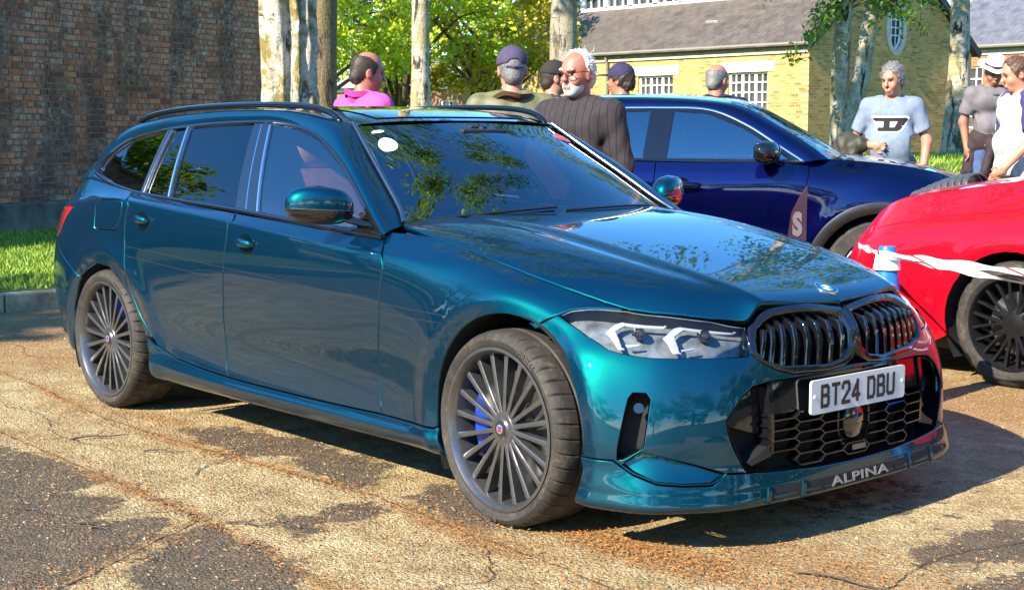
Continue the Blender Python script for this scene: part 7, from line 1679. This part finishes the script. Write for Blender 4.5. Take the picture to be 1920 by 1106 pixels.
    if beard is not None:
        f = Field(HC-.2, HC+.2, .006); f.ell(hp((.028, 0, -.058)), (.073, .061, .064), .01, R_=RH_).ell(hp((.062, 0, -.097)), (.029, .033, .022), .02, R_=RH_); inv = RH_.T
        f.cut(lambda P: np.maximum(((P-HC) @ RH_)[..., 2]+.040+.25*np.maximum(0, .05-((P-HC) @ RH_)[..., 0]), .012-np.abs(((P-HC) @ RH_)[..., 2]+.064)-.0*P[..., 0]+np.where((((P-HC) @ RH_)[..., 0] > .08) & (np.abs(((P-HC) @ RH_)[..., 1]) < .022), 0, -.2))).mesh('beard', beard, root)
    if hair is not None:
        hm, style = hair; f = Field(HC-.2, HC+.2, .006); thick = {'short': .009, 'full': .012, 'fringe': .004, 'shaved': .0025, 'wispy': .007}[style]
        f.ell(hp((-.012, 0, .026)), (.102+thick, .080+thick, .100+thick), 0, R_=RH_).cap(hp((-.06, 0, -.04)), hp((-.045, 0, -.075)), .055+thick, .045+thick*.5, .02)
        def hc(P):
            q = (P-HC) @ RH_; x, y, z = q[..., 0], q[..., 1], q[..., 2]; face = x-(.052+.35*(z-.06)*(z < .06)+.0*y) if style not in ('full', 'wispy') else (x-(.066+.55*(z-.075)*(z < .075)) if style == 'full' else x-(.012+.25*(z-.06)*(z < .06)))
            d = np.maximum(face, -.085-z); d = np.maximum(d, np.where(np.abs(y) > .06, -.030-z+.0*x+np.where(x < -.025, -.06, .0), -.3))
            d = np.where((x > .0) & (z < -.015), np.maximum(d, .02), d)
            if style == 'fringe': d = np.maximum(d, z-.088+.55*np.maximum(x+.02, 0)-.15*np.minimum(x, 0)*0)
            if style == 'shaved': d = np.maximum(d, z-.070)
            return d
        f.cut(hc)
        if style in ('full', 'wispy', 'short'): f.wrinkle(.0040, 75, 1)
        ho = f.mesh('hair', hm, root)
        strands(ho, root, hm, HC, RH_, style)
        if style == 'wispy':
            m = MB(); rs_ = np.random.default_rng(5)
            for k in range(12):
                a = rs_.uniform(-2.6, 2.6); e0 = hp((-.02-.08*math.cos(a), .085*math.sin(a), rs_.uniform(.02, .12))); e1 = e0+(e0-HC)*rs_.uniform(.05, .20)+rs_.normal(0, .012, 3)+[0, 0, .01]; m.tube([e0, (e0+e1)/2+rs_.normal(0, .006, 3), e1], [.0018, .0014, .0006], 4)
            m.build('hair_wisps', hm, root)
    if head_extra: head_extra(root, hp, RH_, HC)
    if top_extra: top_extra(root, J)
    return root
def baseball_cap(mat, brim=True, strap=True):
    def go(root, hp, RH_, HC):
        f = Field(HC-.24, HC+.26, .006); f.ell(hp((-.010, 0, .040)), (.112, .092, .100), 0, R_=RH_); f.cut(lambda P: .022-((P-HC) @ RH_)[..., 2]-.10*((P-HC) @ RH_)[..., 0])
        if brim: f.ell(hp((.125, 0, .042)), (.080, .078, .0065), .012, R_=RH_)
        if strap: f.ell(hp((-.118, 0, .030)), (.03, .040, .028), .004, True, RH_)
        f.mesh('cap', mat, root); m = MB(); m.lathe([(0, .006), (.008, .003), (.009, -.002)], c=tuple(hp((-.010, 0, .140))), n=10); m.build('cap_button', mat, root)
        if strap:
            m = MB(); m.tube([hp((-.100, -.045, .016)), hp((-.119, 0, .012)), hp((-.100, .045, .016))], .008, 6); m.build('cap_strap', mat, root)
    return go
def spectacles(mat, up=0.):
    def go(root, hp, RH_, HC):
        m = MB(); z = .006+up; x = .112 if not up else .060
        for s in (-1, 1):
            m.tube([hp((x, s*(.033+.022*math.cos(a)), z+.016*math.sin(a))) for a in np.linspace(0, 2*math.pi, 17)], .0022, 5, caps=False); m.tube([hp((x, s*.055, z+.006)), hp((x-.05, s*.080, z+.008)), hp((x-.115, s*.088, z+.004))], .002, 5)
        m.tube([hp((x, -.012, z+.004)), hp((x+.003, 0, z+.008)), hp((x, .012, z+.004))], .002, 5); m.build('spectacles', mat, root)
    return go
def both(*fs): return lambda *a: [q(*a) for q in fs]
SK = [skin_mat('skin_pink', (.44, .155, .10)), skin_mat('skin_fair', (.48, .215, .135)), skin_mat('skin_tan', (.34, .15, .09))]
darkhair = simple('dark_hair', (.035, .022, .014), .6, 0, .4, 60); greyhair = simple('grey_hair', (.15, .145, .14), .6, 0, .35, 60); whitehair = simple('white_hair', (.62, .57, .48), .6, 0, .2, 60); brownhair = simple('brown_hair', (.09, .045, .022), .6, 0, .4, 60)
navy = cloth('navy_cloth', (.020, .018, .060)); kn = NT('black_rib_knit'); c = kn.coord('Object'); yy_ = kn.sep(c)[1]; st_ = kn.math('GREATER_THAN', kn.math('FRACT', kn.math('MULTIPLY', yy_, 24)), .86); kn.bsdf(kn.mix(st_, kn.ramp(kn.noise(c, 30, 3), [(.3, (.022, .017, .019)), (.7, (.034, .026, .028))]), (.008, .006, .007)), .9, 0, kn.bump(kn.noise(c, 400, 2), .3, .003)); blackc = kn.m; jeans = cloth('denim', (.05, .09, .20)); grey_t = cloth('dark_trousers', (.05, .05, .055)); khaki = cloth('khaki_cloth', (.22, .18, .11))
D2 = R
# person in pink
person('balding person in a bright pink jacket seen from behind', (-3.79, 1.30, 0), 1.80, D2(95), D2(72), SK[0], cloth('pink_cloth', (.62, .07, .36)), jeans, nod=.18, hair=(darkhair, 'fringe'), wd=.88, collar=(cloth('pink_collar', (.55, .035, .24)), .075, .012))
# person in olive jacket
person('person in an olive wax jacket and purple-navy cap, seen from behind', (-2.80, 1.64, 0), 1.79, D2(140), D2(146), SK[1], cloth('olive_wax', (.125, .125, .055), .2, .6), jeans, fat=.03, hair=(greyhair, 'shaved'), head_extra=baseball_cap(cloth('faded_navy', (.055, .04, .085))), collar=(cloth('brown_cord', (.10, .045, .02)), .055, .03))
# bearded person in black
person('white-bearded person with glasses in a black knitted polo top', (-2.03, 1.44, 0), 1.735, D2(288), D2(276), SK[0], blackc, grey_t, nod=.10, fat=.03, hair=(whitehair, 'wispy'), beard=whitehair, head_extra=spectacles(simple('wire_frame', (.03, .025, .02), .3, .5)), collar=(blackc, .03, .035))
# dark cap behind
person('person in a black T-shirt, black cap and glasses, half hidden by the bearded person', (-5.12, 4.12, 0), 1.87, D2(60), D2(62), SK[1], cloth('black_tee', (.012, .012, .014)), jeans, sleeve='short', hair=(darkhair, 'shaved'), head_extra=both(baseball_cap(cloth('black_cap', (.018, .013, .010)), True, False), spectacles(simple('wire_frame', (.03, .025, .02), .3, .5))))
# navy cap, white shirt
person('person in a navy cap and white T-shirt beyond the blue SUV', (-5.05, 4.86, 0), 1.87, D2(160), D2(196), SK[2], cloth('white_tee', (.45, .47, .45)), jeans, sleeve='short', hair=(darkhair, 'short'), head_extra=baseball_cap(navy))
# bald with glasses on head
person('bald person in a dark navy coat with glasses pushed up, beyond the SUV', (-4.50, 5.42, 0), 1.87, D2(120), D2(98), SK[0], cloth('dark_navy_coat', (.014, .014, .030), .2, .55), grey_t, nod=.12, hair=(greyhair, 'shaved'), head_extra=spectacles(simple('wire_frame', (.03, .025, .02), .3, .5), .11), collar=(cloth('dark_navy_coat', (.014, .014, .030)), .06, .03))
# logo T-shirt
def logo(root, J):
    bm_ = cloth('logo_black', (.008, .006, .010)); wm_ = cloth('logo_white', (.72, .74, .76))
    def patch(name, poly, off, mat):
        P_ = resample(np.array(poly, float), .01); V_, T_, rg_ = cdt(P_, [], np.stack(np.meshgrid(np.arange(-.2, .2, .02), np.arange(1.1, 1.5, .02), indexing='ij'), -1).reshape(-1, 2), (1, 1))
        tor = [q for q in root.children if q.name.startswith('shirt')][0]; from mathutils.bvhtree import BVHTree
        bv = BVHTree.FromPolygons([v.co for v in tor.data.vertices], [tuple(p.vertices) for p in tor.data.polygons]); V3 = []
        for y, z in V_:
            y, z = y*1.22, 1.30+(z-1.30)*1.22
            h_, n_, i_, d_ = bv.ray_cast(Vector((.6, y, z)), Vector((-1, 0, 0))); V3.append((h_.x+off, y, z) if h_ else (.16, y, z))
        n0 = len(V3); V3 += [(p[0]-.003, p[1], p[2]) for p in V3]; r_ = rg_[0]; fixn(mk(name, V3, [tuple(t) for t in T_]+[(r_[i], n0+r_[i], n0+r_[(i+1) % len(r_)], r_[(i+1) % len(r_)]) for i in range(len(r_))], mat, root))
    x0, z0, s = -.115, 1.285, 1.0
    LS = 1.22
    D_out = [(-.120, 1.345), (.105, 1.345), (.118, 1.335), (.068, 1.268), (.05, 1.258), (-.085, 1.258), (-.092, 1.272), (-.085, 1.283), (-.112, 1.326), (-.122, 1.335)]
    grow = lambda P_, g: [(x+g*np.sign(x-.0)*1.0, z+g*np.sign(z-1.30)) for x, z in P_]
    patch('shirt_logo', grow(D_out, .010), .003, wm_); patch('shirt_logo', D_out, .005, bm_)
    patch('shirt_logo', [(-.092, 1.284), (-.050, 1.284), (-.050, 1.320), (-.116, 1.322)], .007, wm_); patch('shirt_logo', [(-.004, 1.284), (.026, 1.284), (.046, 1.320), (-.004, 1.320)], .007, wm_)
    # watch on the left wrist, coat over the right forearm
    w_ = np.array(J['wL']); m = MB(); m.tube([w_+[0, -.0, .028], w_+[0, 0, .004]], .036, 14); m.build('watch_strap', simple('watch_black', (.012, .012, .012), .4), root, 50); m = MB(); m.lathe([(0, .01), (.02, .009), (.023, 0)], c=(0, 0, 0), n=16); o = m.build('watch_face', simple('watch_dial', (.05, .05, .055), .15, .5), root, 50); o.location = w_+[.02, .035, .016]; o.rotation_euler = (R(-90), 0, R(-20))
tees = cloth('pale_blue_tee', (.17, .215, .285), .12)
ts = person('grey-haired person in a pale blue T-shirt with a black letter logo', (-3.22, 6.06, .05), 1.80, D2(302), D2(274), SK[1], tees, jeans, nod=.22, fat=.055, sleeve='short', wd=.92, hair=(greyhair, 'full'), arms=dict(eR=(-.04, -.31, 1.17), wR=(.185, -.15, 1.14), handR=(.0, .9, .0), eL=(.0, .30, 1.17), wL=(.07, .27, .93)), top_extra=logo)
def held_coat():
    root = empty('held_coat', (-3.22, 6.06, .05), D2(302)); tag(root, 'dark olive coat draped over the forearm of the person in the logo T-shirt', 'coat'); root.scale = (1.01,)*3
    f = Field((-.35, -.72, .55), (.35, .02, 1.32), .010)
    f.cap((-.04, -.33, 1.19), (.14, -.22, 1.15), .062, .058, .03).cap((-.03, -.37, 1.16), (-.08, -.50, .84), .06, .10, .05).cap((-.02, -.36, 1.14), (.0, -.42, .80), .07, .11, .05).cap((.09, -.29, 1.12), (.10, -.34, .88), .07, .09, .05).cap((.02, -.32, 1.0), (.03, -.36, .70), .09, .13, .05).cap((-.02, -.45, .9), (.06, -.40, .82), .06, .07, .04)
    f.wrinkle(.007, 30, 4).cut(lambda P: .64-P[..., 2]).mesh('coat_fabric', cloth('olive_coat', (.035, .032, .020), .25, .6), root)
held_coat()
# hat wearer
def panama(root, hp, RH_, HC):
    M_ = Matrix.Translation(Vector(hp((-.008, 0, .055)))) @ Matrix([list(q) for q in RH_]).to_4x4() @ Matrix.Rotation(R(-6), 4, 'X')
    straw = simple('panama_straw', (.74, .70, .60), .8, 0, .08, 60, bump=.3, bscale=300)
    def part(name, prof, mat, sx=1.12, n=40):
        m = MB(); m.lathe(prof, n=n); m.v = [tuple(M_ @ Vector((q[0]*sx, q[1], q[2]+(.012*math.sin(math.atan2(q[1], q[0])*2)**2-.02*(q[0] > .08)*(q[0]-.08)*5 if abs(q[2]) < .03 else -.022*(abs(q[1]) < .05)*(q[2] > .095)*(1-abs(q[1])/.05))))) for q in m.v]; o = m.build(name, mat, root, 50)
    part('hat_crown', [(.094, .0), (.092, .05), (.086, .085), (.074, .108), (.05, .118), (0, .118)], straw); part('hat_brim', [(.088, .006), (.12, .000), (.155, .002), (.160, .006), (.155, .008), (.12, .006), (.09, .012)], straw); part('hat_band', [(.0955, .008), (.0965, .012), (.095, .036), (.093, .038)], simple('hat_ribbon', (.012, .010, .022), .5))
def tied_jacket(root, J):
    f = Field((-.30, -.34, .55), (.36, .34, 1.12), .011); f.cap((0, -.09, .985), (0, .09, .985), .135, .135, .03)
    f.v = np.maximum(f.v, -(f.v+.028))
    f.cap((.13, .0, .97), (.15, .03, .95), .05, .05, .03).cap((.14, .03, .94), (.15, .10, .64), .042, .052, .03).cap((.14, -.03, .94), (.13, -.09, .68), .042, .05, .03).cap((-.10, -.12, .92), (-.10, -.14, .66), .07, .09, .05).cap((-.12, .0, .92), (-.13, .0, .64), .08, .10, .05).cap((-.10, .12, .92), (-.10, .14, .66), .07, .09, .05).cap((.0, -.17, .93), (-.02, -.20, .70), .06, .07, .05)
    f.wrinkle(.005, 28, 3).mesh('tied_jacket', cloth('brown_black_jersey', (.032, .018, .020), .2), root)
    rows_ = [[(.012-.090*math.cos(a)*q, .086*math.sin(a)*q, 1.515-.028*t-.035*(1-math.cos(a))/2*1.3) for a in np.linspace(0, 2*math.pi, 33)[:-1]] for t, q in ((0, .82), (.3, .98), (1.2, 1.22), (1.6, 1.36))]
    loft('neck_band', rows_, cloth('charcoal_rib', (.055, .055, .065)), root, closed=True)
person('person in a white panama hat and grey T-shirt with a jacket round the waist', (-3.82, 8.56, .27), 1.72, D2(322), D2(312), SK[2], cloth('heather_grey_tee', (.15, .13, .145)), jeans, nod=.42, sleeve='short', hair=(greyhair, 'shaved'), head_extra=panama, top_extra=tied_jacket, hem=.93, arms=dict(eR=(-.06, -.25, 1.17), wR=(.0, -.23, .93), eL=(-.06, .25, 1.17), wL=(-.02, .22, .93)))
# raglan shirt
def raglan(root, J):
    nv = cloth('navy_sleeve', (.035, .035, .13), .3)
    for s, q in ((-1, 'R'), (1, 'L')):
        S_, E_ = np.array(J['s'+q], float), np.array(J['e'+q], float); f = Field(np.minimum(S_, E_)-.16, np.maximum(S_, E_)+.16, .009); f.cap((0, s*.105, 1.468), S_, .082, .080, .02).cap(S_, S_+(E_-S_)*.86, .081, .077, .02); d_ = (E_-S_)/np.linalg.norm(E_-S_); c_ = S_+(E_-S_)*.78
        f.cut(lambda P: np.maximum((P-c_)@d_, .10-P[..., 1]*s-.25*(1.5-P[..., 2]))).wrinkle(.003, 26, 3).mesh('sleeve', nv, root)
        c = S_+(E_-S_)*.64; m = MB(); m.box((c[0], c[1]+s*.080, c[2]), (.10, .012, .045)); m.build('sleeve_patch', cloth('white_patch', (.65, .65, .68)), root)
person('person in a white raglan shirt with navy sleeves at the right edge', (-2.40, 6.58, .02), 1.87, D2(236), D2(230), SK[1], cloth('white_shirt', (.52, .50, .50)), cloth('pale_shorts', (.50, .48, .46)), nod=.30, fat=.02, sleeve='short', hair=(brownhair, 'short'), top_extra=raglan, arms=dict(eL=(.03, .27, 1.17), wL=(.20, .22, .98)))


# ------------------------------------------------------------------ fallen bud scales, twigs and grit on the court
def scatter(name, n, fn_xy, L, w, mat, label, cat, z=.004):
    xy = fn_xy(n); n = len(xy); a = rng.uniform(0, 2*np.pi, n); l_ = rng.uniform(.5, 1.3, n)*L; t = np.stack([np.cos(a), np.sin(a), rng.normal(0, .18, n)], 1)*(l_/2)[:, None]; b = np.stack([-np.sin(a), np.cos(a), rng.normal(0, .3, n)], 1)*(w*rng.uniform(.6, 1.3, n)/2)[:, None]
    p = np.column_stack([xy, np.full(n, z)+rng.uniform(0, .004, n)+np.abs(t[:, 2])]); V = np.stack([p-t, p+b+[0, 0, .001], p+t, p-b+[0, 0, .001]], 1).reshape(-1, 3); o = mkq(name, V, np.arange(4*n).reshape(-1, 4), mat); tag(o, label, cat, kind='stuff'); return o
def along_joints(n):
    k = rng.choice(3, n, p=[.49, .48, .03]); out = []
    for ji in range(3):
        j = JN[ji]; m = int((k == ji).sum()); q = j[rng.integers(0, len(j), m)]; w_ = (.030+.030*np.sin(q[:, 0]*2.3+ji)+.02); keep = rng.uniform(0, 1, m) < .35+.65*np.abs(np.sin(q[:, 0]*1.9+ji)); out.append((q+rng.normal(0, 1, (m, 2))*w_[:, None])[keep])
    return np.concatenate(out)
def over_court(n): return np.column_stack([rng.uniform(-7, 2.6, n), rng.uniform(-2.6, 3.4, n)])
def drift(n):
    c = [(-6.0, .2, 1.0, 1.6), (.55, -.75, .35, .08), (.8, 2.4, 1.0, .5), (1.0, -.45, .5, .25), (-4.6, -.4, .7, .3), (-2.2, -.95, .9, .25), (.2, -1.25, .9, .25), (-1.2, -1.75, 1.0, .5)]; k = rng.integers(0, len(c), n); c = np.array(c)[k]; return c[:, :2]+rng.normal(size=(n, 2))*c[:, 2:]
bud = simple('bud_scale', (.40, .17, .04), .8, 0, .55, 300); straw_ = simple('dry_straw', (.52, .36, .16), .8, 0, .4, 300); twg = simple('twig_brown', (.085, .06, .04), .9, 0, .4, 60); grit = simple('pale_grit', (.50, .42, .29), .9, 0, .4, 200)
scatter('bud_scales', 16000, along_joints, .016, .0042, bud, 'orange-brown fallen bud scales lying along the slab joints', 'debris', .008)
scatter('bud_scales', 15000, drift, .017, .0045, bud, 'drifts of orange-brown bud scales round the parked cars', 'debris')
scatter('dry_litter', 12000, over_court, .015, .004, straw_, 'straw-coloured litter strewn over the court', 'debris')
def pebbles(n):
    xy = over_court(n); r = rng.uniform(.0012, .0036, n)*(1+(rng.uniform(0, 1, n) > .97)*1.2); b = np.array([(1, 0, 0), (-1, 0, 0), (0, 1, 0), (0, -1, 0), (0, 0, 1)], float); V = (np.column_stack([xy, np.zeros(n)])[:, None]+b[None]*(r[:, None, None]*rng.uniform(.7, 1.3, (n, 5, 1)))).reshape(-1, 3); f_ = np.array([(0, 2, 4), (2, 1, 4), (1, 3, 4), (3, 0, 4)]); F = (f_[None]+5*np.arange(n)[:, None, None]).reshape(-1, 3); o = mkq('grit', V, F, grit); tag(o, 'loose pale grit and small stones on the court', 'grit', kind='stuff')
pebbles(6000)
for k, (x, y, a, L) in enumerate(((-1.02, -1.60, 12, .16), (-.78, -1.62, -18, .12), (-2.2, -1.25, 70, .25), (-1.75, -1.18, 40, .2), (-.55, -1.52, 30, .18), (.9, -1.0, 55, .22), (-.9, -1.93, 10, .12), (1.15, -.55, 10, .35))):
    m = MB(); P = catmull(np.array([(-L/2, 0, .006), (-L/6, .012, .012), (L/6, -.008, .010), (L/2, .014, .007)]), 4); m.tube(P, np.linspace(.0045, .002, len(P)), 5); m.tube([P[5], P[5]+[.03, .035, .004]], [.002, .001], 4)
    o = m.build('twig', twg); o.location = (x, y, .002); o.rotation_euler = (0, 0, R(a)); tag(o, ['pale twig lying across the slab joint near the front wheel', 'short twig just right of the joint crossing', 'long thin twig behind the rear wheel', 'forked twig between the two slab joints at left', 'slim twig beside the dark tarmac skin', 'curved twig lying below the front splitter', 'small dark twig on the tarmac at lower left', 'thin twig in the shadow edge ahead of the nose'][k], 'twig', 'twigs on the court')
# ------------------------------------------------------------------ toy duck on the dashboard
duck = empty('toy_duck', (-.82, .0, .980), R(-20)); tag(duck, 'small yellow and green toy duck on the dashboard of the estate car', 'toy')
f = Field((-.06, -.05, -.005), (.07, .05, .11), .0035); f.ell((0, 0, .025), (.040, .032, .026), 0).ell((-.035, 0, .038), (.016, .012, .012), .012); f.mesh('duck_body', simple('duck_green', (.22, .55, .22), .4), duck)
f = Field((-.05, -.05, .03), (.07, .05, .12), .0035); f.ell((.016, 0, .070), (.024, .023, .024), 0); f.mesh('duck_head', simple('duck_yellow', (.75, .55, .10), .4), duck)
m = MB(); m.lathe([(0, .020), (.008, .010), (.010, 0)], c=(.036, 0, .066), n=10, axis='x'); m.build('duck_beak', simple('duck_orange', (.75, .18, .02), .4), duck, 50)
m = MB(); m.lathe([(.024, .082), (.020, .094), (0, .099)], c=(.014, 0, 0), n=16); m.build('duck_cap', simple('duck_white', (.7, .7, .7), .5), duck, 50)
